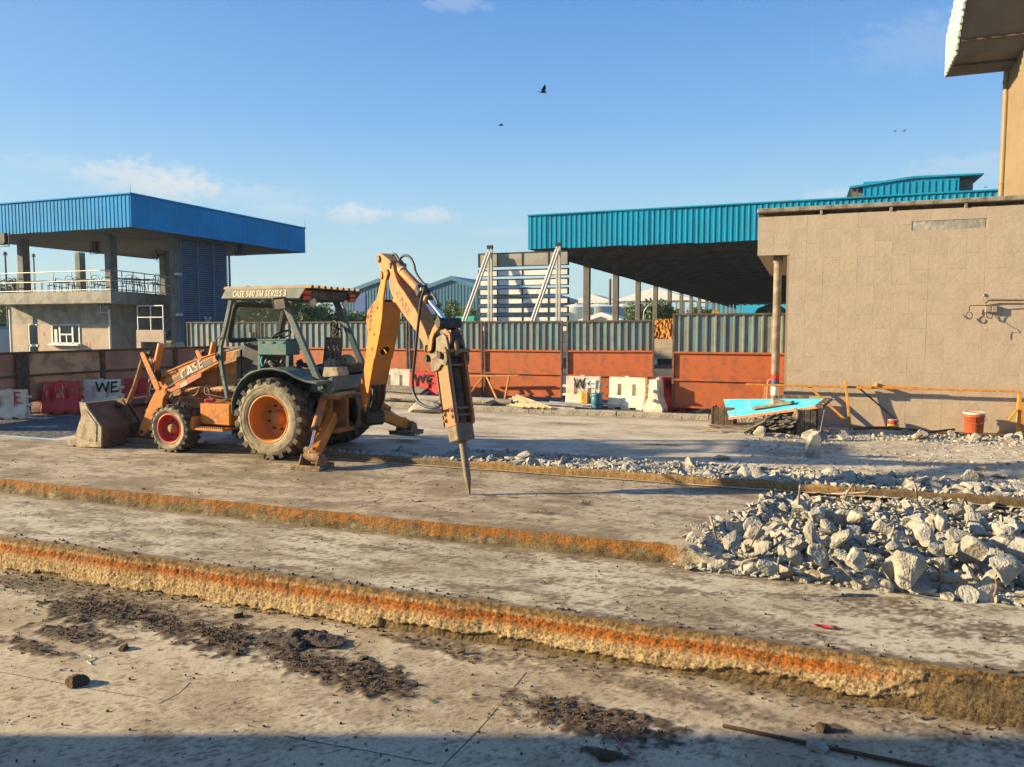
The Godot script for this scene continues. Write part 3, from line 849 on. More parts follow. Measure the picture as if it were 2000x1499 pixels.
	for j in [[[858, 1503], [905, 1455], [945, 1412], [985, 1365], [1028, 1312]], [[0, 1312], [130, 1335], [290, 1362]], [[555, 1437], [640, 1452], [740, 1470], [850, 1492]], [[640, 1300], [690, 1268], [705, 1255]], [[310, 1372], [350, 1352], [372, 1330]]]:
		nb()
		for i in j.size() - 1:
			var a := gy(j[i][0], j[i][1], YA + 0.010); var b := gy(j[i + 1][0], j[i + 1][1], YA + 0.010)
			for k in 14:
				var p := a.lerp(b, k / 14.0); var q := a.lerp(b, (k + 1) / 14.0)
				for e in [0, 1]:
					var v: Vector3 = p if e == 0 else q
					v.y = YA + 0.0015 + nz_big.get_noise_2d(v.x, v.z) * 0.010 + nz_fine.get_noise_2d(v.x, v.z) * 0.0025
					v.z += nz_fine.get_noise_2d(v.x * 2.0, 3.0) * 0.006
					if e == 0: p = v
					else: q = v
				var s := (q - p).cross(Vector3.UP).normalized() * 0.0032
				face([p - s, q - s, q + s, p + s], Vector3.UP)
		struct("slab_joint", done(), jm)
	# kerb: lengths butted end to end
	R.seed = 77
	var kx := -13.6
	var kerb := Node3D.new()
	kerb.name = "kerb"; add_child(kerb); kerb.set_meta("kind", "structure")
	while kx < 0.2:
		var L := R.randf_range(1.5, 2.2)
		nb(); bb(Vector3(kx, -0.1, -17.93), Vector3(minf(kx + L, -0.42) - 0.006, 0.135 + R.randf_range(-0.006, 0.006), -17.74 + R.randf_range(-0.008, 0.008)), 0.018)
		part("kerb_stone", M.concrete, kerb)
		kx += L
		if kx > -0.6: break

# ---------------------------------------------------------------- ribbed sheet: along d, height up, ribs standing out along n
func ribbed(o: Vector3, d: Vector3, upv: Vector3, n: Vector3, length: float, height: float, pitch: float, rib := 0.03, rib_w := 0.3, th := 0.012, top_shift := 0.0) -> void:
	var prof := []
	var k := int(ceil(length / pitch))
	for i in k:
		var a := i * pitch
		var b := minf((i + 1) * pitch, length)
		for q in [[0.0, 0.0], [(1.0 - rib_w) * 0.5, 0.0], [(1.0 - rib_w) * 0.5 + rib_w * 0.2, rib], [(1.0 + rib_w) * 0.5 - rib_w * 0.2, rib], [(1.0 + rib_w) * 0.5, 0.0]]:
			if a + q[0] * pitch <= length:
				prof.append(Vector2(a + q[0] * pitch, q[1]))
	prof.append(Vector2(length, 0.0))
	for i in prof.size() - 1:
		var p: Vector2 = prof[i]
		var q: Vector2 = prof[i + 1]
		var a := o + d * p.x + n * p.y
		var b := o + d * q.x + n * q.y
		var out := n * (q.x - p.x) - d * (q.y - p.y)
		var h := upv * height
		face([a, b, b + h + upv * top_shift * q.x, a + h + upv * top_shift * p.x], out)
		face([a - n * th, b - n * th, b + h - n * th + upv * top_shift * q.x, a + h - n * th + upv * top_shift * p.x], -out)
		face([a, b, b - n * th, a - n * th], -upv)
		face([a + h, b + h, b + h - n * th, a + h - n * th], upv)

func tiled_building() -> void:
	var t := thing("tiled_building", "low building with a wall of tan tiles and a grey gutter", "building", Vector3(0, 0, -17.6))
	# backing wall, overhanging roof slab
	nb(); bb(Vector3(-0.36, -0.1, -7.0), Vector3(14.0, 4.47, -0.014)); part("wall", M.grout, t)
	nb()
	bb(Vector3(-0.96, 3.67, -7.0), Vector3(-0.361, 4.47, -0.014), 0.006)
	part("roof_overhang", M.tile[1], t)
	R.seed = 5
	var tw := 0.33
	var th := 0.60
	var cols := []
	var x := -0.965
	while x < 7.0:
		cols.append(x)
		x += tw
	for ci in cols.size():
		var x0: float = cols[ci]
		var x1 := x0 + tw
		var ybase := 3.66 if x1 < -0.30 else -0.02
		if ybase < 0.0 and x0 < -0.365: x0 = -0.365
		var y := -0.02 + (0.0 if ci % 2 == 0 else -0.30) + R.randf_range(-0.012, 0.012)
		while y < 4.48:
			var a := maxf(y, ybase)
			var b := minf(y + th, 4.48)
			y += th
			if b - a < 0.03: continue
			var cuts := [[a, b]]
			if x0 > 1.95 and x0 < 3.0:                        # where a strip of tiles is missing
				cuts = []
				if a < 4.07: cuts.append([a, minf(b, 4.07)])
				if b > 4.25: cuts.append([maxf(a, 4.25), b])
			for c in cuts:
				if c[1] - c[0] < 0.02: continue
				nb(); bb(Vector3(x0 + 0.0011, c[0] + 0.0007, -0.014), Vector3(x1 - 0.0011, c[1] - 0.0007, R.randf_range(-0.001, 0.001)), 0.0012)
				part("tile", M.tile[R.randi() % 4], t)
	nb(); bb(Vector3(2.01, 4.072, -0.02), Vector3(3.3, 4.248, -0.0095)); part("bare_patch", M.render_grey, t, "bare cement strip where tiles are missing")
	# scratches and scuffs left on the tiles
	var scuff := plain(lin(0.46, 0.40, 0.33), 0.8)
	for q in [[[1698, 540], [1712, 531], [1722, 533]], [[1722, 520], [1724, 505], [1728, 495]], [[1676, 517], [1684, 508], [1688, 503]], [[1735, 498], [1748, 501], [1754, 508]], [[1893, 498], [1908, 505], [1912, 512]], [[1566, 610], [1582, 632], [1590, 640]]]:
		var pts := []
		for e in q:
			var g := gz(e[0], e[1], -17.6)
			pts.append(Vector2(g.x, g.y))
		nb(); ribbon(pts, 0.011, Vector3(0, 0, 0.0005), Vector3.RIGHT, Vector3.UP, Vector3.BACK, 0.0012); part("scuff_mark", scuff, t)
	# gutter, dark board under it, brackets
	nb(); bb(Vector3(-0.93, 4.471, -6.9), Vector3(14, 4.565, -0.12)); part("eaves_board", M.rust_dark, t)
	nb(); bb(Vector3(-0.99, 4.566, -7.0), Vector3(14, 4.66, 0.05), 0.012); part("gutter", M.trim, t)
	for px in [1605, 1741, 1887]:
		var p := gz(px, 408, -17.6)
		nb(); bb(Vector3(p.x - 0.025, 4.483, -0.119), Vector3(p.x + 0.025, 4.563, 0.03), 0.005); part("bracket", M.trim, t)
	# painted post under the overhang
	var c := gz(1520, 775, -17.42)
	var post := thing("pipe_post", "tall grey pipe post with red, blue and white bands beside the tiled wall", "post", Vector3(-0.55, 0, -17.86))
	nb(); cy(Vector3(0, 0.0, 0), Vector3(0, 3.52, 0), 0.085, 0.085, 16); part("pipe", M.pipe_grey, post)
	nb(); cy(Vector3(0, 0.955, 0), Vector3(0, 1.08, 0), 0.0875, 0.0875, 16); part("red_band", plain(lin(0.55, 0.02, 0.015), 0.6), post)
	nb(); cy(Vector3(0, 0.815, 0), Vector3(0, 0.954, 0), 0.0875, 0.0875, 16); part("blue_band", plain(lin(0.03, 0.07, 0.20), 0.6), post)
	nb(); cy(Vector3(0, 0.62, 0), Vector3(0, 0.814, 0), 0.0872, 0.0872, 16); part("white_band", M.white, post)
	nb(); tb(curve([Vector3(0, 3.5, 0), Vector3(0, 3.6, -0.02), Vector3(0.0, 3.64, -0.12), Vector3(0, 3.64, -0.35)]), 0.10, 14); part("elbow", M.pipe_grey, post)
	nb(); tb(curve([Vector3(-0.02, 0.11, -0.03), Vector3(-0.02, 0.85, -0.03), Vector3(0.03, 0.95, -0.04), Vector3(0.10, 0.97, -0.04)]), 0.022, 8)
	var pink := solo("pink_pipe", plain(lin(0.52, 0.17, 0.16), 0.6), "thin pink pipe standing beside the banded pipe post", "pipe", "", Vector3(-0.68, 0, -17.80))

func upper_building() -> void:
	var t := thing("clad_building", "tall cream ribbed building rising behind the tiled wall with a jutting roof", "building", Vector3(4.50, 0, -22.0))
	var i := 0
	while i < 3:
		nb(); ribbed(Vector3(-0.002, 4.3, i * 1.4 + 0.002), Vector3.BACK, Vector3.UP, Vector3.LEFT, 1.396, 5.6, 0.14, 0.025, 0.4); part("cladding_sheet", M.yellow_clad, t)
		i += 1
	nb(); bb(Vector3(0.012, 4.2, 0.02), Vector3(8, 9.8, 4.2)); part("wall", M.yellow_clad, t)
	nb(); cy(Vector3(-0.05, 4.3, -0.06), Vector3(-0.05, 8.3, -0.06), 0.075, 0.075, 14); part("downpipe", M.yellow_clad, t)
	for yy in [5.6, 8.0]:
		nb(); cy(Vector3(-0.05, yy, -0.06), Vector3(-0.05, yy + 0.07, -0.06), 0.086, 0.086, 14); part("pipe_collar", M.yellow_clad, t)
	# jutting roof: profile along z, swept along x
	var o := Vector3(-1.38, 0, 0)
	nb(); pr([Vector2(0.0, 8.27), Vector2(1.35, 8.37), Vector2(2.24, 9.27), Vector2(4.2, 11.2), Vector2(4.2, 11.6), Vector2(1.04, 9.70), Vector2(0.0, 9.19)], o + Vector3(0.03, 0, 0), Vector3.BACK, Vector3.UP, Vector3(9, 0, 0))
	part("roof", M.soffit, t)
	var za := 0.0
	while za < 4.1:
		var w := 0.11
		var lo := 8.27 + za * 0.074 if za < 1.35 else 8.37 + (za - 1.35) * 1.0
		var hi := 9.19 + za * 0.49 if za < 1.04 else 9.70 + (za - 1.04) * 0.60
		var k := int(round(za / w))
		nb(); bb(o + Vector3(-0.012 - 0.02 * (k % 2), lo - 0.02, za), o + Vector3(0.028, hi + 0.02, za + w - 0.002), 0.004); part("fascia_sheet", M.cyan_light, t)
		za += w
	for q in [[0.75, 8.32], [1.6, 8.62]]:
		nb(); bb(o + Vector3(0.05, q[1] - 0.05, q[0] - 0.03), o + Vector3(7, q[1] - 0.01, q[0] + 0.03)); part("soffit_batten", M.steel_frame, t)

func loading_house() -> void:
	# the house beside the photographer: out of the frame, its corner throws the shadow across the foreground
	var t := thing("loading_house", "plain cement-rendered loading house beside the lower slab", "building", Vector3(-10.3, 0, -1.29))
	nb(); bb(Vector3(0, YA - 0.3, 0), Vector3(6.5, 6.0, 10)); part("wall", M.render_grey, t)
	nb(); bb(Vector3(-0.02, 6.0, -0.02), Vector3(6.6, 6.3, 10.3), 0.02); part("roof", M.trim, t)

func shed() -> void:
	var t := thing("open_shed", "long open-sided shed with a wide cyan ribbed fascia and dark underside", "shed", Vector3(-12.74, 0, -36))
	var x := 0.0
	while x < 33.0:
		nb(); ribbed(Vector3(x + 0.004, 5.95 + 0.015 * sin(x * 2.1), 0.02 * sin(x * 5.3)), Vector3.RIGHT, Vector3.UP, Vector3.BACK, 0.992, 1.62, 0.25, 0.026, 0.36, 0.01)
		part("fascia_sheet", M.cyan_clad, t)
		x += 1.0
	nb(); bb(Vector3(-0.03, 7.54, -0.06), Vector3(33, 7.62, 0.085), 0.015); part("capping", M.cyan_clad, t)
	nb()
	ribbed(Vector3(-0.012, 5.95, -0.02), Vector3.FORWARD, Vector3.UP, Vector3.LEFT, 110.0, 1.62, 0.25, 0.05, 0.42, 0.01)
	part("side_fascia", M.cyan_clad, t)
	# roof slab; purlins added under it to block bounce and darken the underside
	nb(); bb(Vector3(0.01, 6.30, -112), Vector3(32.9, 6.42, -0.04)); bb(Vector3(0.05, 6.9, -112), Vector3(32.9, 7.5, -0.08)); part("roof", M.soffit, t)
	for k in 26:
		nb(); bb(Vector3(0.02, 5.97, -1.0 - k * 3.52), Vector3(32.8, 6.118, -0.85 - k * 3.52)); part("rafter", M.soffit, t)
	for k in 27:
		nb(); bb(Vector3(0.3 + k * 1.2, 6.12, -111.5), Vector3(0.38 + k * 1.2, 6.299, -0.1)); part("added_purlin", M.soffit, t)
	nb(); bb(Vector3(18.0, -0.1, -111), Vector3(18.4, 6.3, -12)); part("rear_wall", M.soffit, t)
	for k in 15:
		var z := -5.46 - k * 7.05
		nb(); bb(Vector3(1.32, 2.42, z - 0.16), Vector3(1.68, 6.29, z + 0.16), 0.02); var c := part("column", M.column, t)
		nb(); bb(Vector3(1.15, 2.18, z - 0.3), Vector3(1.85, 2.419, z + 0.3), 0.02); inst(done(), "column_base", M.render_grey, c)
	# pipe rail hung below the eave
	nb(); cy(Vector3(0.75, 5.72, -2), Vector3(0.75, 5.72, -108), 0.06, 0.06, 8); part("hanging_pipe", M.rust_dark, t)
	for k in 22:
		var z := -3.0 - k * 4.7
		nb(); bb(Vector3(0.73, 5.78, z - 0.03), Vector3(0.77, 6.3, z + 0.03)); part("pipe_hanger", M.rust_dark, t)
	# low concrete bunker wall that carries the columns
	nb(); bb(Vector3(1.2, -0.1, -110), Vector3(1.8, 2.17, -4.9)); part("bunker_wall", M.rust_dark, t)
	# roof vent house on the ridge
	var p := gz(1661, 386, -45.0)
	var v := thing("roof_monitor", "cyan ridge ventilator with dark open ends on the shed roof", "roof vent", Vector3(p.x, 7.3, -45.0))
	nb(); pr([Vector2(0.62, 0.3), Vector2(0.62, 2.45), Vector2(2.95, 2.46), Vector2(5.05, 2.38), Vector2(5.05, 0.3)], Vector3.ZERO, Vector3.RIGHT, Vector3.UP, Vector3(0, 0, -8)); part("wall", M.cyan_clad, v)
	var xx := 0.62
	while xx < 5.0:
		nb(); bb(Vector3(xx, 0.9, 0.001), Vector3(xx + 0.06, 2.3, 0.035)); part("rib", M.cyan_clad, v)
		xx += 0.30
	nb(); pr([Vector2(-0.05, 2.25), Vector2(2.95, 2.58), Vector2(6.1, 2.52), Vector2(6.1, 2.44), Vector2(2.95, 2.47), Vector2(-0.05, 2.15)], Vector3(0, 0, 0.12), Vector3.RIGHT, Vector3.UP, Vector3(0, 0, -8.3)); part("roof", M.cyan_clad, v)
	nb(); bb(Vector3(0.0, 0.2, -7), Vector3(0.6, 1.6, -0.2)); bb(Vector3(0.12, 1.6, -7), Vector3(0.6, 2.15, -0.5)); bb(Vector3(5.08, 0.2, -7), Vector3(5.9, 1.6, -0.2)); bb(Vector3(5.08, 1.6, -7), Vector3(5.75, 2.35, -0.5)); part("louvre_opening", M.soffit, v)
	nb(); bb(Vector3(0.0, 1.0, 0.0), Vector3(0.1, 2.2, 0.05)); bb(Vector3(0.3, 1.0, 0.0), Vector3(0.36, 2.2, 0.05)); part("rusty_post", M.rust_dark, v)

func canopy_building() -> void:
	var t := thing("canopy_building", "two-storey canteen with a huge blue ribbed canopy roof and open upper terrace", "building", Vector3(-30.42, 0, -28.6))
	# everything below is relative to the near corner of the canopy
	var W := 13.0
	var D := 13.86
	var k := 0.0
	while k < W - 0.1:
		nb(); ribbed(Vector3(-k - 0.996, 6.95 + 0.012 * sin(k * 2.3), 0), Vector3.RIGHT, Vector3.UP, Vector3.BACK, 0.992, 1.57, 0.25, 0.022, 0.34, 0.01); part("fascia_sheet", M.blue_clad, t)
		k += 1.0
	k = 0.0
	while k < D - 0.1:
		nb(); ribbed(Vector3(0.013, 6.95 + 0.01 * sin(k * 3.1), -k - 0.004), Vector3.FORWARD, Vector3.UP, Vector3.RIGHT, 0.984, 1.57, 0.25, 0.022, 0.34, 0.01); part("fascia_sheet", M.blue_clad, t)
		k += 0.99
	nb(); bb(Vector3(-W, 6.95, -D), Vector3(-W + 0.02, 8.5, -0.03)); bb(Vector3(-W, 6.95, -D - 0.02), Vector3(0, 8.5, -D)); part("rear_fascia", M.blue_clad, t)
	nb(); bb(Vector3(-W - 0.04, 8.5, -D - 0.04), Vector3(0.09, 8.58, 0.08), 0.02); part("capping", M.blue_clad, t)
	nb(); bb(Vector3(-W + 0.03, 7.0, -D + 0.01), Vector3(-0.02, 7.12, -0.03)); bb(Vector3(-W + 0.03, 7.2, -D + 0.01), Vector3(-0.02, 8.4, -0.03)); part("soffit", M.soffit, t)
	for p in [[0.0, 0.0], [0.0, -D]]:
		nb(); cy(Vector3(p[0], 8.58, p[1]), Vector3(p[0], 9.05, p[1]), 0.012, 0.005, 6); part("lightning_rod", M.dark_frame, t)
	# terrace slab (front edge, slanting right edge)
	var sl := [Vector2(-3.35, 1.66), Vector2(-3.6, 3.43), Vector2(-5.0, 7.9), Vector2(-5.0, 12.0), Vector2(-13.0, 12.0), Vector2(-13.0, 1.66)]
	nb(); pr(sl, Vector3(0, 3.38, 0), Vector3.RIGHT, Vector3.FORWARD, Vector3(0, 0.64, 0), 0.015); part("terrace_slab", M.render_grey, t)
	# ground floor
	var zw := -3.16
	nb(); bb(Vector3(-13.0, -0.1, -12.0), Vector3(-5.16, 3.379, zw)); part("wall", M.render_grey, t)
	nb(); bb(Vector3(-11.0, -0.1, zw - 0.1), Vector3(-5.157, 2.30, zw + 0.012)); bb(Vector3(-13.0, -0.1, zw - 0.1), Vector3(-11.5, 2.30, zw + 0.012)); part("tan_dado", M.render_tan, t)
	nb(); bb(Vector3(-11.32, 0.0, zw), Vector3(-10.72, 2.24, zw + 0.02)); var door := part("door", M.window, t)
	nb(); bb(Vector3(-11.36, 1.02, zw + 0.02), Vector3(-10.70, 1.14, zw + 0.05)); inst(done(), "door_rail", M.white, door)
	nb(); bb(Vector3(-11.40, 0, zw), Vector3(-11.32, 2.3, zw + 0.05)); bb(Vector3(-11.32, 2.24, zw), Vector3(-10.7, 2.3, zw + 0.05)); inst(done(), "door_frame", M.white, door)
	# window of four lights
	nb(); bb(Vector3(-9.52, 1.24, zw + 0.012), Vector3(-7.40, 2.25, zw + 0.022)); var win := part("window", M.window, t)
	for r in [[-9.55, 1.20, -9.45, 2.28], [-8.97, 1.20, -8.85, 2.28], [-7.98, 1.20, -7.86, 2.28], [-7.46, 1.20, -7.37, 2.28], [-8.85, 1.68, -7.98, 1.76], [-8.43, 1.26, -8.36, 1.68], [-9.45, 2.22, -7.46, 2.28], [-9.45, 1.20, -7.46, 1.26]]:
		nb(); bb(Vector3(r[0], r[1], zw + 0.022), Vector3(r[2] - 0.001, r[3] - 0.001, zw + 0.06)); inst(done(), "window_frame", M.white, win)
	nb(); bb(Vector3(-9.62, 1.09, zw + 0.012), Vector3(-7.28, 1.195, zw + 0.28), 0.01); inst(done(), "sill", M.white, win)
	for r in [[1.58, 2.0], [1.3, 1.55]]:
		nb(); bb(Vector3(-9.38, r[0], zw + 0.023), Vector3(-9.15, r[1], zw + 0.027)); inst(done(), "paper_notice", M.white, win)
	nb(); bb(Vector3(-6.02, 2.96, zw), Vector3(-5.17, 3.37, zw + 0.012)); var w2 := part("window", M.window, t)
	nb(); bb(Vector3(-6.02, 2.92, zw), Vector3(-5.17, 2.96, zw + 0.04)); bb(Vector3(-5.8, 2.96, zw + 0.013), Vector3(-5.74, 3.37, zw + 0.04)); inst(done(), "window_frame", M.white, w2)
	nb(); bb(Vector3(-9.4, 3.0, zw), Vector3(-8.35, 3.10, zw + 0.22), 0.02); part("wall_lamp", M.render_grey, t)
	for r in [[-10.25, 1.62], [-6.98, 1.02], [-6.74, 1.02]]:     # small red notices
		nb(); bb(Vector3(r[0], r[1], zw + 0.012), Vector3(r[0] + 0.11, r[1] + 0.05, zw + 0.018)); bb(Vector3(r[0], r[1] + 0.2, zw + 0.012), Vector3(r[0] + 0.11, r[1] + 0.26, zw + 0.018)); bb(Vector3(r[0], r[1] + 0.05, zw + 0.012), Vector3(r[0] + 0.025, r[1] + 0.2, zw + 0.017)); bb(Vector3(r[0] + 0.085, r[1] + 0.05, zw + 0.012), Vector3(r[0] + 0.11, r[1] + 0.2, zw + 0.017))
		part("red_notice", plain(lin(0.55, 0.03, 0.02), 0.5), t)
	nb(); cy(Vector3(-5.10, 0, zw + 0.06), Vector3(-5.10, 3.1, zw + 0.06), 0.06, 0.06, 10); part("downpipe", M.white, t)
	nb(); cy(Vector3(-12.2, 0, zw + 0.5), Vector3(-12.2, 3.38, zw + 0.5), 0.07, 0.07, 10); part("downpipe", M.white, t)
	# columns of the terrace
	var cs := []
	for q in [[48, -30.9], [218, -30.95], [322, -38.5], [158, -37.5]]:
		var g := gz(q[0], 560, q[1])
		nb(); bb(Vector3(g.x + 30.42 - 0.22, 4.021, g.z + 28.6 - 0.22), Vector3(g.x + 30.42 + 0.22, 6.999, g.z + 28.6 + 0.22), 0.02); part("column", M.column, t)
	# railing: posts and two rails
	var path := [Vector3(-13.0, 4.02, -1.74), Vector3(-3.43, 4.02, -1.74), Vector3(-3.68, 4.02, -3.45), Vector3(-5.06, 4.02, -7.85)]
	for i in 3:
		var a: Vector3 = path[i]
		var b: Vector3 = path[i + 1]
		for hh in [0.08, 0.55, 1.08]:
			nb(); cy(a + Vector3(0, hh, 0), b + Vector3(0, hh, 0), 0.028, 0.028, 6); part("rail", M.rail, t)
		var n := int(ceil(a.distance_to(b) / 1.45))
		for j in range(n + 1):
			if j == 0 and i > 0: continue
			var p := a.lerp(b, float(j) / n)
			nb(); cy(p, p + Vector3(0, 1.06, 0), 0.026, 0.026, 6); part("rail_post", M.rail, t)
	for hh in [0.55, 1.08]:
		nb(); cy(Vector3(-12.9, 4.02 + hh, -11.8), Vector3(-5.1, 4.02 + hh, -11.8), 0.03, 0.03, 6); part("rail", M.rail, t)
	for j in 7:
		nb(); cy(Vector3(-12.9 + j * 1.3, 4.02, -11.8), Vector3(-12.9 + j * 1.3, 5.1, -11.8), 0.026, 0.026, 6); part("rail_post", M.rail, t)
	# louvred tower: frame, three bays of slats, dark box behind
	var tow := thing("louvre_tower", "tall slate blue louvred stair tower under the blue canopy", "tower", Vector3(-31.92, 0, -33.25))
	nb(); bb(Vector3(-0.34, 0.0, -3.75), Vector3(-0.16, 6.94, 0.15)); part("core", M.dark_frame, tow)
	nb(); bb(Vector3(-0.02, 0.6, -3.84), Vector3(0.06, 6.94, -3.74)); bb(Vector3(-0.02, 0.6, 0.0), Vector3(0.06, 6.94, 0.08)); bb(Vector3(-0.02, 0.6, -1.27), Vector3(0.05, 6.94, -1.21)); bb(Vector3(-0.02, 0.6, -2.51), Vector3(0.05, 6.94, -2.45)); bb(Vector3(-0.02, 1.08, -3.73), Vector3(0.055, 1.15, -0.01)); part("frame", M.louvre, tow)
	nb(); bx(Vector3.ZERO, Vector3(0.012, 0.085, 1.18), Basis(Vector3.BACK, deg_to_rad(-28)), 0.0)
	var slat := done()
	for b in 3:
		for s in 49:
			inst(slat, "slat", M.louvre, tow, Transform3D(Basis(), Vector3(-0.02, 1.20 + s * 0.117, -0.605 - b * 1.24)))
	nb(); bb(Vector3(-0.25, 0, 0.16), Vector3(0.10, 6.94, 0.60), 0.02); part("pillar", M.column, tow)
	nb(); bb(Vector3(-0.4, 0.0, 0.02), Vector3(0.3, 1.02, 0.75)); pr([Vector2(-0.4, 1.021), Vector2(0.3, 1.021), Vector2(0.14, 1.3), Vector2(-0.29, 1.3)], Vector3(0, 0, 0.77), Vector3.RIGHT, Vector3.UP, Vector3(0, 0, -0.62)); part("plinth", M.render_tan, tow)
	for yy in [2.72, 4.9]:
		nb(); bb(Vector3(0.101, yy, 0.22), Vector3(0.30, yy + 0.16, 0.62), 0.03); part("lamp_box", M.rail, tow)
	# assembly point sign on the slats
	var sg_ := thing("assembly_sign", "green assembly point sign fixed to the louvred tower", "sign", Vector3(-31.82, 1.92, -35.05))
	nb(); bb(Vector3(0, 0, -0.30), Vector3(0.02, 0.84, 0.30)); part("board", M.sign_green, sg_)
	nb()
	for q in [[0.0, 0.52], [-0.09, 0.45], [0.09, 0.45], [0.0, 0.40]]:
		cy(Vector3(0.021, q[1] + 0.08, q[0]), Vector3(0.028, q[1] + 0.08, q[0]), 0.035, 0.035, 8)
		bb(Vector3(0.021, q[1] - 0.07, q[0] - 0.04), Vector3(0.027, q[1] + 0.04, q[0] + 0.04))
	for q in [[-1, -1], [1, -1], [-1, 1], [1, 1]]:
		face([Vector3(0.026, 0.50 + q[1] * 0.16, q[0] * 0.14), Vector3(0.026, 0.50 + q[1] * 0.28, q[0] * 0.14), Vector3(0.026, 0.50 + q[1] * 0.16, q[0] * 0.25)], Vector3.RIGHT)
		bx(Vector3(0.024, 0.50 + q[1] * 0.26, q[0] * 0.22), Vector3(0.006, 0.05, 0.10), Basis(Vector3.RIGHT, q[0] * q[1] * -0.8))
	part("emblem", M.sign_white, sg_)
	nb(); bb(Vector3(0.021, 0.13, -0.2), Vector3(0.026, 0.16, 0.2)); bb(Vector3(0.021, 0.07, -0.16), Vector3(0.026, 0.10, 0.16)); part("caption_line", M.sign_white, sg_)
	# stair flight and landing wall between terrace and tower
	var st := thing("stair", "grey steel stair with rails rising beside the louvred tower", "stair", Vector3(-33.9, 0, -33.9))
	for i in 12:
		nb(); bb(Vector3(-1.0 + i * 0.02, 0.35 + i * 0.3, -0.4 - i * 0.26), Vector3(1.3, 0.39 + i * 0.3, -0.14 - i * 0.26)); part("tread", M.column, st)
	for zz in [1.25, -0.95]:
		nb(); beam(Vector3(zz, 0.3, -0.1), Vector3(zz, 4.0, -3.4), 0.06, 0.25); part("stringer", M.column, st)
		nb(); cy(Vector3(zz, 1.3, -0.1), Vector3(zz, 5.0, -3.4), 0.03, 0.03, 6); part("handrail", M.rail, st)
	var lw := thing("landing_wall", "small tan rendered landing wall with an opening and white rail above", "wall", Vector3(-33.0, 0, -31.0))
	var a0 := gz(265, 640, -31.0).x + 33.0
	var a1 := gz(319, 640, -31.0).x + 33.0
	nb(); bb(Vector3(a0, 1.35, -0.15), Vector3(a1, 1.98, 0.0), 0.01); bb(Vector3(a0, 0.0, -0.15), Vector3(a0 + 0.3, 1.349, 0.0)); bb(Vector3(a1 - 0.3, 0.0, -0.15), Vector3(a1, 1.349, 0.0)); part("wall", M.render_tan, lw)
	nb()
	for hh in [2.62, 3.22]: bb(Vector3(a0 + 0.05, hh, -0.1), Vector3(a1 - 0.05, hh + 0.05, -0.05))
	for xx in [a0 + 0.05, (a0 + a1) * 0.5, a1 - 0.1]: bb(Vector3(xx, 1.981, -0.101), Vector3(xx + 0.05, 3.22, -0.049))
	part("rail", M.rail, lw)
	nb(); bx(Vector3((a0 + a1) * 0.5, 0.7, -1.2), Vector3(0.8, 1.4, 0.5), Basis(Vector3.UP, 0.3), 0.1); solo("wrapped_bundle", M.sheet_tan, "tan wrapped bundle standing behind the landing wall", "bundle", "", Vector3(-33.0, 0, -31.0))
	# floodlights below the canopy edge
	for q in [[186, 497, 44.0], [8, 485, 40.0], [470, 493, 45.0]]:
		var p := gd(q[0], q[1], q[2])
		var f := thing("floodlight", "black floodlight in a square cage hung under the blue canopy", "floodlight", Vector3(p.x, 6.3, p.z), 0.0, "floodlights under the canopy")
		nb(); bb(Vector3(-0.4, 0, 0), Vector3(0.4, 0.03, 0.03)); bb(Vector3(-0.4, 0.55, 0), Vector3(0.4, 0.58, 0.03)); bb(Vector3(-0.4, 0.03, 0), Vector3(-0.37, 0.7, 0.03)); bb(Vector3(0.37, 0.03, 0), Vector3(0.4, 0.7, 0.03)); part("cage", M.dark_frame, f)
		nb(); bb(Vector3(-0.25, 0.1, -0.1), Vector3(0.25, 0.2, 0.2), 0.02); bb(Vector3(-0.18, 0.2, -0.1), Vector3(0.18, 0.7, 0.1), 0.02); part("lamp_head", M.dark_frame, f)
	var fp := gd(309, 500, 43.0)
	var fan := thing("wall_fan", "round black cage fan on a terrace column", "fan", Vector3(fp.x, 6.15, fp.z))
	nb(); lathe([Vector2(-0.06, 0.0), Vector2(-0.06, 0.1), Vector2(0.0, 0.12), Vector2(0.06, 0.05), Vector2(0.06, 0.0)], Vector3.ZERO, Vector3(0.3, -0.2, 1), 10); part("motor", M.dark_frame, fan)
	nb()
	for r in [0.18, 0.28, 0.36]:
		var ring := []
		for i in 17: ring.append(frame_of(Vector3(0.3, -0.2, 1)) * Vector3(cos(TAU * i / 16) * r, sin(TAU * i / 16) * r, 0.02))
		tb(ring, 0.012, 4)
	part("cage", M.dark_frame, fan)
	for i in 3:
		nb(); bx(frame_of(Vector3(0.3, -0.2, 1)) * (Basis(Vector3.BACK, i * TAU / 3) * Vector3(0.18, 0, 0)), Vector3(0.22, 0.1, 0.012), frame_of(Vector3(0.3, -0.2, 1)) * Basis(Vector3.BACK, i * TAU / 3)); part("blade", M.dark_frame, fan)
	# tables and chairs on the terrace
	R.seed = 9
	var proto: Node3D = null
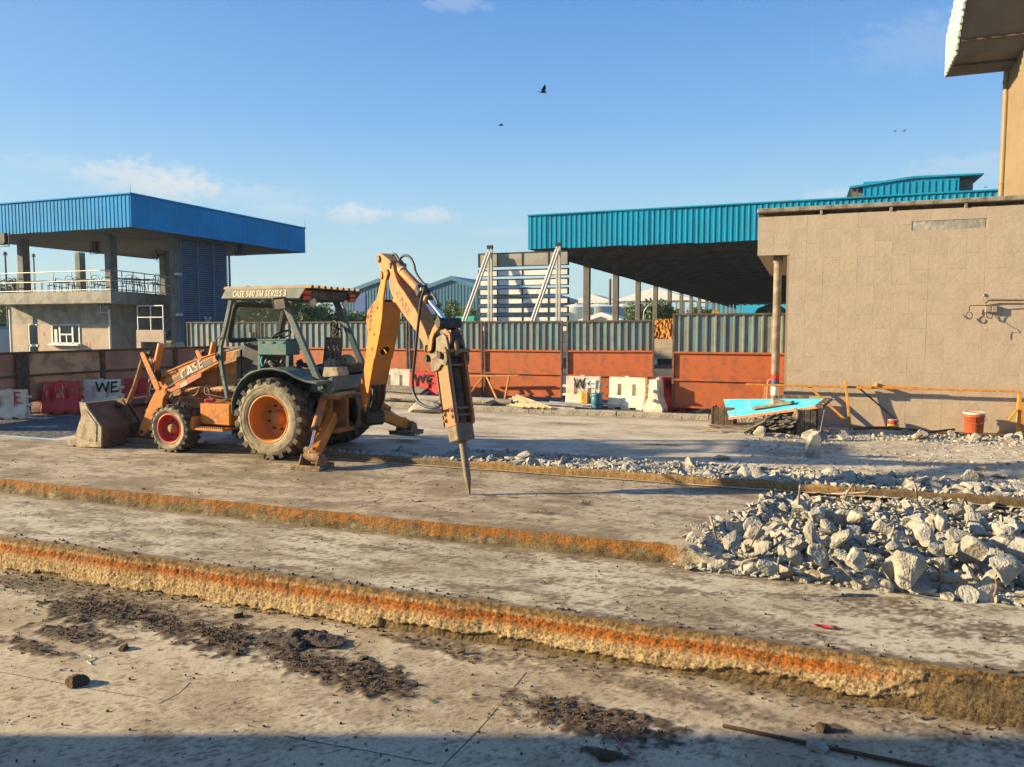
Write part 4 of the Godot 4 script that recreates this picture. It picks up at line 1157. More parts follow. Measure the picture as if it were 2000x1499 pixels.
	for i in 14:
		var px: float = [100, 112, 126, 138, 150, 176, 190, 200, 238, 248, 268, 276, 300, 306][i]
		var p := gz(px, 566, -31.6 - (i % 3) * 1.1)
		var ch: Node3D
		if proto == null:
			ch = thing("terrace_chair", "dark round-backed metal chair on the upper terrace", "chair", Vector3.ZERO, 0.0, "chairs on the terrace")
			nb(); lathe([Vector2(0.44, 0.0), Vector2(0.44, 0.21), Vector2(0.47, 0.21), Vector2(0.47, 0.0)], Vector3.ZERO, Vector3.UP, 12, false); part("seat", M.dark_frame, ch)
			for q in [[-1, -1], [1, -1], [1, 1], [-1, 1]]:
				nb(); cy(Vector3(q[0] * 0.2, 0, q[1] * 0.2), Vector3(q[0] * 0.15, 0.45, q[1] * 0.15), 0.014, 0.014, 5); part("leg", M.dark_frame, ch)
			nb(); tb(curve([Vector3(-0.22, 0.45, -0.1), Vector3(-0.22, 0.72, -0.18), Vector3(-0.12, 0.9, -0.24), Vector3(0.12, 0.9, -0.24), Vector3(0.22, 0.72, -0.18), Vector3(0.22, 0.45, -0.1)], 3), 0.014, 5); tb(curve([Vector3(-0.12, 0.45, -0.18), Vector3(-0.1, 0.72, -0.22), Vector3(0.1, 0.72, -0.22), Vector3(0.12, 0.45, -0.18)], 3), 0.012, 5); part("backrest", M.dark_frame, ch)
			proto = ch
		else:
			ch = proto.duplicate(); ch.name = numbered("terrace_chair"); add_child(ch)
		ch.position = Vector3(p.x, 4.02, p.z); ch.rotation.y = R.randf() * TAU
	var tp: Node3D = null
	for i in 6:
		var px: float = [82, 118, 168, 206, 250, 285][i]
		var p := gz(px, 566, -32.2 - (i % 2) * 1.0)
		var tbl: Node3D
		if tp == null:
			tbl = thing("terrace_table", "dark square metal table on the upper terrace", "table", Vector3.ZERO, 0.0, "tables on the terrace")
			nb(); bb(Vector3(-0.55, 0.72, -0.4), Vector3(0.55, 0.76, 0.4), 0.01); part("table_top", M.dark_frame, tbl)
			for q in [[-1, -1], [1, -1], [1, 1], [-1, 1]]:
				nb(); cy(Vector3(q[0] * 0.5, 0, q[1] * 0.35), Vector3(q[0] * 0.48, 0.72, q[1] * 0.33), 0.018, 0.018, 5); part("leg", M.dark_frame, tbl)
			tp = tbl
		else:
			tbl = tp.duplicate(); tbl.name = numbered("terrace_table"); add_child(tbl)
		tbl.position = Vector3(p.x, 4.02, p.z)

# ---------------------------------------------------------------- hoarding of steel panels: ribbed above, orange sheets below
func hoarding() -> void:
	R.seed = 41
	var strips := [mt(lin(0.165, 0.235, 0.225), lin(0.14, 0.19, 0.18), 0.5, 0.1, 0.6, 0.42, 0.0, 101), mt(lin(0.205, 0.235, 0.205), lin(0.165, 0.175, 0.15), 0.55, 0.1, 0.6, 0.45, 0.0, 102), mt(lin(0.125, 0.19, 0.195), lin(0.15, 0.165, 0.145), 0.5, 0.1, 0.6, 0.45, 0.0, 103)]
	var names := ["with a lean, in front of the pile of orange fibre", "behind the white barrier painted W", "behind the yellow timber trestle", "behind the loose pipes", "behind the backhoe boom", "behind the backhoe cab", "behind the engine of the backhoe"]
	# px of the left and right ends, z, y of bottom, lower rail, joint, top
	var list := [[1313, 1541, -18.30, 0.22, 0.86, 1.50, 2.44], [1107, 1278, -19.30, 0.24, 0.84, 1.47, 2.29], [945, 1099, -19.60, 0.24, 0.84, 1.46, 2.29], [799, 943, -19.60, 0.24, 0.84, 1.46, 2.29], [655, 797, -19.62, 0.24, 0.84, 1.46, 2.29], [508, 653, -19.60, 0.24, 0.84, 1.46, 2.29], [366, 506, -19.60, 0.24, 0.84, 1.46, 2.29]]
	var tell := ["tallest orange and grey-green steel hoarding panel, ending at the banded pipe post", "leaning orange and grey-green hoarding panel behind the white barrier painted W", "orange and grey-green hoarding panel behind the stacked metal tubes", "orange and grey-green hoarding panel partly behind the breaker hammer", "orange and grey-green hoarding panel right behind the backhoe boom", "orange and grey-green hoarding panel seen through the backhoe cab", "orange and grey-green hoarding panel hidden behind the backhoe bonnet"]
	for i in list.size():
		var q = list[i]
		var a := gz(q[0], 700, q[2])
		var b := gz(q[1], 700, q[2])
		var L := b.x - a.x
		var t := thing("hoarding_panel", tell[i], "hoarding panel", Vector3(a.x, 0, q[2]), 0.0, "hoarding panels of ribbed steel over orange sheet")
		t.rotation = Vector3(R.randf_range(-0.012, 0.012), R.randf_range(-0.012, 0.012), 0.008 if i == 1 else R.randf_range(-0.003, 0.003))
		var y0: float = q[3]; var y1: float = q[4]; var y2: float = q[5]; var y3: float = q[6]
		for xx in [0.0, L - 0.05]:
			nb(); bb(Vector3(xx, y2 + 0.03, -0.045), Vector3(xx + 0.05, y3, 0.012), 0.004); part("post", M.steel_frame, t)
			nb(); bb(Vector3(xx, y0, -0.045), Vector3(xx + 0.05, y2 + 0.029, 0.012), 0.004); part("post", M.panel_frame, t)
			nb(); bb(Vector3(xx + 0.004, 0.09, -0.05), Vector3(xx + 0.046, y0 + 0.1, -0.046 - 0.04), 0.0); part("leg", M.panel_frame, t)
		nb(); bb(Vector3(0.051, y3 - 0.045, -0.045), Vector3(L - 0.051, y3 - 0.001, 0.010), 0.004); part("rail", M.steel_frame, t)
		for yy in [y2, y1, y0]:
			nb(); bb(Vector3(0.051, yy, -0.043), Vector3(L - 0.051, yy + 0.045, 0.010), 0.004); part("rail", M.panel_orange, t)
		nb(); bb(Vector3(0.051, y1 + 0.046, -0.043), Vector3(L - 0.051, y2 - 0.001, -0.037)); part("orange_sheet", M.panel_orange, t)
		nb(); bb(Vector3(0.051, y0 + 0.046, -0.043), Vector3(L - 0.051, y1 - 0.001, -0.037)); part("orange_sheet", M.panel_orange, t)
		var n := 12
		var w := (L - 0.104) / n
		for k in n:
			nb(); ribbed(Vector3(0.052 + k * w, y2 + 0.046, -0.042), Vector3.RIGHT, Vector3.UP, Vector3.BACK, w - 0.001, y3 - y2 - 0.092, w - 0.001, 0.032, 0.30, 0.006)
			part("ribbed_strip", strips[R.randi() % 3], t)

func brown_fence() -> void:
	R.seed = 52
	var zs := [-10.2, -13.17, -15.35, -17.9, -20.4]
	var tell := ["stained brown plywood fence panel nearest the white barrier painted E", "stained tan plywood fence panel behind the red barrier", "reddish brown plywood fence panel behind the loader bucket", "reddish brown plywood fence panel behind the backhoe bonnet"]
	for i in 4:
		var L: float = zs[i] - zs[i + 1]
		var t := thing("plywood_fence", tell[i], "fence panel", Vector3(-17.5, 0, zs[i]), 0.0, "brown plywood fence panels")
		var m: StandardMaterial3D = [M.ply_dark, M.ply, M.ply_dark, M.ply_dark][i]
		for zz in [0.0, -L + 0.07]:
			nb(); bb(Vector3(-0.08, 0, zz - 0.065), Vector3(0.03, 1.53, zz), 0.005); part("post", M.rust_dark, t)
		for yy in [0.30, 0.92, 1.48]:
			nb(); bb(Vector3(-0.05, yy, -L + 0.071), Vector3(0.022, yy + 0.05, -0.066), 0.004); part("rail", M.rust_dark, t)
		for r in [[0.351, 0.919], [0.971, 1.479]]:
			nb(); bb(Vector3(-0.045, r[0], -L + 0.071), Vector3(-0.03, r[1], -0.066)); part("plywood_board", m, t)
	# dark gap between the first two panels, its shade given by a dark-coloured upright
	nb(); bb(Vector3(-0.02, 0.0, 0), Vector3(0.035, 1.5, 0.26)); solo("dark_gap_fill", M.wood_dark, "dark upright standing in for the shaded gap at the joint of the plywood fence", "plank", "", Vector3(-17.45, 0, -13.14))

# ---------------------------------------------------------------- trees
var crowns := []
func crown_mesh(seed_: int, n: int, leaf: float, tall: float) -> ArrayMesh:
	var r := RandomNumberGenerator.new()
	r.seed = seed_
	var lobes := []
	for i in 16:
		var a := r.randf() * TAU
		var y := r.randf_range(-0.75, 0.8)
		var rr := sqrt(1.0 - y * y) * r.randf_range(0.35, 0.78)
		lobes.append([Vector3(cos(a) * rr, y * tall, sin(a) * rr), r.randf_range(0.22, 0.42)])
	var P := PackedVector3Array(); var N := PackedVector3Array(); var Cc := PackedColorArray()
	for i in n:
		var l = lobes[r.randi() % lobes.size()]
		var d := Vector3(r.randfn(), r.randfn(), r.randfn()).normalized()
		var p: Vector3 = l[0] + d * l[1] * pow(r.randf(), 0.4)
		var nn := (d + Vector3(r.randfn(), r.randfn(), r.randfn()) * 0.6).normalized()
		var f := frame_of(nn, Vector3(r.randfn(), r.randfn(), r.randfn()))
		var s := leaf * r.randf_range(0.6, 1.4)
		var a := p + f.x * s; var b := p + f.y * s * 0.55; var c := p - f.x * s; var e := p - f.y * s * 0.55
		var g := r.randf_range(0.65, 1.25)
		var col := Color(g * r.randf_range(0.9, 1.3), g, g * 0.9)
		for v in [a, c, b, a, e, c]:
			P.append(v); N.append(nn); Cc.append(col)
	var A := []
	A.resize(Mesh.ARRAY_MAX)
	A[Mesh.ARRAY_VERTEX] = P; A[Mesh.ARRAY_NORMAL] = N; A[Mesh.ARRAY_COLOR] = Cc
	var m := ArrayMesh.new()
	m.add_surface_from_arrays(Mesh.PRIMITIVE_TRIANGLES, A)
	return m
func tree(at: Vector3, height: float, width: float, k: int, m: Material, label: String, group := "") -> void:
	if crowns.is_empty():
		for i in 4: crowns.append(crown_mesh(300 + i, 3600, 0.055, [0.8, 1.0, 0.7, 0.9][i]))
	var t := thing("tree", label, "tree", at, k * 1.3, group)
	var cyy := height * 0.56
	nb(); cy(Vector3.ZERO, Vector3(0.03, cyy * 0.7, 0), height * 0.028, height * 0.016, 8)
	for i in 5:
		var a := i * TAU / 5 + k
		cy(Vector3(0.02, cyy * (0.45 + 0.06 * i), 0), Vector3(cos(a) * width * 0.33, cyy * (0.95 + 0.1 * (i % 3)), sin(a) * width * 0.33), height * 0.012, height * 0.004, 6)
	part("trunk", M.bark, t)
	inst(crowns[k % 4], "crown", m, t, Transform3D(Basis.from_scale(Vector3(width * 0.5, height * 0.47, width * 0.5)), Vector3(0, cyy, 0)))

func gable_shed(called: String, label: String, cx: float, z: float, half: float, eave: float, ridge: float, depth: float, wall_m: Material, roof_m: Material, group: String) -> Node3D:
	var t := thing(called, label, "building", Vector3(cx, 0, z), 0.0, group)
	nb(); pr([Vector2(-half, 0), Vector2(half, 0), Vector2(half, eave), Vector2(0, ridge), Vector2(-half, eave)], Vector3.ZERO, Vector3.RIGHT, Vector3.UP, Vector3(0, 0, -depth)); part("wall", wall_m, t)
	var s := (ridge - eave) / half
	nb(); pr([Vector2(-half - 0.5, eave - s * 0.5), Vector2(0, ridge + 0.02), Vector2(half + 0.5, eave - s * 0.5), Vector2(half + 0.5, eave - s * 0.5 + 0.55), Vector2(0, ridge + 0.6), Vector2(-half - 0.5, eave - s * 0.5 + 0.55)], Vector3(0, 0, 0.35), Vector3.RIGHT, Vector3.UP, Vector3(0, 0, -depth - 0.7)); part("roof", roof_m, t)
	return t
func open_shed_far(label: String, x0: float, x1: float, z: float, y0: float, eave: float, ridge: float, depth: float) -> void:
	var t := thing("white_shed", label, "shed", Vector3(x0, 0, z), 0.0, "white open sheds in the distance")
	var w := x1 - x0
	nb(); pr([Vector2(0, eave), Vector2(w, eave), Vector2(w, eave + 0.3), Vector2(w * 0.5, ridge), Vector2(0, eave + 0.3)], Vector3.ZERO, Vector3.RIGHT, Vector3.UP, Vector3(0, 0, -depth)); part("roof", M.white, t)
	var n := int(w / 1.4)
	for i in n + 1:
		nb(); bb(Vector3(w * i / n - 0.12, y0, -0.4), Vector3(w * i / n + 0.12, eave, -0.16)); part("column", M.column, t)
	nb(); bb(Vector3(0, 0, -depth), Vector3(w, y0, 0)); part("deck", M.white, t)

func background() -> void:
	var teal := mt(lin(0.016, 0.125, 0.205), lin(0.014, 0.108, 0.18), 0.6, 0.0, 0.08, 0.45, 0.0, 111)
	var bluew := plain(lin(0.025, 0.075, 0.26), 0.6)
	var roofm := mt(lin(0.03, 0.15, 0.25), lin(0.026, 0.13, 0.215), 0.5, 0.0, 0.08, 0.45, 0.0, 112)
	for q in [[-57.6, "teal gabled factory with a blue bay, seen behind the backhoe boom"], [-46.2, "teal gabled factory seen between the boom and the sign frame"]]:
		var t := gable_shed("factory", q[1], q[0], -98.5, 6.4, 6.8, 8.7, 40.0, teal, roofm, "gabled teal factories")
		for k in 25:
			var x := -6.2 + k * 0.5
			nb(); bb(Vector3(x, 0, 0.001), Vector3(x + 0.07, 6.8 + (6.2 - absf(x)) / 6.4 * 1.7, 0.05)); part("wall_rib", teal, t)
		nb(); bb(Vector3(-4.2, 0, 0.06), Vector3(-2.6, 7.1, 0.09)); part("blue_bay", bluew, t)
		nb(); bb(Vector3(-4.9, 2.9, 0.06), Vector3(-4.2, 4.4, 0.09)); bb(Vector3(2.4, 2.9, 0.06), Vector3(3.4, 4.3, 0.09)); part("yellow_window", plain(lin(0.36, 0.32, 0.10), 0.6), t)
	# trees: behind the cab, beside the factories, behind the canteen
	var spots := [[455, 578, 62, 5.5, 7.5], [500, 572, 60, 6.0, 8.0], [545, 575, 62, 5.4, 7.0], [590, 586, 58, 4.6, 4.2], [612, 592, 60, 3.2, 4.0], [665, 602, 64, 3.3, 4.4], [700, 606, 62, 3.2, 3.8], [870, 588, 66, 4.2, 3.6], [885, 598, 64, 3.6, 3.0], [932, 603, 60, 3.2, 3.4], [720, 604, 66, 3.4, 3.6], [760, 606, 66, 3.2, 3.6], [640, 600, 66, 3.8, 4.2]]
	var tl := ["tree seen through the backhoe windscreen", "tree in the row behind the hoarding beside the backhoe"]
	for i in spots.size():
		var s = spots[i]
		var p := gd(s[0], 640, s[2])
		var h = 2.11 + (640.0 - s[1]) * s[2] / FPX
		tree(Vector3(p.x, 0, p.z), h * 1.02, s[4], i, M.leaf_a if i % 3 else M.leaf_b, "leafy green %s" % (tl[0] if i < 3 else tl[1]), "trees behind the hoarding")
	for q in [[20, 600, 75, 4.6], [0, 545, 82, 7.0], [45, 575, 84, 5.0], [-25, 560, 78, 6.0], [345, 555, 75, 4.0], [332, 600, 60, 3.2]]:
		var p := gd(q[0], 640, q[2])
		tree(Vector3(p.x, 0, p.z), 2.11 + (640.0 - q[1]) * q[2] / FPX, q[3] * 1.3, int(q[0]) % 4, M.leaf_b, "yellow-green tree behind the canteen with the blue canopy", "trees behind the canteen")
	for q in [[1262, 578, 68, 5.6], [1285, 592, 70, 4.6], [1315, 602, 80, 5.0], [1345, 600, 95, 6.0], [1365, 604, 95, 6.0]]:
		var p := gd(q[0], 640, q[2])
		tree(Vector3(p.x, 0, p.z), 2.11 + (640.0 - q[1]) * q[2] / FPX, q[3], int(q[0]) % 4, M.leaf_a, "dark green round tree seen between the shed columns", "trees beyond the shed")
	# pale boundary wall and poles beside the canteen
	var w0 := gd(-40, 640, 55); var w1 := gd(60, 640, 55)
	nb(); beam(Vector3(w0.x, 1.0, w0.z), Vector3(w1.x, 1.0, w1.z), 0.2, 2.0); solo("boundary_wall", mt(lin(0.33, 0.36, 0.38), lin(0.28, 0.31, 0.33), 0.8, 0.0, 0.3, 0.45, 0.0, 113), "pale grey boundary wall with trees above it beside the canteen", "wall")
	nb(); beam(Vector3(w0.x, 2.08, w0.z), Vector3(w1.x, 2.08, w1.z), 0.26, 0.15); solo("wall_coping", plain(lin(0.06, 0.22, 0.34), 0.6), "blue coping along the pale boundary wall", "coping")
	for q in [[16, 500, 57, 0.09], [71, 503, 66, 0.09], [30, 560, 45, 0.1]]:
		var p := gd(q[0], 640, q[2])
		var h: float = 2.11 + (640.0 - q[1]) * q[2] / FPX
		var pl := thing("pole", "thin grey pole with a small cap standing behind the terrace", "pole", Vector3(p.x, 0, p.z), 0.0, "poles behind the canteen")
		nb(); cy(Vector3.ZERO, Vector3(0, h, 0), q[3], q[3] * 0.7, 8); part("shaft", M.column, pl)
		nb(); cy(Vector3(0, h, 0), Vector3(0, h + 0.25, 0), 0.16, 0.1, 8); part("cap", M.column, pl)
	# wooded hill far away
	var hill := sheet(60, 12, func(u: float, v: float) -> Vector3:
		var a := lerpf(-1.35, -0.90, u)
		var n := fbm(3, 6.0, 4).get_noise_1d(u * 3.0)
		var ridge := maxf(2.0, 58.0 * (1.0 - sstep(0.72, 0.98, u)) + n * 5.0)
		var d := 480.0 + v * 120.0
		return Vector3(sin(a) * d, ridge * sin(minf(1.0, v * 1.4) * PI * 0.5) - 2.0, -cos(a) * d), func(u: float, v: float, p: Vector3) -> Color: return Color(1, 1, 1))
	struct("hill", hill, plain(lin(0.05, 0.09, 0.05), 0.95))
	# frame of boards seen from behind
	var sb := thing("sign_frame", "back of a big sign of white boards in dark frames on braced grey posts", "sign frame", Vector3(0, 0, -25.0))
	var rows := [[493, 520], [526.5, 539], [545, 558], [563.5, 576], [582, 594], [600, 611.5], [618, 630], [636, 648]]
	var xs := [935, 971.5, 1020, 1071, 1110]
	var greyb := mt(lin(0.30, 0.285, 0.235), lin(0.25, 0.235, 0.19), 0.7, 0.0, 0.6, 0.42, 0.0, 114)
	for r in rows.size():
		var ya := gz(1020, rows[r][1], -25.0).y
		var yb := gz(1020, rows[r][0], -25.0).y
		for c in 4:
			var x0 := gz(xs[c], 600, -25.0).x
			var x1 := gz(xs[c + 1], 600, -25.0).x
			nb(); bb(Vector3(x0 + 0.025, ya + 0.02, -0.02), Vector3(x1 - 0.025, yb - 0.02, -0.008)); part("board", greyb if r == 0 else M.white, sb)
		var xa := gz(xs[0], 600, -25.0).x
		var xb := gz(xs[4], 600, -25.0).x
		nb(); bb(Vector3(xa - 0.02, ya - 0.01, -0.02), Vector3(xb + 0.02, ya + 0.02, 0.012)); bb(Vector3(xa - 0.02, yb - 0.02, -0.02), Vector3(xb + 0.02, yb + 0.01, 0.012)); part("frame_rail", M.dark_frame, sb)
		for c in 5:
			var x := gz(xs[c], 600, -25.0).x
			nb(); bb(Vector3(x - 0.02, ya + 0.021, -0.02), Vector3(x + 0.02, yb - 0.021, 0.010)); part("frame_upright", M.dark_frame, sb)
	for px in [951.5, 1085.0]:
		for k in 2:
			var x := gz(px + k * 5.5, 600, -24.7).x
			nb(); bb(Vector3(x - 0.035, 0.0, 0.12), Vector3(x + 0.035, 4.82, 0.20), 0.005); part("post", M.rail, sb)
			nb(); bb(Vector3(x - 0.05, 4.82, 0.11), Vector3(x + 0.05, 4.94, 0.21)); part("post_cap", M.dark_frame, sb)
			nb(); beam(Vector3(x, 4.7, 0.25), Vector3(x - 0.62, 2.3, 1.0), 0.06, 0.06); beam(Vector3(x - 0.62, 2.3, 1.0), Vector3(x - 1.2, 0.0, 1.72), 0.06, 0.06); part("brace", M.rail, sb)
	# pile of orange fibre behind a precast wall, seen through the gap
	R.seed = 66
	var pw := thing("precast_wall", "low cream precast wall of square blocks with dark feet, seen through the hoarding gap", "wall", Vector3(-9.4, 0.1, -41.6))
	for k in 5:
		nb(); bb(Vector3(k * 0.76 + 0.004, 0.32, -0.3), Vector3(k * 0.76 + 0.752, 0.86, 0), 0.01); part("block", M.render_tan, pw)
		nb(); bb(Vector3(k * 0.76 + 0.004, 0.868, -0.3), Vector3(k * 0.76 + 0.752, 1.38, 0), 0.01); part("block", M.render_tan, pw)
	for k in 3:
		nb(); bb(Vector3(0.1 + k * 1.5, 0, -0.3), Vector3(0.55 + k * 1.5, 0.31, 0)); part("foot", M.white, pw)
	nb(); bb(Vector3(0, 0, -0.5), Vector3(3.8, 0.31, -0.31)); part("dark_base", M.dark_frame, pw)
	var pn := fbm(17, 5.0, 5)
	var pile := sheet(260, 140, func(u: float, v: float) -> Vector3:
		var x := lerpf(-5.0, 5.0, u)
		var z := lerpf(-4.5, 2.0, v)
		var h := 2.4 * (1.0 - pow(absf(x) / 5.0, 2.0)) * sstep(2.0, 0.0, z) * sstep(-4.5, -2.0, z)
		return Vector3(x, h + pn.get_noise_2d(x, z) * 0.30 * minf(1.0, h), z), func(u: float, v: float, p: Vector3) -> Color:
			return lin(0.50, 0.22, 0.045).lerp(lin(0.13, 0.065, 0.022), sstep(0.0, 0.6, -pn.get_noise_2d(p.x * 1.4, p.z * 1.4 + 3.0))))
	var pil := inst(pile, "fibre_pile", vcol(ramp_tex(90, 0.035, 6, [[0.0, lin(0.60, 0.54, 0.47)], [0.34, lin(0.80, 0.76, 0.71)], [0.48, lin(0.95, 0.94, 0.92)], [0.62, lin(1, 1, 1)], [1.0, lin(1, 1, 1)]], 1024, 0.24), 0.95, 0.8), self, Transform3D(Basis(), Vector3(-7.2, 0.1, -45.0)))
	meta(pil, "heap of orange palm fibre behind the cream precast wall", "heap")
	# white open sheds, tanks and a stack far behind
	open_shed_far("white open-sided shed beyond the sign frame, above the round tanks", -43.0, -34.5, -147.0, 3.8, 6.9, 8.6, 9.0)
	open_shed_far("larger white open-sided shed behind the round tree", -34.6, -20.0, -150.0, 3.8, 7.3, 9.9, 12.0)
	open_shed_far("small white open-sided shed glimpsed between far shed columns", -19.0, -11.0, -150.0, 3.8, 7.0, 9.0, 9.0)
	for q in [[1124, 601, 110, 2.6, "pale green square tank behind the sign frame"], [1168, 600, 120, 3.6, "low cream round tank left of the tall stack"], [1215, 600, 122, 3.4, "low cream round tank between two shed columns"]]:
		var p := gd(q[0], 640, q[2])
		var h: float = 2.11 + (640.0 - q[1]) * q[2] / FPX
		var tk := thing("storage_tank", q[4], "tank", Vector3(p.x, 0, p.z), 0.0, "storage tanks in the distance")
		nb(); cy(Vector3.ZERO, Vector3(0, h, 0), q[3], q[3], 20); part("shell", mt(lin(0.42, 0.50, 0.44), lin(0.48, 0.50, 0.42), 0.7, 0.0, 0.2, 0.45, 0.0, 115), tk)
		nb(); cy(Vector3(0, h, 0), Vector3(0, h + 0.5, 0), q[3], 0.2, 20); part("lid", M.white, tk)
	var ws := gd(1175, 640, 100)
	gable_shed("white_house", "small white gabled store below the round tanks", ws.x, ws.z, 2.6, 2.7, 3.5, 6.0, M.white, M.white, "")
	for q in [[1191, 546, 135, 0.28], [1245, 548, 140, 0.2]]:
		var p := gd(q[0], 640, q[2])
		nb(); cy(Vector3.ZERO, Vector3(0, 2.11 + (640.0 - q[1]) * q[2] / FPX, 0), q[3], q[3] * 0.8, 8); solo("smoke_stack", M.rust_dark, "thin brown steel stack beyond the shed" if q[0] < 1200 else "thinner steel stack behind the larger white shed", "stack", "", Vector3(p.x, 0, p.z))
	var lp := gd(1257, 640, 55)
	var lamp := thing("street_lamp", "pale curved street lamp in front of the round tree", "street lamp", Vector3(lp.x, 0, lp.z))
	nb(); tb(curve([Vector3.ZERO, Vector3(0, 2.8, 0), Vector3(0.08, 3.35, 0), Vector3(0.4, 3.75, 0)]), 0.035, 6); part("pole", M.rail, lamp)
	nb(); bx(Vector3(0.52, 3.83, 0), Vector3(0.3, 0.06, 0.12), Basis(Vector3.BACK, 0.4), 0.01); part("lamp_head", M.rail, lamp)
	var fb := thing("far_cyan_building", "far building with a bright cyan band over a tan wall at the shed's end", "building", Vector3(-16, 0, -172))
	nb(); bb(Vector3(-4, 0, -10), Vector3(34, 4.4, 0)); part("wall", M.render_tan, fb)
	nb(); bb(Vector3(-4.1, 4.41, -10.1), Vector3(34.1, 8.1, 0.1)); part("cyan_band", plain(lin(0.02, 0.36, 0.56), 0.5), fb)
	# green machine at the far end of the shed
	var gp := gd(1502, 640, 48)
	var gm_ := thing("green_loader", "dark green machine with a rounded cab parked inside the shed", "machine", Vector3(gp.x, 0.1, gp.z))
	nb(); pr([Vector2(-0.9, 0.0), Vector2(1.0, 0.0), Vector2(1.0, 3.1), Vector2(0.5, 3.5), Vector2(-0.1, 3.45), Vector2(-0.7, 3.2), Vector2(-0.9, 2.9)], Vector3.ZERO, Vector3.RIGHT, Vector3.UP, Vector3(0, 0, -1.6), 0.05); part("body", plain(lin(0.03, 0.08, 0.07), 0.5), gm_)
	nb(); bb(Vector3(-0.7, 2.5, 0.01), Vector3(-0.1, 3.1, 0.03)); bb(Vector3(0.05, 2.5, 0.01), Vector3(0.8, 3.15, 0.03)); part("window", M.window, gm_)
	nb(); bb(Vector3(-0.1, 2.75, 0.04), Vector3(0.06, 3.0, 0.06)); part("lamp", plain(lin(0.6, 0.6, 0.1), 0.4), gm_)
	for q in [[-0.5, 0.02], [0.6, 0.02]]:
		nb(); cy(Vector3(q[0], 0.45, 0.25), Vector3(q[0], 0.45, -0.1), 0.45, 0.45, 14); part("wheel", M.rubber, gm_)
	var yp := gd(1398, 640, 70)
	var ym := thing("yellow_machine", "small yellow loader arm under the shed roof", "machine", Vector3(yp.x, 0.1, yp.z))
	nb(); beam(Vector3(-0.7, 2.6, 0), Vector3(-0.1, 3.6, 0), 0.25, 0.2); beam(Vector3(-0.1, 3.6, 0), Vector3(0.6, 2.9, 0), 0.25, 0.2); part("arm", plain(lin(0.5, 0.32, 0.03), 0.5), ym)
	nb(); bb(Vector3(-0.8, 0.0, -0.6), Vector3(0.8, 2.6, 0.4), 0.1); part("body", plain(lin(0.5, 0.32, 0.03), 0.5), ym)
	var gt := gd(915, 640, 33)
	nb(); bb(Vector3(-0.5, 0.1, -0.4), Vector3(0.5, 2.58, 0.4), 0.08); solo("green_bin", plain(lin(0.02, 0.36, 0.22), 0.5), "bright green bin top showing above the hoarding beside the sign frame", "bin", "", Vector3(gt.x, 0, gt.z))

# ---------------------------------------------------------------- the backhoe
const BO := Vector3(-7.92, 0, -11.04)         # ground below the rear axle
const BU := Vector3(0.797, 0, 0.604)          # the boom is swung out along this
const BN := Vector3(-0.604, 0, 0.797)
const BP := Vector3(1.05, 0, 0)               # foot of the boom
func lp(x: float, y: float, zl: float) -> Vector3:
	return gz(x, y, BO.z + zl) - BO
func l2(x: float, y: float, zl: float) -> Vector2:
	var p := lp(x, y, zl)
	return Vector2(p.x, p.y)
func za(x: float, y: float) -> Vector2: return Vector2(220 + x / 6.246, 660 + y / 6.246)
func zb(x: float, y: float) -> Vector2: return Vector2(700 + x / 5.765, 480 + y / 5.765)
func zc(x: float, y: float) -> Vector2: return Vector2(420 + x / 5.354, 550 + y / 5.354)
func zd(x: float, y: float) -> Vector2: return Vector2(540 + x / 6.247, 700 + y / 6.247)
func side(pts: Array, conv: Callable, zl: float) -> Array:      # traced outline -> (x, y) on a plane beside the machine
	var o := []
	for p in pts:
		var q: Vector2 = conv.call(p[0], p[1])
		o.append(l2(q.x, q.y, zl))
	return o
func bpt(p: Vector2, off: float) -> Vector2:                     # pixel -> (reach, height) on the boom's upright plane
	var d := ray(p.x, p.y)
	var p0 := BO + BP + BN * off
	var t := (p0 - CAM_POS).dot(BN) / d.dot(BN)
	var q := CAM_POS + d * t - p0
	return Vector2(q.dot(BU), q.y)
func boomp(pts: Array, conv: Callable, off: float) -> Array:
	var o := []
	for p in pts: o.append(bpt(conv.call(p[0], p[1]), off))
	return o
func b3(v: Vector2, off: float) -> Vector3:
	return BP + BU * v.x + Vector3(0, v.y, 0) + BN * off
func bplate(pts: Array, off: float, th: float, bev := 0.006) -> void:
	pr(pts, BP + BN * off, BU, Vector3.UP, BN * -th, bev)

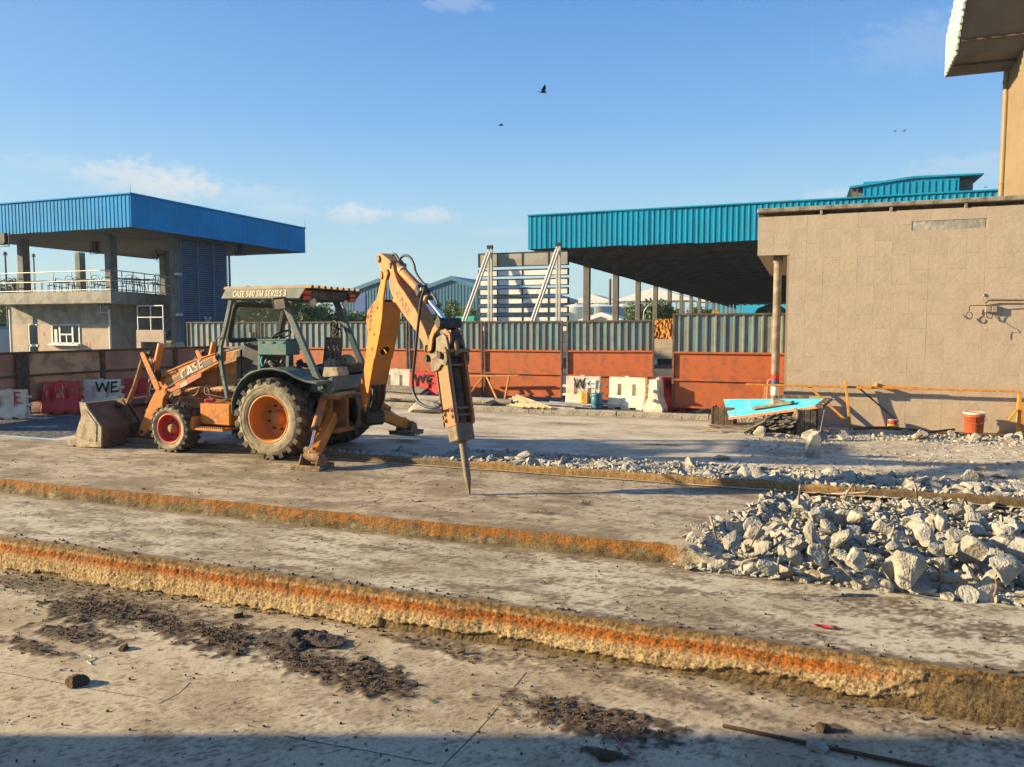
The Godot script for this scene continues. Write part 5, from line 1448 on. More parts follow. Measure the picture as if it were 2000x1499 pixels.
func wheel(parent: Node, called: String, c: Vector3, r: float, w: float, rim: float, lugs: int, rim_m: Material, near: float, dish: float, label := "") -> void:
	var wn := Node3D.new()
	wn.name = called
	parent.add_child(wn, true)
	wn.position = c
	if label: wn.set_meta("label", label)
	var h := w * 0.5
	var ax := Vector3(0, 0, near)
	nb(); lathe([Vector2(h * 0.90, r * 0.90), Vector2(h * 0.6, r * 0.918), Vector2(0, r * 0.925), Vector2(-h * 0.6, r * 0.918), Vector2(-h * 0.90, r * 0.90), Vector2(-h, r * 0.85), Vector2(-h, rim + 0.05), Vector2(-h * 0.9, rim)], Vector3.ZERO, ax, 40)
	for sd in [-1.0, 1.0]:
		for k in lugs:
			var t0: float = TAU * (k + (0.5 if sd > 0 else 0.0)) / lugs
			var dt := TAU / lugs
			var pts := []
			for e in [[0.03, 0.0, 0.95], [h * 0.62, 0.34, 0.97], [h * 1.01, 0.60, 0.94]]:
				for wd in [-0.24, 0.24]:
					for rr in [0.89, 1.0 if e[0] < h * 0.9 else 0.985]:
						var a: float = t0 + dt * (e[1] + wd * (1.0 if e[0] < h * 0.9 else 0.9))
						pts.append(Vector3(cos(a) * r * rr, sin(a) * r * rr, sd * e[0]))
			var mid := Vector3(cos(t0 + dt * 0.3), sin(t0 + dt * 0.3), 0) * r * 0.9
			for s in 2:
				var q := s * 4
				face([pts[q + 1], pts[q + 3], pts[q + 7], pts[q + 5]], mid)
				face([pts[q + 0], pts[q + 1], pts[q + 5], pts[q + 4]], pts[q + 1] - pts[q + 3])
				face([pts[q + 2], pts[q + 3], pts[q + 7], pts[q + 6]], pts[q + 3] - pts[q + 1])
			# shoulder block running down the side
			var ao: float = t0 + dt * 0.60
			var low := []
			for wd in [-0.20, 0.20]:
				low.append(Vector3(cos(ao + dt * wd) * r * 0.845, sin(ao + dt * wd) * r * 0.845, sd * h * 1.02))
			face([pts[9], pts[11], low[1], low[0]], Vector3(0, 0, sd))
			face([pts[8], pts[9], low[0]], low[0] - low[1])
			face([pts[10], pts[11], low[1]], low[1] - low[0])
			face([pts[1], pts[3], pts[2], pts[0]], Vector3(0, 0, -sd))
	part("tyre", M.rubber, wn)
	nb(); lathe([Vector2(h * 0.86, rim - 0.005), Vector2(h * 0.94, rim + 0.015), Vector2(h * 1.0, rim + 0.05), Vector2(h * 1.03, (rim + r * 0.86) * 0.5), Vector2(h * 1.0, r * 0.83), Vector2(h * 0.97, r * 0.87), Vector2(h * 0.90, r * 0.90)], Vector3.ZERO, ax, 48)
	lathe([Vector2(h * 1.035, r * 0.79), Vector2(h * 1.045, r * 0.80), Vector2(h * 1.03, r * 0.81)], Vector3.ZERO, ax, 48)
	lathe([Vector2(h * 1.012, rim + 0.075), Vector2(h * 1.035, rim + 0.082), Vector2(h * 1.02, rim + 0.09)], Vector3.ZERO, ax, 48)
	var sw := part("sidewall", M.sidewall, wn)
	nb(); lathe([Vector2(h * 0.88, rim + 0.01), Vector2(h * 0.93, rim + 0.012), Vector2(h * 0.95, rim - 0.005), Vector2(h * 0.90, rim - 0.02), Vector2(h * 0.6, rim - 0.035), Vector2(h * 0.90 - dish, rim - 0.05), Vector2(h * 0.86 - dish, rim - 0.09), Vector2(h * 0.86 - dish, rim * 0.5), Vector2(h * 0.86 - dish, 0.03)], Vector3.ZERO, ax, 40)
	var rm := part("rim", rim_m, wn)
	nb(); lathe([Vector2(h * 0.86 - dish, rim * 0.36), Vector2(h * 0.86 - dish + 0.05, rim * 0.34), Vector2(h * 0.86 - dish + 0.10, rim * 0.28), Vector2(h * 0.86 - dish + 0.115, rim * 0.22), Vector2(h * 0.86 - dish + 0.115, 0.0)], Vector3.ZERO, ax, 20); part("hub", M.orange_dusty if rim > 0.3 else M.tan_dust, wn)
	for k in 8:
		var a := TAU * (k + 0.4) / 8
		var p := Vector3(cos(a) * rim * 0.52, sin(a) * rim * 0.52, near * (h * 0.86 - dish))
		nb(); cy(p, p + ax * 0.035, rim * 0.062, rim * 0.05, 6); part("wheel_nut", M.grease, wn)

func backhoe() -> void:
	var t := thing("backhoe_loader", "orange backhoe loader with dark green canopy, front bucket and a breaker hammer", "backhoe", BO)
	# wheels
	wheel(t, "rear_wheel", Vector3(0, 0.655, 0.84), 0.66, 0.45, 0.375, 21, M.orange, 1.0, 0.26, "big lugged rear wheel with a deep orange rim")
	wheel(t, "rear_wheel", Vector3(0, 0.655, -0.84), 0.66, 0.45, 0.375, 21, M.orange, -1.0, 0.26)
	wheel(t, "front_wheel", Vector3(-2.03, 0.405, 0.90), 0.415, 0.33, 0.25, 20, M.red_rim, 1.0, 0.13, "small front wheel with a red rim")
	wheel(t, "front_wheel", Vector3(-2.03, 0.405, -0.90), 0.415, 0.33, 0.25, 20, M.red_rim, -1.0, 0.13)
	nb(); cy(Vector3(0, 0.655, -0.62), Vector3(0, 0.655, 0.62), 0.13, 0.13, 14); bx(Vector3(0, 0.655, 0), Vector3(0.5, 0.45, 0.5), Basis(), 0.05); part("rear_axle", M.grease, t)
	nb(); beam(Vector3(-2.03, 0.42, -0.76), Vector3(-2.03, 0.42, 0.76), 0.14, 0.16, Vector3.UP, 0.02); bx(Vector3(-2.03, 0.5, 0), Vector3(0.3, 0.3, 0.4), Basis(), 0.03); part("front_axle", M.tan_dust, t)
	# chassis, engine, bonnet
	nb(); bb(Vector3(-2.55, 0.52, -0.34), Vector3(0.75, 0.80, 0.34), 0.02); part("chassis", M.grease, t)
	nb(); bb(Vector3(-2.45, 0.70, 0.345), Vector3(-0.6, 0.86, 0.40), 0.01); part("frame_rail", M.tan_dust, t)
	nb(); bb(Vector3(-2.45, 0.70, -0.40), Vector3(-0.6, 0.86, -0.345), 0.01); part("frame_rail", M.tan_dust, t)
	nb(); pr([Vector2(-2.58, 0.87), Vector2(-2.58, 1.12), Vector2(-2.40, 1.27), Vector2(-1.95, 1.46), Vector2(-1.40, 1.68), Vector2(-1.02, 1.76), Vector2(-0.98, 0.87)], Vector3(0, 0, 0.40), Vector3.RIGHT, Vector3.UP, Vector3(0, 0, -0.80), 0.02); var bon := part("bonnet", M.orange_dusty, t)
	nb(); pr([Vector2(-2.35, 1.315), Vector2(-1.95, 1.465), Vector2(-1.40, 1.685), Vector2(-1.03, 1.765), Vector2(-1.03, 1.815), Vector2(-1.42, 1.735), Vector2(-1.97, 1.515), Vector2(-2.37, 1.345)], Vector3(0, 0, 0.33), Vector3.RIGHT, Vector3.UP, Vector3(0, 0, -0.66), 0.012); inst(done(), "bonnet_top", M.green, bon)
	nb(); bb(Vector3(-1.56, 0.9, 0.401), Vector3(-1.545, 1.45, 0.406)); inst(done(), "panel_gap", M.grease, bon)
	nb(); bb(Vector3(-1.88, 0.99, 0.401), Vector3(-1.75, 1.03, 0.41)); inst(done(), "latch", M.black, bon)
	nb(); pr([Vector2(-1.13, 0.88), Vector2(-1.13, 1.70), Vector2(-1.03, 1.74), Vector2(-1.03, 0.88)], Vector3(0, 0, 0.43), Vector3.RIGHT, Vector3.UP, Vector3(0, 0, -0.86), 0.01); part("radiator_grille", M.black, t)
	nb(); pr([Vector2(-1.02, 0.90), Vector2(-1.02, 1.72), Vector2(-0.96, 1.82), Vector2(-0.84, 1.87), Vector2(-0.58, 1.89), Vector2(-0.56, 1.3), Vector2(-0.62, 0.90)], Vector3(0, 0, 0.44), Vector3.RIGHT, Vector3.UP, Vector3(0, 0, -0.88), 0.04); part("dash_cowl", M.black, t)
	nb(); cy(Vector3(-1.30, 1.70, -0.2), Vector3(-1.30, 2.02, -0.2), 0.05, 0.05, 12); part("exhaust_stub", M.pipe_grey, t)
	# step box beside the frame
	nb(); bb(Vector3(-1.55, 0.48, 0.41), Vector3(-0.92, 0.84, 0.86), 0.02); part("side_tank", M.orange, t)
	nb(); pr([Vector2(-1.72, 0.40), Vector2(-0.95, 0.40), Vector2(-0.95, 0.44), Vector2(-1.55, 0.44), Vector2(-1.57, 0.62), Vector2(-1.60, 0.62), Vector2(-1.66, 0.44), Vector2(-1.72, 0.44)], Vector3(0, 0, 1.0), Vector3.RIGHT, Vector3.UP, Vector3(0, 0, -0.55), 0.004); part("step", M.orange, t)
	for k in 16:
		nb(); bb(Vector3(-1.62 + k * 0.042, 0.441, 0.93), Vector3(-1.60 + k * 0.042, 0.465, 0.99)); part("step_tooth", M.orange_dusty, t)
	nb(); bx(Vector3(-1.42, 0.88, 0.75), Vector3(0.16, 0.06, 0.1), Basis(Vector3.UP, 0.4), 0.025); part("rag", M.pink_red, t)
	# lift cylinder and hoses low on the near side
	nb(); cy(Vector3(-2.22, 1.02, 0.52), Vector3(-1.30, 1.06, 0.52), 0.062, 0.062, 14); part("lift_cylinder", M.orange_dusty, t)
	nb(); cy(Vector3(-1.30, 1.06, 0.52), Vector3(-1.05, 1.07, 0.52), 0.085, 0.085, 12); part("cylinder_head", M.grease, t)
	nb(); bx(Vector3(-1.04, 1.07, 0.55), Vector3(0.12, 0.1, 0.12), Basis(), 0.02); part("cylinder_pin", M.steel_worn, t)
	for h in [[[-2.3, 0.93, 0.5], [-1.9, 0.94, 0.58], [-1.75, 1.08, 0.6], [-1.6, 1.06, 0.58], [-1.5, 0.9, 0.62], [-1.2, 0.88, 0.6], [-0.95, 0.97, 0.5]], [[-1.66, 1.1, 0.58], [-1.62, 0.98, 0.63], [-1.42, 0.95, 0.63], [-1.0, 0.88, 0.6]], [[-2.5, 0.88, 0.45], [-2.2, 0.93, 0.55], [-1.9, 0.96, 0.5]]]:
		var pts := []
		for p in h: pts.append(Vector3(p[0], p[1], p[2]))
		nb(); tb(curve(pts), 0.016, 6); part("hydraulic_hose", M.tan_dust if h.size() == 7 else M.hose, t)
	# loader arms
	var arm := [[1335, 160], [1180, 210], [960, 282], [780, 352], [640, 420], [575, 475], [552, 545], [522, 640], [440, 800], [390, 930], [330, 1080], [305, 1150], [335, 1205], [395, 1180], [480, 1060], [598, 850], [612, 745], [645, 690], [700, 640], [760, 610], [900, 525], [1100, 420], [1270, 325], [1335, 280]]
	var a2 := side(arm, za, 0.62)
	for s in [1.0, -1.0]:
		nb(); pr(a2, Vector3(0, 0, s * 0.62), Vector3.RIGHT, Vector3.UP, Vector3(0, 0, -s * 0.10), 0.008); var am := part("loader_arm", M.orange, t)
		if s > 0:
			nb(); pr(side([[640, 588], [655, 560], [730, 500], [830, 435], [1010, 340], [1205, 245], [1212, 300], [1000, 415], [800, 505]], za, 0.62), Vector3(0, 0, 0.6205), Vector3.RIGHT, Vector3.UP, Vector3(0, 0, 0.003)); inst(done(), "grey_decal", plain(lin(0.15, 0.13, 0.10), 0.6), am)
			var c := za(965, 385)
			var p := lp(c.x, c.y, 0.62)
			lettering("CASE", 0.155, 0.005, M.white_paint, am, Transform3D(Basis(Vector3.BACK, deg_to_rad(27.5)), Vector3(p.x, p.y, 0.6265)), true, 1.12)
			c = za(700, 452)
			p = lp(c.x, c.y, 0.62)
			lettering("580 Super M", 0.055, 0.004, M.rust_dark, am, Transform3D(Basis(Vector3.BACK, deg_to_rad(24)), Vector3(p.x, p.y, 0.6225)), true, 0.9)
			nb(); pr(side([[560, 490], [640, 418], [960, 280], [1180, 208], [1330, 160], [1330, 172], [1180, 222], [962, 296], [645, 436], [575, 500]], za, 0.62), Vector3(0, 0, 0.621), Vector3.RIGHT, Vector3.UP, Vector3(0, 0, 0.012), 0.003); inst(done(), "edge_bar", M.orange, am)
	nb(); cy(Vector3(-2.95, 0.62, -0.6), Vector3(-2.95, 0.62, 0.6), 0.055, 0.055, 12); part("cross_tube", M.orange_dusty, t)
	# pins, grease and pressure hoses of the loader
	for e in [[1290, 225, 0.040], [545, 600, 0.040], [600, 560, 0.022], [350, 1150, 0.040], [1000, 330, 0.014], [760, 440, 0.014]]:
		var c := za(e[0], e[1])
		var p := lp(c.x, c.y, 0.62)
		for s in [1.0, -1.0]:
			nb(); cy(Vector3(p.x, p.y, s * 0.6), Vector3(p.x, p.y, s * (0.645 if e[2] > 0.03 else 0.63)), e[2], e[2] * 0.9, 12); part("pin", M.grease if e[2] > 0.02 else M.rust_dark, t)
	for h in [[[1330, 250, 0.66], [1180, 330, 0.66], [900, 470, 0.66], [700, 590, 0.66], [640, 640, 0.68]], [[560, 470, 0.60], [500, 420, 0.68], [505, 330, 0.70], [530, 250, 0.68]], [[470, 560, 0.52], [455, 640, 0.54], [470, 720, 0.54], [520, 740, 0.5]], [[450, 230, 0.70], [480, 300, 0.72], [470, 380, 0.70], [520, 450, 0.66]]]:
		var hp := []
		for e in h:
			var c := za(e[0], e[1])
			hp.append(lp(c.x, c.y, e[2]))
		nb(); tb(curve(hp, 4), 0.012, 6); part("hydraulic_hose", M.hose, t)
	for e in [[-1.9, 0.60], [-1.2, 0.62], [-0.7, 0.66]]:
		nb(); tb(curve([Vector3(e[0], 0.70, 0.36), Vector3(e[0] + 0.12, e[1] - 0.12, 0.42), Vector3(e[0] + 0.35, e[1] - 0.08, 0.38), Vector3(e[0] + 0.5, 0.66, 0.35)], 4), 0.016, 6); part("hydraulic_hose", M.hose, t)
	# red and white marker bar
	nb(); pr(side([[635, 655], [650, 690], [815, 615], [810, 565]], za, 0.70), Vector3(0, 0, 0.69), Vector3.RIGHT, Vector3.UP, Vector3(0, 0, -0.03), 0.004); pr(side([[890, 520], [900, 575], [1070, 480], [1075, 440], [1055, 428]], za, 0.70), Vector3(0, 0, 0.69), Vector3.RIGHT, Vector3.UP, Vector3(0, 0, -0.03), 0.004); part("marker_bar", M.red_panel, t)
	nb(); pr(side([[811, 565], [816, 615], [899, 575], [889, 521]], za, 0.70), Vector3(0, 0, 0.689), Vector3.RIGHT, Vector3.UP, Vector3(0, 0, -0.028)); part("marker_bar", M.white_paint, t)
	nb()
	var mp := za(655, 662); var mq := lp(mp.x, mp.y, 0.70)
	cy(Vector3(mq.x, mq.y, 0.60), Vector3(mq.x, mq.y, 0.72), 0.03, 0.03, 10); part("pin", M.grease, t)
	# bell cranks, tilt cylinders, bucket links on both sides
	var crank := side([[338, 200], [350, 178], [378, 172], [395, 190], [575, 585], [580, 620], [560, 645], [530, 640], [510, 610]], za, 0.72)
	for s in [1.0, -1.0]:
		nb(); pr(crank, Vector3(0, 0, s * 0.74), Vector3.RIGHT, Vector3.UP, Vector3(0, 0, -s * 0.03), 0.006); part("bell_crank", M.orange, t)
		nb(); pr(crank, Vector3(0, 0, s * 0.60), Vector3.RIGHT, Vector3.UP, Vector3(0, 0, -s * 0.03), 0.006); part("bell_crank", M.orange, t)
		var c0 := za(588, 72); var c1 := za(522, 385); var c2 := za(545, 440); var c3 := za(560, 620)
		var q0 := l2(c0.x, c0.y, 0.65); var q1 := l2(c1.x, c1.y, 0.65); var q2 := l2(c2.x, c2.y, 0.65)
		nb(); cy(Vector3(q0.x, q0.y, s * 0.65), Vector3(q1.x, q1.y, s * 0.65), 0.056, 0.056, 16); part("tilt_cylinder", M.orange, t)
		nb(); bx(Vector3(q2.x, q2.y - 0.03, s * 0.65), Vector3(0.10, 0.2, 0.09), Basis(Vector3.BACK, -0.2), 0.02); part("cylinder_clevis", M.grease, t)
		c0 = za(450, 210); q0 = l2(c0.x, c0.y, 0.66)
		nb(); bx(Vector3(q0.x, q0.y, s * 0.66), Vector3(0.10, 0.13, 0.09), Basis(), 0.03); part("crank_pin", M.grease, t)
		c0 = za(365, 265); c1 = za(265, 600); c2 = za(185, 800)
		q0 = l2(c0.x, c0.y, 0.66); q1 = l2(c1.x, c1.y, 0.55); q2 = l2(c2.x, c2.y, 0.5)
		nb(); beam(Vector3(q0.x, q0.y, s * 0.66), Vector3(q1.x, q1.y, s * 0.55), 0.05, 0.085, Vector3.BACK, 0.01); beam(Vector3(q1.x, q1.y, s * 0.55), Vector3(q2.x, q2.y, s * 0.5), 0.05, 0.095, Vector3.BACK, 0.01); part("bucket_link", M.tan_dust, t)
		c0 = za(455, 500); c1 = za(415, 790)
		q0 = l2(c0.x, c0.y, 0.45); q1 = l2(c1.x, c1.y, 0.45)
		nb(); cy(Vector3(q0.x, q0.y, s * 0.45), Vector3(q1.x, q1.y, s * 0.45), 0.022, 0.022, 8); part("tilt_rod", M.steel_worn, t)
	# bucket: side plates, folded shell, lip
	var sp := [l2(131, 861, 1.15), l2(133, 873.5, 1.15), l2(197, 875, 1.15), l2(197.5, 835, 1.15), l2(171, 799, 1.15), l2(166, 788, 1.15), l2(154, 786, 1.15), l2(157.5, 813, 1.15), l2(144, 858, 1.15)]
	var bk := Node3D.new()
	bk.name = "bucket"; t.add_child(bk)
	for s in [1.0, -1.0]:
		nb(); pr(sp, Vector3(0, 0.004, s * 1.15), Vector3.RIGHT, Vector3.UP, Vector3(0, 0, -s * 0.035), 0.004); part("side_plate", M.bucket, bk)
	nb(); pr(side([[975, 1235], [1060, 900], [1180, 1060], [1175, 1270]], func(x: float, y: float) -> Vector2: return Vector2(x / 6.246, 660 + y / 6.246), 1.15), Vector3(0, 0.004, 1.1505), Vector3.RIGHT, Vector3.UP, Vector3(0, 0, 0.010), 0.004); part("wear_plate", M.bucket, bk)
	var h0: Vector2 = sp[2]; var h1: Vector2 = sp[3]; var h2: Vector2 = sp[4]; var h3: Vector2 = sp[5]
	nb(); pr([Vector2(-4.22, 0.006), Vector2(h0.x, 0.012), h1 + Vector2(0.002, 0), h2, h3, h3 + Vector2(-0.10, 0.0), h2 + Vector2(-0.05, -0.02), h1 + Vector2(-0.035, -0.01), Vector2(h0.x - 0.035, 0.05), Vector2(-4.22, 0.03)], Vector3(0, 0, 1.112), Vector3.RIGHT, Vector3.UP, Vector3(0, 0, -2.224), 0.003); part("shell", M.bucket_in, bk)
	nb(); bb(Vector3(-4.34, 0.002, -1.17), Vector3(-4.10, 0.035, 1.17), 0.006); part("cutting_edge", M.steel_worn, bk)
	for zz in [0.52, 0.42, -0.42, -0.52]:
		nb(); pr([h1 + Vector2(0.0, -0.02), h1 + Vector2(0.16, 0.02), h2 + Vector2(0.12, 0.12), h3 + Vector2(0.0, 0.03), h2], Vector3(0, 0, zz + 0.015), Vector3.RIGHT, Vector3.UP, Vector3(0, 0, -0.03), 0.004); part("hinge_lug", M.bucket_in, bk)
	nb(); beam(Vector3(h0.x + 0.02, 0.25, 0.47), Vector3(-3.0, 0.42, 0.50), 0.16, 0.10); beam(Vector3(h0.x + 0.02, 0.25, -0.47), Vector3(-3.0, 0.42, -0.50), 0.16, 0.10); part("quick_hitch", M.grease, bk)
	nb(); cy(Vector3(h2.x + 0.06, h2.y, -0.6), Vector3(h2.x + 0.06, h2.y, 0.6), 0.05, 0.05, 10); part("pivot_tube", M.grease, bk)
	# canopy frame
	for s in [1.0, -1.0]:
		var ap := [lp(452, 584, 0.75), lp(440, 640, 0.75), lp(431, 676, 0.76), lp(430.5, 700, 0.78), lp(436, 735, 0.78), lp(444, 778, 0.78)]
		var pts := []
		for p in ap: pts.append(Vector3(p.x, p.y, s * p.z))
		nb()
		for i in pts.size() - 1: beam(pts[i], pts[i + 1] + (pts[i + 1] - pts[i]).normalized() * 0.012, 0.06 - 0.001 * i, 0.075 - 0.001 * i, Vector3.RIGHT, 0.012)
		part("front_pillar", M.green, t)
		var b0 := lp(551, 580, 0.75); var b1 := lp(630, 762, 0.72)
		nb(); beam(Vector3(b0.x, b0.y, s * 0.75), Vector3(b1.x, b1.y, s * 0.72), 0.07, 0.115, Vector3.RIGHT, 0.012); part("rear_pillar", M.green, t)
		nb(); bb(Vector3(-1.0, 2.555, s * 0.72), Vector3(0.45, 2.63, s * 0.79), 0.01); part("roof_rail", M.green, t)
	# roof: sloped side boards with lettering, corrugated sheet on top
	for s in [1.0, -1.0]:
		nb(); pr([l2(431, 583.5, 0.82), l2(440, 565.5, 0.82), l2(596, 563, 0.82), l2(583.5, 583, 0.82)], Vector3(0, 0, s * 0.82), Vector3.RIGHT, Vector3.UP, Vector3(0, 0, -s * 0.025), 0.004); var rb := part("roof_board", mt(lin(0.20, 0.22, 0.185), lin(0.15, 0.17, 0.14), 0.6, 0.0, 1.2, 0.45, 0.0, 120, false), t)
		if s > 0:
			var p0 := lp(449, 574.5, 0.82); var p1 := lp(565, 573.5, 0.82)
			var lt := lettering("CASE 580 SM SERIES 3", 0.098, 0.005, M.cream, rb, Transform3D(Basis(Vector3.BACK, -0.002), Vector3((p0.x + p1.x) * 0.5, (p0.y + p1.y) * 0.5, 0.8225)), true, 0.77)
	nb(); bb(Vector3(-1.02, 2.64, -0.79), Vector3(0.47, 2.70, 0.79)); part("roof_frame", M.black, t)
	nb()
	var k := -0.83
	while k < 0.72:
		pr([Vector2(k, 2.735), Vector2(k + 0.09, 2.735), Vector2(k + 0.115, 2.775), Vector2(k + 0.15, 2.775), Vector2(k + 0.175, 2.735), Vector2(k + 0.175, 2.742), Vector2(k + 0.153, 2.783), Vector2(k + 0.112, 2.783), Vector2(k + 0.087, 2.742), Vector2(k, 2.742)], Vector3(-1.08, 0, 0), Vector3.BACK, Vector3.UP, Vector3(1.72, 0.0, 0))
		k += 0.175
	part("roof_sheet", M.sheet_tan, t)
	nb(); bb(Vector3(0.44, 2.565, -0.79), Vector3(0.475, 2.72, 0.79), 0.006); var rp := part("rear_board", M.black, t)
	lettering("AGR 9988", 0.075, 0.004, plain(lin(0.17, 0.16, 0.14), 0.6), rp, Transform3D(Basis(Vector3.UP, PI / 2), Vector3(0.4785, 2.645, 0.30)), false, 0.8)
	for s in [1.0, -1.0]:
		for e in [[0.585, 0.665], [0.67, 0.75]]:
			nb(); bx(Vector3(0.495, e[0], s * 0.66) + Vector3(0, 2.0, 0), Vector3(0.04, 0.075, 0.2), Basis(), 0.012); part("tail_lamp", M.lamp_red, t)
		nb(); lathe([Vector2(0, 0.03), Vector2(0.06, 0.075), Vector2(0.075, 0.07), Vector2(0.078, 0.0)], Vector3(0.42, 2.53, s * 0.47), Vector3(1, -0.25, 0), 14); part("work_lamp", M.lamp_clear, t)
	# windscreen
	var wo := Vector3(-1.10, 1.86, 0.0)
	var wy := Vector3(0.185, 0.70, 0).normalized()
	var outer := rrect(-0.70, 0.0, 0.70, 0.70, 0.10, 6)
	var inner := rrect(-0.62, 0.07, 0.62, 0.62, 0.07, 6)
	nb()
	var wn_ := wy.cross(Vector3.BACK)
	for i in outer.size():
		var j := (i + 1) % outer.size()
		var A := func(v: Vector2, e: float) -> Vector3: return wo + Vector3.BACK * v.x + wy * v.y + wn_ * e
		for e in [0.03, -0.03]:
			face([A.call(outer[i], e), A.call(outer[j], e), A.call(inner[j], e), A.call(inner[i], e)], wn_ * e)
		face([A.call(outer[i], 0.03), A.call(outer[j], 0.03), A.call(outer[j], -0.03), A.call(outer[i], -0.03)], A.call((outer[i] + outer[j]) * 0.5, 0) - A.call(Vector2(0, 0.35), 0))
		face([A.call(inner[i], 0.03), A.call(inner[j], 0.03), A.call(inner[j], -0.03), A.call(inner[i], -0.03)], A.call(Vector2(0, 0.35), 0) - A.call((inner[i] + inner[j]) * 0.5, 0))
	var wf := part("windscreen_frame", M.black, t)
	nb()
	var ring := []
	for v in inner: ring.append(wo + Vector3.BACK * v.x * 1.01 + wy * v.y)
	face(ring, wn_)
	inst(done(), "pane", M.glass, wf)
	# cab contents
	nb()
	var sw := []
	for i in 25: sw.append(Vector3(-0.52, 1.97, 0) + Basis(Vector3.BACK, 0.55) * Vector3(0.17 * cos(TAU * i / 24), 0, 0.19 * sin(TAU * i / 24)))
	tb(sw, 0.016, 6)
	for i in 3: cy(Vector3(-0.52, 1.97, 0), sw[i * 8], 0.012, 0.012, 5)
	part("steering_wheel", M.black, t)
	nb(); cy(Vector3(-0.52, 1.96, 0), Vector3(-0.66, 1.75, 0), 0.03, 0.04, 8); part("steering_column", M.black, t)
	nb(); pr([Vector2(0.20, 1.34), Vector2(0.10, 1.44), Vector2(0.42, 1.42), Vector2(0.50, 1.95), Vector2(0.60, 1.93), Vector2(0.54, 1.34)], Vector3(0, 0, 0.2), Vector3.RIGHT, Vector3.UP, Vector3(0, 0, -0.42), 0.03); part("seat", M.black, t)
	nb(); bb(Vector3(-0.6, 0.98, -0.62), Vector3(0.75, 1.12, 0.62), 0.02); part("cab_floor", M.grease, t)
	nb(); bb(Vector3(-0.45, 1.12, 0.25), Vector3(0.3, 1.42, 0.62), 0.03); part("side_console", M.grease, t)
	var tbx := lp(505, 665, 0.70)
	nb(); bb(Vector3(-0.44, 1.66, 0.36), Vector3(0.13, 1.905, 0.72), 0.012); var tx := part("toolbox", M.toolbox, t, "teal steel toolbox on the near mudguard")
	nb(); bb(Vector3(-0.45, 1.906, 0.355), Vector3(0.14, 1.925, 0.725), 0.006); inst(done(), "lid", M.toolbox, tx)
	for q in [-0.38, -0.17, 0.04]:
		nb(); bb(Vector3(q, 1.86, 0.721), Vector3(q + 0.06, 1.885, 0.74), 0.004); inst(done(), "latch", M.toolbox, tx)
	for q in [[-0.46, 1.40], [0.10, 1.42]]:
		nb(); bb(Vector3(q[0], q[1], 0.66), Vector3(q[0] + 0.05, 1.66, 0.70)); inst(done(), "bracket", M.green, tx)
	R.seed = 12
	for i in 14:
		var p := Vector3(R.randf_range(-0.4, 0.3), R.randf_range(1.44, 1.56), R.randf_range(0.35, 0.66))
		nb(); bx(p, Vector3(R.randf_range(0.06, 0.16), R.randf_range(0.04, 0.1), R.randf_range(0.05, 0.12)), Basis.from_euler(Vector3(R.randf(), R.randf() * 3, R.randf())), 0.012); part("tool", [M.black, M.grease, M.steel_worn, M.cloth][i % 4], t)
	nb(); tb(curve([Vector3(-0.36, 1.63, 0.70), Vector3(-0.37, 1.56, 0.72), Vector3(-0.34, 1.48, 0.72)]), 0.018, 6); part("rag", plain(lin(0.03, 0.30, 0.34), 0.8), t)
	# mudguards
	var gp := [[-0.735, 0.72], [-0.725, 0.92], [-0.66, 1.10], [-0.53, 1.27], [-0.34, 1.40], [-0.10, 1.465], [0.14, 1.475], [0.36, 1.43], [0.56, 1.345], [0.74, 1.285], [0.93, 1.275]]
	var gu := []
	for p in gp: gu.append(Vector2(p[0], p[1]))
	for i in gp.size():
		var p: Vector2 = gu[gp.size() - 1 - i]
		gu.append(p + (Vector2(0, 0.62) - p).normalized() * 0.04 if i > 0 else p + Vector2(0, -0.05))
	for s in [1.0, -1.0]:
		nb(); pr(gu, Vector3(0, 0, s * 1.05), Vector3.RIGHT, Vector3.UP, Vector3(0, 0, -s * 0.56), 0.014); part("mudguard", M.green, t)
		nb(); pr([Vector2(-0.60, 1.0), Vector2(-0.58, 1.18), Vector2(-0.33, 1.37), Vector2(0.14, 1.44), Vector2(0.55, 1.31), Vector2(0.8, 1.25), Vector2(0.8, 1.0)], Vector3(0, 0, s * 0.56), Vector3.RIGHT, Vector3.UP, Vector3(0, 0, -s * 0.04)); part("inner_guard", M.green, t)
	# rear deck, levers, box, helmet and jacket
	nb(); pr([Vector2(0.50, 1.08), Vector2(0.62, 1.275), Vector2(0.98, 1.33), Vector2(1.02, 1.12), Vector2(0.96, 1.06)], Vector3(0, 0, 0.70), Vector3.RIGHT, Vector3.UP, Vector3(0, 0, -1.42), 0.02); part("rear_deck", M.green, t)
	nb(); bb(Vector3(0.72, 1.02, 0.10), Vector3(1.035, 1.075, 0.62), 0.006); part("dusty_ledge", M.sheet_tan, t)
	nb(); pr([Vector2(0.66, 1.30), Vector2(0.70, 1.47), Vector2(0.94, 1.47), Vector2(0.98, 1.335)], Vector3(0, 0, 0.52), Vector3.RIGHT, Vector3.UP, Vector3(0, 0, -0.30), 0.008); part("lever_box", M.beige_plastic, t)
	for q in [[0.66, 0.30, 1.78], [0.70, 0.22, 1.79], [0.72, 0.14, 1.79], [0.80, 0.32, 1.60], [0.82, 0.22, 1.60], [0.84, 0.12, 1.58]]:
		nb(); cy(Vector3(q[0] + 0.05, 1.34, q[1]), Vector3(q[0], q[2], q[1]), 0.009, 0.009, 6); var lv := part("lever", M.steel_worn, t)
		nb(); lathe([Vector2(-0.025, 0), Vector2(-0.018, 0.016), Vector2(0.0, 0.024), Vector2(0.018, 0.016), Vector2(0.025, 0)], Vector3(q[0], q[2], q[1]), Vector3.UP, 8); inst(done(), "knob", M.black, lv)
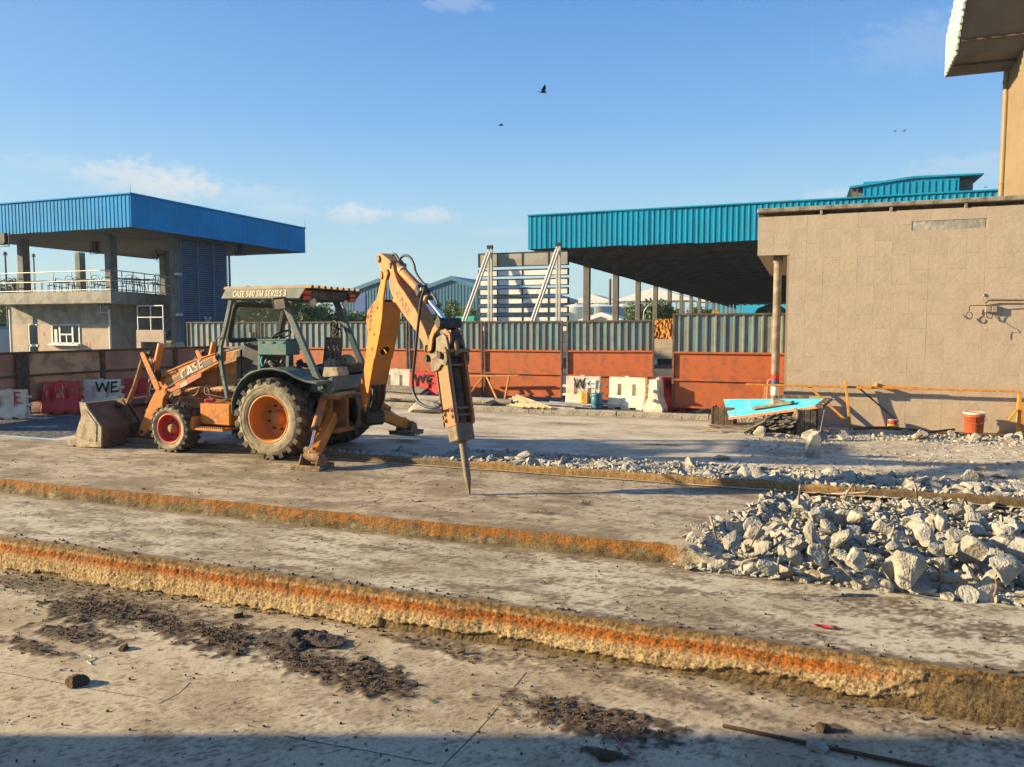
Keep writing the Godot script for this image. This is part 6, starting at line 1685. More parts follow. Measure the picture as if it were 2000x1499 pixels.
	nb(); bb(Vector3(0.50, 1.30, -0.6), Vector3(0.78, 1.5, 0.1), 0.06); part("control_tower", M.grease, t)
	nb(); lathe([Vector2(0.0, 0.0), Vector2(0.0, 0.16), Vector2(0.05, 0.155), Vector2(0.11, 0.12), Vector2(0.15, 0.06), Vector2(0.16, 0.0)], Vector3(0.72, 1.50, -0.12), Vector3(0.1, 1, 0.1), 18); part("helmet", M.helmet, t)
	var jn := fbm(31, 6.0, 3)
	var jk := sheet(24, 12, func(u: float, v: float) -> Vector3:
		var a := u * TAU
		var b := v * PI * 0.5
		var r := 1.0 + 0.35 * jn.get_noise_3d(cos(a), v * 2.0, sin(a))
		return Vector3(0.56 + cos(a) * cos(b) * 0.16 * r, 1.36 + sin(b) * 0.24 * r, 0.02 + sin(a) * cos(b) * 0.30 * r), func(u: float, v: float, p: Vector3) -> Color: return Color(1, 1, 1))
	inst(jk, "jacket", M.cloth, t)
	# two spoked discs hung on the far pillar
	for q in [[653, 641], [660, 655]]:
		var c := lp(q[0], q[1], -0.70)
		nb()
		var ringp := []
		for i in 21: ringp.append(c + Vector3(0.09 * cos(TAU * i / 20), 0.125 * sin(TAU * i / 20), 0.03 * cos(TAU * i / 20)))
		tb(ringp, 0.014, 6)
		for i in 10: cy(c, ringp[i * 2], 0.008, 0.008, 4)
		part("spoked_disc", M.black, t)
	# mirror under the roof
	var mc := lp(545, 593, 0.86)
	nb(); bx(mc, Vector3(0.20, 0.20, 0.05), Basis.from_euler(Vector3(0.35, 0.75, 0.15)), 0.02); part("mirror", M.black, t)
	nb(); bx(mc + Basis.from_euler(Vector3(0.35, 0.75, 0.15)) * Vector3(0, 0, 0.028), Vector3(0.16, 0.16, 0.004), Basis.from_euler(Vector3(0.35, 0.75, 0.15))); part("mirror_glass", plain(lin(0.7, 0.7, 0.7), 0.06, 1.0), t)
	nb(); tb(curve([lp(421, 668, 0.8), lp(425, 660, 0.8), lp(432, 660, 0.8), lp(437, 664, 0.8)], 3), 0.012, 6); tb([lp(421, 668, 0.8), lp(421, 700, 0.8), lp(427, 707, 0.8), lp(433, 707, 0.8)], 0.012, 6); part("grab_rail", M.black, t)
	nb(); cy(lp(429, 698, 0.6), lp(429, 698, 0.8), 0.055, 0.055, 10); part("pillar_mount", M.grease, t)
	# rear frame with openings
	for s in [1.0, -1.0]:
		nb(); bb(Vector3(0.62, 0.45, s * 0.30), Vector3(1.02, 1.02, s * 0.36), 0.01); part("rear_frame_plate", M.orange_dusty, t)
		nb(); bb(Vector3(0.60, 0.50, s * 0.50), Vector3(0.86, 1.0, s * 0.58), 0.015); part("rear_frame_plate", M.orange_dusty, t)
	nb(); bb(Vector3(0.55, 0.42, -0.56), Vector3(0.75, 1.0, 0.56), 0.02); part("rear_frame", M.grease, t)
	nb(); bb(Vector3(0.70, 0.42, -0.62), Vector3(1.02, 0.50, 0.62), 0.015); bb(Vector3(0.70, 0.96, -0.62), Vector3(1.02, 1.03, 0.62), 0.015); part("rear_frame_beam", M.orange_dusty, t)
	nb(); tb(curve([Vector3(0.98, 0.98, 0.12), Vector3(1.10, 0.92, 0.16), Vector3(1.14, 0.75, 0.16), Vector3(1.10, 0.55, 0.14), Vector3(1.0, 0.46, 0.1)]), 0.045, 8); part("swing_link", M.tan_dust, t)
	nb(); bx(Vector3(1.05, 0.70, 0.0), Vector3(0.22, 0.56, 0.24), Basis(Vector3.UP, -0.65), 0.03); part("swing_post", M.grease, t)
	# stabilisers
	for s in [1.0, -1.0]:
		var lift := 0.0 if s > 0 else 0.14
		var hip := Vector3(0.86, 0.68, s * 0.52)
		var foot := Vector3(1.12, 0.18 + lift, s * 1.46)
		nb(); beam(hip, foot, 0.13, 0.19, Vector3.UP, 0.015); part("stabiliser_leg", M.orange, t)
		var c0 := Vector3(0.74, 0.98, s * 0.60)
		var c1 := Vector3(0.92, 0.56, s * 1.10)
		var c2 := Vector3(1.05, 0.27 + lift, s * 1.42)
		c1.y += lift * 0.6
		nb(); cy(c0, c1, 0.062, 0.062, 14); part("stabiliser_cylinder", M.orange_dusty, t)
		nb(); cy(c1, c1 + (c2 - c1).normalized() * 0.03, 0.066, 0.066, 14); part("cylinder_gland", M.rust_dark, t)
		nb(); cy(c1, c2, 0.028, 0.028, 10); part("piston_rod", M.chrome, t)
		nb(); cy(foot + Vector3(-0.13, 0.0, 0), foot + Vector3(0.13, 0.0, 0), 0.075, 0.075, 12); part("foot_pin", M.tan_dust, t)
		nb(); cy(c2 + Vector3(-0.09, 0, 0), c2 + Vector3(0.07, 0, 0), 0.055, 0.055, 10); part("rod_eye", M.tan_dust, t)
		for e in [-0.15, 0.15]:
			nb(); pr([Vector2(-0.16, 0.05), Vector2(0.16, 0.05), Vector2(0.07, 0.22), Vector2(-0.07, 0.22)], Vector3(foot.x + e + 0.012, lift, foot.z), Vector3.BACK, Vector3.UP, Vector3(-0.024, 0, 0), 0.003); part("pad_ear", M.tan_dust, t)
		nb(); bb(Vector3(foot.x - 0.27, 0.004 + lift, foot.z - 0.19), Vector3(foot.x + 0.25, 0.05 + lift, foot.z + 0.19), 0.008); part("stabiliser_pad", M.steel_worn, t)
		for e in [-0.19, 0.18]:
			nb(); bb(Vector3(foot.x - 0.27, 0.051 + lift, foot.z + e), Vector3(foot.x + 0.25, 0.085 + lift, foot.z + e + 0.012)); part("pad_flange", M.tan_dust, t)
	boom(t)

func boom(t: Node3D) -> void:
	# outline of the boom's side plate, traced where two zooms overlap
	var left := boomp([[272, 262], [256, 300], [256, 350], [250, 400], [230, 480], [205, 590], [100, 735], [86, 850], [110, 980], [75, 1280], [48, 1495]], zb, 0.15)
	left += boomp([[1012, 262], [1022, 300], [1002, 330], [1022, 450], [1046, 560], [1076, 668]], zd, 0.15)
	var right := boomp([[1112, 450], [1132, 330], [1188, 0]], zd, 0.15)
	right += boomp([[180, 1280], [236, 1000], [265, 790], [276, 600], [302, 400], [326, 310], [312, 266]], zb, 0.15)
	var poly := left + right
	for off in [0.15, -0.12]:
		nb(); bplate(poly, off, 0.03); var bp_ := part("boom_plate", M.orange, t)
		if off > 0.0:
			var c := bpt(zb(140, 810), off)
			lettering("UMW", 0.085, 0.004, M.rust_dark, bp_, Transform3D(Basis(BU, Vector3.UP, BN) * Basis(Vector3.BACK, deg_to_rad(74)), b3(c, off + 0.002)), true, 1.5)
			var hc := bpt(zb(108, 805), off)
			nb(); cy(b3(hc, off + 0.001), b3(hc, off + 0.005), 0.035, 0.035, 14); inst(done(), "boss", M.grease, bp_)
			for e in [[155, 1165], [215, 700], [178, 1000]]:
				var q := bpt(zb(e[0], e[1]), off)
				nb(); cy(b3(q, off + 0.001), b3(q, off + 0.008), 0.028 if e[1] == 1165 else 0.014, 0.02, 10); inst(done(), "boss", M.grease, bp_)
	# web facing outwards, between the plates, with a round hole in the lower length
	var w := boomp([[300, 640], [265, 790], [236, 1000], [180, 1280]], zb, 0.15) + boomp([[1188, 0], [1132, 330]], zd, 0.15)
	w[0] = bpt(zb(274, 640), 0.15)
	for i in w.size() - 1:
		var a: Vector2 = w[i]
		var b: Vector2 = w[i + 1]
		var len := a.distance_to(b)
		var dirv := (b - a) / len
		var A := b3(a, 0.0)
		var ay := BU * dirv.x + Vector3.UP * dirv.y
		var nn := BN.cross(ay)
		if nn.dot(BU) < 0: nn = -nn
		var hw := 0.118
		nb()
		if i == 2:
			var c := Vector2(0.0, len * 0.68)
			var r := 0.075
			pr([Vector2(-hw, 0), Vector2(0, 0), Vector2(0, c.y - r)] + ell(9, r, r, c, -PI / 2, -PI * 1.5).slice(1) + [Vector2(0, len), Vector2(-hw, len)], A - nn * 0.03, BN, ay, nn * 0.025)
			pr([Vector2(hw, 0), Vector2(0, 0), Vector2(0, c.y - r)] + ell(9, r, r, c, -PI / 2, PI / 2).slice(1) + [Vector2(0, len), Vector2(hw, len)], A - nn * 0.03, BN, ay, nn * 0.025)
		else:
			bx(A + ay * len * 0.5 - nn * (0.0175 + 0.0 * i), Vector3(hw * 2.0, len, 0.025), Basis(BN, ay, BN.cross(ay)))
		part("boom_web", M.orange, t)
		# inner web on the machine's side
		nb(); bx(A + ay * len * 0.5 - nn * 0.30, Vector3(hw * 2.0, len * 0.98, 0.02), Basis(BN, ay, BN.cross(ay))); part("boom_web", M.grease, t)
	# boom ram at the foot, hoses
	var f0 := bpt(zd(1215, 360), 0.0)
	var f1 := bpt(zd(1180, 700), 0.0)
	nb(); cy(b3(f0, 0), b3(f1, 0) , 0.075, 0.085, 14); part("boom_ram", M.grease, t)
	for e in [-0.08, 0.0, 0.08]:
		nb(); tb(curve([b3(f0 + Vector2(0.04, 0.1), e), b3(f0 + Vector2(0.11, -0.1), e * 1.2), b3(f0.lerp(f1, 0.6) + Vector2(0.08, 0), e), b3(f1 + Vector2(-0.05, 0.0), e)]), 0.018, 6); part("hydraulic_hose", M.hose, t)
	nb(); bx(b3(f1 + Vector2(-0.02, -0.02), 0), Vector3(0.36, 0.24, 0.30), Basis(BU, Vector3.UP, BN), 0.04); part("boom_foot", M.grease, t)
	# dipper
	var dip := boomp([[205, 140], [215, 105], [240, 85], [265, 98], [350, 165], [385, 230], [400, 300], [440, 420], [512, 522], [640, 722], [750, 962], [780, 1050], [802, 1165], [775, 1200], [740, 1135], [640, 962], [520, 800], [400, 622], [348, 485], [338, 330], [300, 265], [262, 292], [226, 230]], zb, 0.11)
	nb(); bplate(dip, 0.11, 0.22, 0.008); var dp := part("dipper_arm", M.tan_dust if false else M.orange_dusty, t)
	var dc := bpt(zb(500, 640), 0.11)
	var de := bpt(zb(430, 520), 0.11)
	var df := bpt(zb(570, 760), 0.11)
	var ang := atan2(df.y - de.y, df.x - de.x)
	lettering("CASE", 0.115, 0.004, M.tan_dust, dp, Transform3D(Basis(BU, Vector3.UP, BN) * Basis(Vector3.BACK, ang), b3(dc, 0.1135)), true, 1.5)
	for e in [[230, 150, 0.052, 0.14], [352, 225, 0.045, 0.13], [283, 335, 0.06, 0.17], [775, 1160, 0.05, 0.15]]:
		var c := bpt(zb(e[0], e[1]), 0.12)
		nb(); cy(b3(c, e[3]), b3(c, -e[3]), e[2], e[2], 14); part("pin", M.tan_dust, t)
	# dipper ram
	var r0 := bpt(zb(430, 225), 0.0); var r1 := bpt(zb(790, 610), 0.0); var r2 := bpt(zb(975, 840), 0.0)
	nb(); cy(b3(r0, 0), b3(r1, 0), 0.062, 0.062, 16); part("dipper_cylinder", M.orange_dusty, t)
	nb(); cy(b3(r1, 0), b3(r1.lerp(r2, 0.05), 0), 0.068, 0.05, 16); part("cylinder_gland", M.rust_dark, t)
	nb(); cy(b3(r1, 0), b3(r2, 0), 0.032, 0.032, 14); part("piston_rod", M.chrome, t)
	var cl := bpt(zb(500, 285), 0.0)
	nb(); cy(b3(cl, 0.0) - (b3(r1, 0) - b3(r0, 0)).normalized() * 0.02, b3(cl, 0.0) + (b3(r1, 0) - b3(r0, 0)).normalized() * 0.02, 0.068, 0.068, 16); part("cylinder_band", M.beige_plastic, t)
	var vb := bpt(zb(740, 515), 0.0)
	nb(); bx(b3(vb, 0.03), Vector3(0.17, 0.11, 0.18), Basis(BU, Vector3.UP, BN) * Basis(Vector3.BACK, -0.8), 0.02); part("hose_clamp", M.grease, t)
	nb(); bx(b3(bpt(zb(720, 490), 0.12), 0.12), Vector3(0.06, 0.05, 0.04), Basis(Vector3.UP, 0.4), 0.01); part("hose_fitting", plain(lin(0.5, 0.4, 0.2), 0.35, 0.8), t)
	# links and rod eye
	var lk := boomp([[880, 850], [915, 866], [912, 915], [850, 995], [832, 1045], [816, 1180], [772, 1202], [764, 1150], [790, 1050], [832, 930]], zb, 0.14)
	for off in [0.14, -0.11]:
		nb(); bplate(lk, off, 0.03, 0.004); part("link_plate", M.orange_dusty, t)
	var eye := bpt(zb(1015, 870), 0.0)
	nb(); cy(b3(eye, 0.16), b3(eye, -0.16), 0.07, 0.07, 14); bx(b3(eye + Vector2(-0.06, -0.02), 0), Vector3(0.26, 0.15, 0.24), Basis(BU, Vector3.UP, BN), 0.03); part("rod_eye", M.grease, t)
	for off in [0.10, -0.07]:
		nb(); bplate(boomp([[950, 940], [985, 930], [1040, 990], [1050, 1060], [1030, 1180], [990, 1190], [975, 1060]], zb, 0.08), off, 0.03, 0.004); part("lower_link", M.tan_dust, t)
	nb(); bplate(boomp([[800, 1010], [900, 1000], [985, 1150], [1000, 1220], [880, 1240], [830, 1120]], zb, 0.0), 0.09, 0.18, 0.01); part("dipper_nose", M.grease, t)
	# coupler to the hammer
	var cp := boomp([[783, 1255], [800, 1216], [870, 1212], [925, 1190], [955, 1165], [990, 1190], [1004, 1290], [990, 1352], [940, 1340], [905, 1400], [860, 1420], [832, 1430], [812, 1330]], zb, 0.16)
	for off in [0.17, -0.13]:
		nb(); bplate(cp, off, 0.035, 0.006); part("coupler_plate", M.steel_worn, t)
	for e in [[795, 1270], [945, 1235]]:
		var c := bpt(zb(e[0], e[1]), 0.16)
		nb(); cy(b3(c, 0.215), b3(c, -0.17), 0.048, 0.048, 14); part("coupler_pin", M.grease, t)
	for e in [[1025, 1165], [1100, 1150]]:
		nb(); bplate(ell(12, 0.045, 0.10, bpt(zb(e[0], e[1]), 0.02)), 0.05, 0.05, 0.008); part("coupler_hook", M.tan_dust, t)
	# hammer: axis runs from the tip up
	var tip := Vector2(3.74, 0.0)
	var up2 := Vector2(-0.27, 0.963)
	var o2 := Vector2(0.963, 0.27)
	var H := func(a: float, e: float, off: float) -> Vector3: return b3(tip + up2 * a + o2 * e, off)
	var UA := BU * up2.x + Vector3.UP * up2.y
	var UE := BU * o2.x + Vector3.UP * o2.y
	var hb := Basis(UE, UA, UE.cross(UA))
	nb(); cy(H.call(0.0, 0.0, 0.0), H.call(0.20, 0.0, 0.0), 0.010, 0.044, 8); cy(H.call(0.20, 0.0, 0.0), H.call(0.72, 0.0, 0.0), 0.044, 0.050, 14); part("chisel", M.steel_worn, t)
	nb(); bx(H.call(0.80, -0.01, 0.0), Vector3(0.25, 0.22, 0.25), hb, 0.012); part("hammer_neck", M.steel_worn, t)
	nb(); bx(H.call(1.30, -0.02, 0.0), Vector3(0.19, 0.98, 0.19), hb, 0.03); cy(H.call(0.9, 0.03, 0), H.call(1.62, 0.03, 0), 0.085, 0.085, 14); part("hammer_body", M.wood_dark, t)
	for off in [0.135, -0.10]:
		nb(); pr([Vector2(-0.19, 0.93), Vector2(-0.15, 0.885), Vector2(0.14, 0.885), Vector2(0.17, 0.93), Vector2(0.17, 1.80), Vector2(-0.19, 1.80)], b3(tip, off), UE, UA, BN * -0.035, 0.005); var pl := part("hammer_side_plate", M.hammer, t)
		if off > 0.0:
			nb()
			for e in [[-0.185, 0.90, -0.165, 1.80], [0.145, 0.90, 0.165, 1.80]]:
				pr([Vector2(e[0], e[1]), Vector2(e[2], e[1]), Vector2(e[2], e[3]), Vector2(e[0], e[3])], b3(tip, off + 0.001), UE, UA, BN * 0.02, 0.003)
			inst(done(), "edge_flange", M.steel_worn, pl)
			for e in [[-0.11, 1.68], [0.11, 1.70], [-0.11, 1.06], [-0.11, 0.98], [0.10, 1.08], [0.10, 1.0]]:
				nb(); cy(H.call(e[1], e[0], off), H.call(e[1], e[0], off + 0.02), 0.032, 0.03, 6); cy(H.call(e[1], e[0], off + 0.02), H.call(e[1], e[0], off + 0.035), 0.018, 0.018, 8); inst(done(), "bolt", M.tan_dust, pl)
	for e in [1.66, 1.10, 1.01]:
		nb(); cy(H.call(e, 0.125, 0.10), H.call(e, 0.125, -0.10), 0.016, 0.016, 8); part("tie_rod", M.steel_worn, t)
	nb(); bx(H.call(1.83, -0.01, 0.0), Vector3(0.44, 0.045, 0.36), hb, 0.008); part("top_plate", M.tan_dust, t)
	for e in [[-0.12, 0.13], [0.12, 0.13], [-0.12, -0.13], [0.12, -0.13]]:
		nb(); cy(H.call(1.85, e[0], e[1]), H.call(1.90, e[0], e[1]), 0.03, 0.03, 6); part("bolt", M.tan_dust, t)
	nb(); bx(H.call(1.97, 0.06, 0.0), Vector3(0.30, 0.22, 0.22), hb, 0.04); part("hammer_bracket", M.grease, t)
	for off in [0.13, -0.10]:
		nb(); pr([Vector2(-0.17, 1.855), Vector2(0.19, 1.855), Vector2(0.17, 2.02), Vector2(0.10, 2.08), Vector2(-0.10, 2.08)], b3(tip, off), UE, UA, BN * -0.03, 0.005); part("bracket_plate", M.steel_worn, t)
	# hoses along the dipper and down to the hammer
	for h in [[[375, 120], [395, 96], [425, 110], [470, 190], [520, 260], [600, 345], [690, 440]], [[462, 155], [500, 118], [545, 112], [590, 145], [625, 215], [645, 300], [700, 390], [760, 455]], [[795, 500], [840, 555], [880, 620], [897, 700], [906, 800], [912, 880]]]:
		var pts := []
		for p in h: pts.append(b3(bpt(zb(p[0], p[1]), -0.05), -0.05))
		nb(); tb(curve(pts, 4), 0.019, 7); part("hydraulic_hose", M.hose, t)
	var pts := []
	for p in [[829, 565], [822, 590], [816, 640], [810, 700], [806, 740], [808, 768], [820, 788], [842, 797], [860, 792]]:
		pts.append(b3(bpt(Vector2(p[0], p[1]), 0.26), 0.26))
	nb(); tb(curve(pts, 4), 0.021, 8); part("hydraulic_hose", M.hose, t, "long black hose hanging beside the hammer")

# ---------------------------------------------------------------- plastic water barriers
func barrier_body(L: float, m: Material, parent: Node) -> void:
	var hw := func(y: float) -> float:
		if y < 0.12: return 0.235
		if y < 0.36: return lerpf(0.235, 0.115, (y - 0.12) / 0.24)
		return lerpf(0.115, 0.095, (y - 0.36) / 0.42)
	var seg := func(x0: float, x1: float, y0: float, y1: float, k: float) -> void:
		var ys := [y0]
		for e in [0.12, 0.36]:
			if e > y0 and e < y1: ys.append(e)
		ys.append(y1)
		var P := []
		for y in ys: P.append(Vector2(hw.call(y) * k, y))
		for i in ys.size(): P.append(Vector2(-hw.call(ys[ys.size() - 1 - i]) * k, ys[ys.size() - 1 - i]))
		pr(P, Vector3(x0, 0, 0), Vector3.BACK, Vector3.UP, Vector3(x1 - x0, 0, 0), 0.006)
	var h := L * 0.5
	nb()
	for e in [[-h, -h * 0.52], [-h * 0.30, h * 0.30], [h * 0.52, h]]: seg.call(e[0], e[1], 0.05, 0.78, 1.0)
	for e in [[-h * 0.525, -h * 0.295], [h * 0.295, h * 0.525]]:
		seg.call(e[0], e[1], 0.05, 0.33, 0.998)
		seg.call(e[0], e[1], 0.62, 0.78, 0.998)
		seg.call(e[0], e[1], 0.33, 0.62, 0.45)
	for e in [[-h * 0.96, -h * 0.6], [-h * 0.25, h * 0.25], [h * 0.6, h * 0.96]]: seg.call(e[0], e[1], 0.0, 0.051, 0.97)
	part("body", m, parent)
	for s in [-1.0, 1.0]:
		for y in [0.34, 0.56]:
			nb(); bx(Vector3(s * (h + 0.045), y + (0.02 if s > 0 else -0.03), 0), Vector3(0.12, 0.06, 0.12), Basis(), 0.015); part("connector", m, parent)
	nb(); bx(Vector3(-h * 0.05, 0.795, 0), Vector3(0.10, 0.03, 0.07), Basis(), 0.01); part("filler_cap", m, parent)
func barrier(label: String, at: Vector3, turn: float, L: float, m: Material, scale := 1.0) -> Node3D:
	var t := thing("water_barrier", label, "barrier", at, turn, "plastic water barriers")
	t.scale = Vector3.ONE * scale
	barrier_body(L, m, t)
	return t
func strokes(t: Node3D, list: Array, w: float, m: Material, z0 := 0.118) -> void:
	nb()
	for s in list:
		var p := []
		for q in s: p.append(Vector2(q[0], q[1]))
		ribbon(p, w, Vector3(0, 0, z0), Vector3.RIGHT, Vector3.UP, Vector3.BACK)
	part("painted_letters", m, t)
const WE := [[[-0.10, 0.72], [-0.04, 0.50], [0.05, 0.70], [0.13, 0.49], [0.20, 0.73]], [[0.40, 0.73], [0.27, 0.71], [0.26, 0.47], [0.42, 0.50]], [[0.26, 0.60], [0.38, 0.61]]]
func barriers() -> void:
	var b := barrier("faded red plastic barrier with white paint runs, in front of the plywood fence", Vector3(-17.12, 0, -13.78), 0.62, 0.80, M.red_plastic)
	R.seed = 3
	nb()
	for i in 34:
		var x := R.randf_range(-0.36, 0.1)
		var y := R.randf_range(0.42, 0.74)
		if absf(absf(x) - 0.16) < 0.06: continue
		var l := R.randf_range(0.02, 0.16)
		ribbon([Vector2(x, y), Vector2(x + R.randf_range(-0.01, 0.01), y - minf(l, y - 0.38))], R.randf_range(0.004, 0.012), Vector3(0, 0, 0.117), Vector3.RIGHT, Vector3.UP, Vector3.BACK)
	part("paint_runs", M.white_paint, b)
	b = barrier("white plastic barrier sprayed with black letters WE beside the red one", Vector3(-16.72, 0, -14.62), 0.50, 0.84, M.white_plastic)
	strokes(b, WE, 0.045, M.spray)
	b = barrier("bright red plastic barrier behind the loader bucket", Vector3(-16.6, 0, -15.9), 0.55, 1.1, M.red_plastic, 0.95)
	strokes(b, [[[0.28, 0.62], [0.20, 0.66], [0.15, 0.60], [0.15, 0.52], [0.22, 0.47], [0.30, 0.52]]], 0.04, M.white_paint)
	b = barrier("white plastic barrier sprayed with a red letter E", Vector3(-17.5 + 0.25, 0, -12.55), 0.62, 0.84, M.white_plastic, 0.85)
	strokes(b, [[[0.30, 0.70], [0.16, 0.72], [0.17, 0.44], [0.33, 0.41]], [[0.16, 0.58], [0.28, 0.57]]], 0.04, plain(lin(0.5, 0.03, 0.03), 0.7))
	b = barrier("white plastic barrier standing outside the plywood fence", Vector3(-18.15, 0, -13.6), 0.75, 0.84, M.white_plastic, 0.8)
	# in front of the hoarding
	var p := gz(1140, 780, -18.75)
	b = barrier("white plastic barrier marked with a black W and an arrow sign", Vector3(p.x, 0.1, -18.75), 0.06, 0.86, M.white_plastic)
	strokes(b, [[[-0.21, 0.73], [-0.15, 0.50], [-0.06, 0.71], [0.0, 0.49], [0.06, 0.74]]], 0.04, M.spray)
	nb(); bb(Vector3(0.09, 0.50, 0.119), Vector3(0.33, 0.71, 0.127)); part("arrow_sign", M.sign_white, b)
	strokes(b, [[[0.30, 0.605], [0.12, 0.605]], [[0.19, 0.67], [0.12, 0.605], [0.20, 0.55]]], 0.018, M.spray, 0.1275)
	p = gz(1227, 780, -18.80)
	barrier("white plastic barrier standing beside the blue drum", Vector3(p.x, 0.1, -18.80), -0.12, 0.92, M.white_plastic)
	p = gy(1282, 806, 0.1)
	barrier("cream plastic barrier turned end-on at the kerb, in the hoarding gap", Vector3(p.x, 0.1, p.z - 0.25), 1.42, 0.80, M.white_plastic)
	p = gz(1312, 780, -18.75)
	b = barrier("red plastic barrier with sprayed letters, half hidden by the tallest hoarding panel", Vector3(p.x + 0.10, 0.1, -18.85), 0.75, 0.95, M.red_plastic, 1.05)
	strokes(b, [[[-0.38, 0.72], [-0.34, 0.55], [-0.28, 0.70], [-0.23, 0.54], [-0.18, 0.72]], [[-0.04, 0.72], [-0.13, 0.70], [-0.13, 0.53], [-0.02, 0.54]], [[-0.13, 0.62], [-0.05, 0.62]]], 0.03, M.spray)
	p = gz(832, 760, -19.05)
	b = barrier("red plastic barrier sprayed WE beyond the hammer hose", Vector3(p.x, 0.1, -19.05), -0.05, 0.95, M.red_plastic)
	strokes(b, [[[-0.32, 0.72], [-0.24, 0.50], [-0.14, 0.68], [-0.05, 0.50], [0.02, 0.72]], [[0.26, 0.70], [0.10, 0.68], [0.10, 0.50], [0.28, 0.48]], [[0.10, 0.60], [0.22, 0.60]]], 0.045, M.spray)
	p = gz(775, 745, -19.1)
	barrier("white plastic barrier beyond the boom, left of the red one", Vector3(p.x, 0.16, -19.1), 0.05, 0.90, M.white_plastic)

# ---------------------------------------------------------------- things along the kerb
func kerb_things() -> void:
	var p := gz(752, 776, -18.35)
	var q := gz(966, 776, -18.30)
	nb(); cy(Vector3(p.x, 0.20, -18.35), Vector3(q.x, 0.20, -18.30), 0.10, 0.10, 16); solo("cement_pipe", M.concrete, "long rough grey cement pipe lying behind the kerb", "pipe")
	p = gz(968, 776, -18.1); q = gz(1000, 774, -18.1)
	var wp := thing("white_pipe", "short pale plastic pipe with a branch lying at the end of the cement pipe", "pipe", Vector3(p.x, 0.22, -18.1))
	nb(); cy(Vector3(0, 0, 0), Vector3(q.x - p.x, 0.0, 0), 0.085, 0.085, 16); part("pipe", M.pipe_grey, wp)
	nb(); cy(Vector3(-0.02, 0, 0.0), Vector3(-0.10, -0.05, 0.28), 0.07, 0.08, 14, false); part("branch", M.pipe_grey, wp)
	nb(); cy(Vector3(-0.10, -0.05, 0.25), Vector3(-0.102, -0.051, 0.265), 0.066, 0.066, 14); part("mouth_shade", M.dark_frame, wp)  # near-black disc standing for the shade inside the open end
	# corrugated tan sheet leaning over the kerb
	var A := gz(1015, 798.5, -17.70); var B := gz(1082, 798, -17.70); var C := gz(1010, 772, -18.55); var D := gz(975, 790, -18.2)
	A.y = maxf(A.y, 0.15); B.y = maxf(B.y, 0.15)
	nb()
	var nu := 30
	for i in nu:
		var u0 := float(i) / nu
		var u1 := float(i + 1) / nu
		var z0 := 0.03 * (1.0 if (i % 6) in [4, 5] else 0.0)
		var z1 := 0.03 * (1.0 if ((i + 1) % 6) in [4, 5] else 0.0)
		var a := A.lerp(B, u0) + Vector3(0, z0, 0); var b := A.lerp(B, u1) + Vector3(0, z1, 0)
		var c := D.lerp(C, u1) + Vector3(0, z1, 0); var d := D.lerp(C, u0) + Vector3(0, z0, 0)
		face([a, b, c, d], Vector3.UP)
		var o := Vector3(0, -0.012, 0)
		face([a + o, b + o, c + o, d + o], Vector3.DOWN)
		face([a, b, b + o, a + o], Vector3.BACK); face([c, d, d + o, c + o], Vector3.FORWARD)
	solo("corrugated_sheet", M.sheet_tan, "tan corrugated roofing sheet lying across the kerb", "sheet")
	# loose metal tubes
	R.seed = 14
	for i in 7:
		var x0 := gz(1018 + i * 9, 790, -18.0).x
		var x1 := gz(1128 + (i * 13) % 38, 795, -18.0).x
		var z := -17.98 - i * 0.09
		nb(); cy(Vector3(x0, 0.165 + (0.06 if i % 2 else 0.0), z), Vector3(x1, 0.15 + (0.05 if i % 2 else 0.0), z + R.randf_range(0.0, 0.18)), 0.034, 0.034, 10); solo("metal_tube", M.tube_metal, "dull metal tube in the loose bundle behind the kerb", "tube", "metal tubes behind the kerb")
	# drum and can
	p = gy(1179, 794, 0.1)
	var dr := thing("blue_drum", "small scuffed blue plastic drum with two white necks", "drum", Vector3(p.x, 0.1, -18.42))
	nb(); lathe([Vector2(0.0, 0.0), Vector2(0.0, 0.12), Vector2(0.02, 0.135), Vector2(0.07, 0.145), Vector2(0.085, 0.138), Vector2(0.10, 0.145), Vector2(0.30, 0.145), Vector2(0.315, 0.138), Vector2(0.33, 0.145), Vector2(0.38, 0.14), Vector2(0.40, 0.12), Vector2(0.405, 0.0)], Vector3.ZERO, Vector3.UP, 20); part("body", M.blue_drum, dr)
	for e in [-0.05, 0.06]:
		nb(); cy(Vector3(e, 0.405, 0), Vector3(e, 0.47, 0), 0.03, 0.024, 10); part("neck", M.white_plastic, dr)
	p = gy(1160, 792, 0.1)
	var jc := thing("yellow_can", "yellow plastic jerrycan beside the blue drum", "jerrycan", Vector3(p.x, 0.1, -18.45))
	nb(); bb(Vector3(-0.115, 0, -0.1), Vector3(0.115, 0.44, 0.1), 0.04); part("body", M.yellow_can, jc)
	nb(); cy(Vector3(-0.05, 0.44, 0), Vector3(-0.05, 0.48, 0), 0.03, 0.03, 8); part("cap", M.white_plastic, jc)
	# timber trestle leaning on the hoarding
	var tr := thing("timber_trestle", "yellow-painted timber trestle leaning on the orange hoarding", "trestle", Vector3.ZERO)
	var zt := -19.25
	var rails := [[905, 735, 1014, 734, 0.07], [942, 738, 913, 760, 0.05], [950, 735, 981, 768, 0.055], [994, 736, 991, 768, 0.06]]
	for r in rails:
		var a := gz(r[0], r[1], zt); var b := gz(r[2], r[3], zt)
		if r[3] > 755: b.y = 0.1; b.z += 0.25
		nb(); beam(a, b, 0.045, r[4], Vector3.FORWARD, 0.005); part("timber", M.wood_orange, tr)
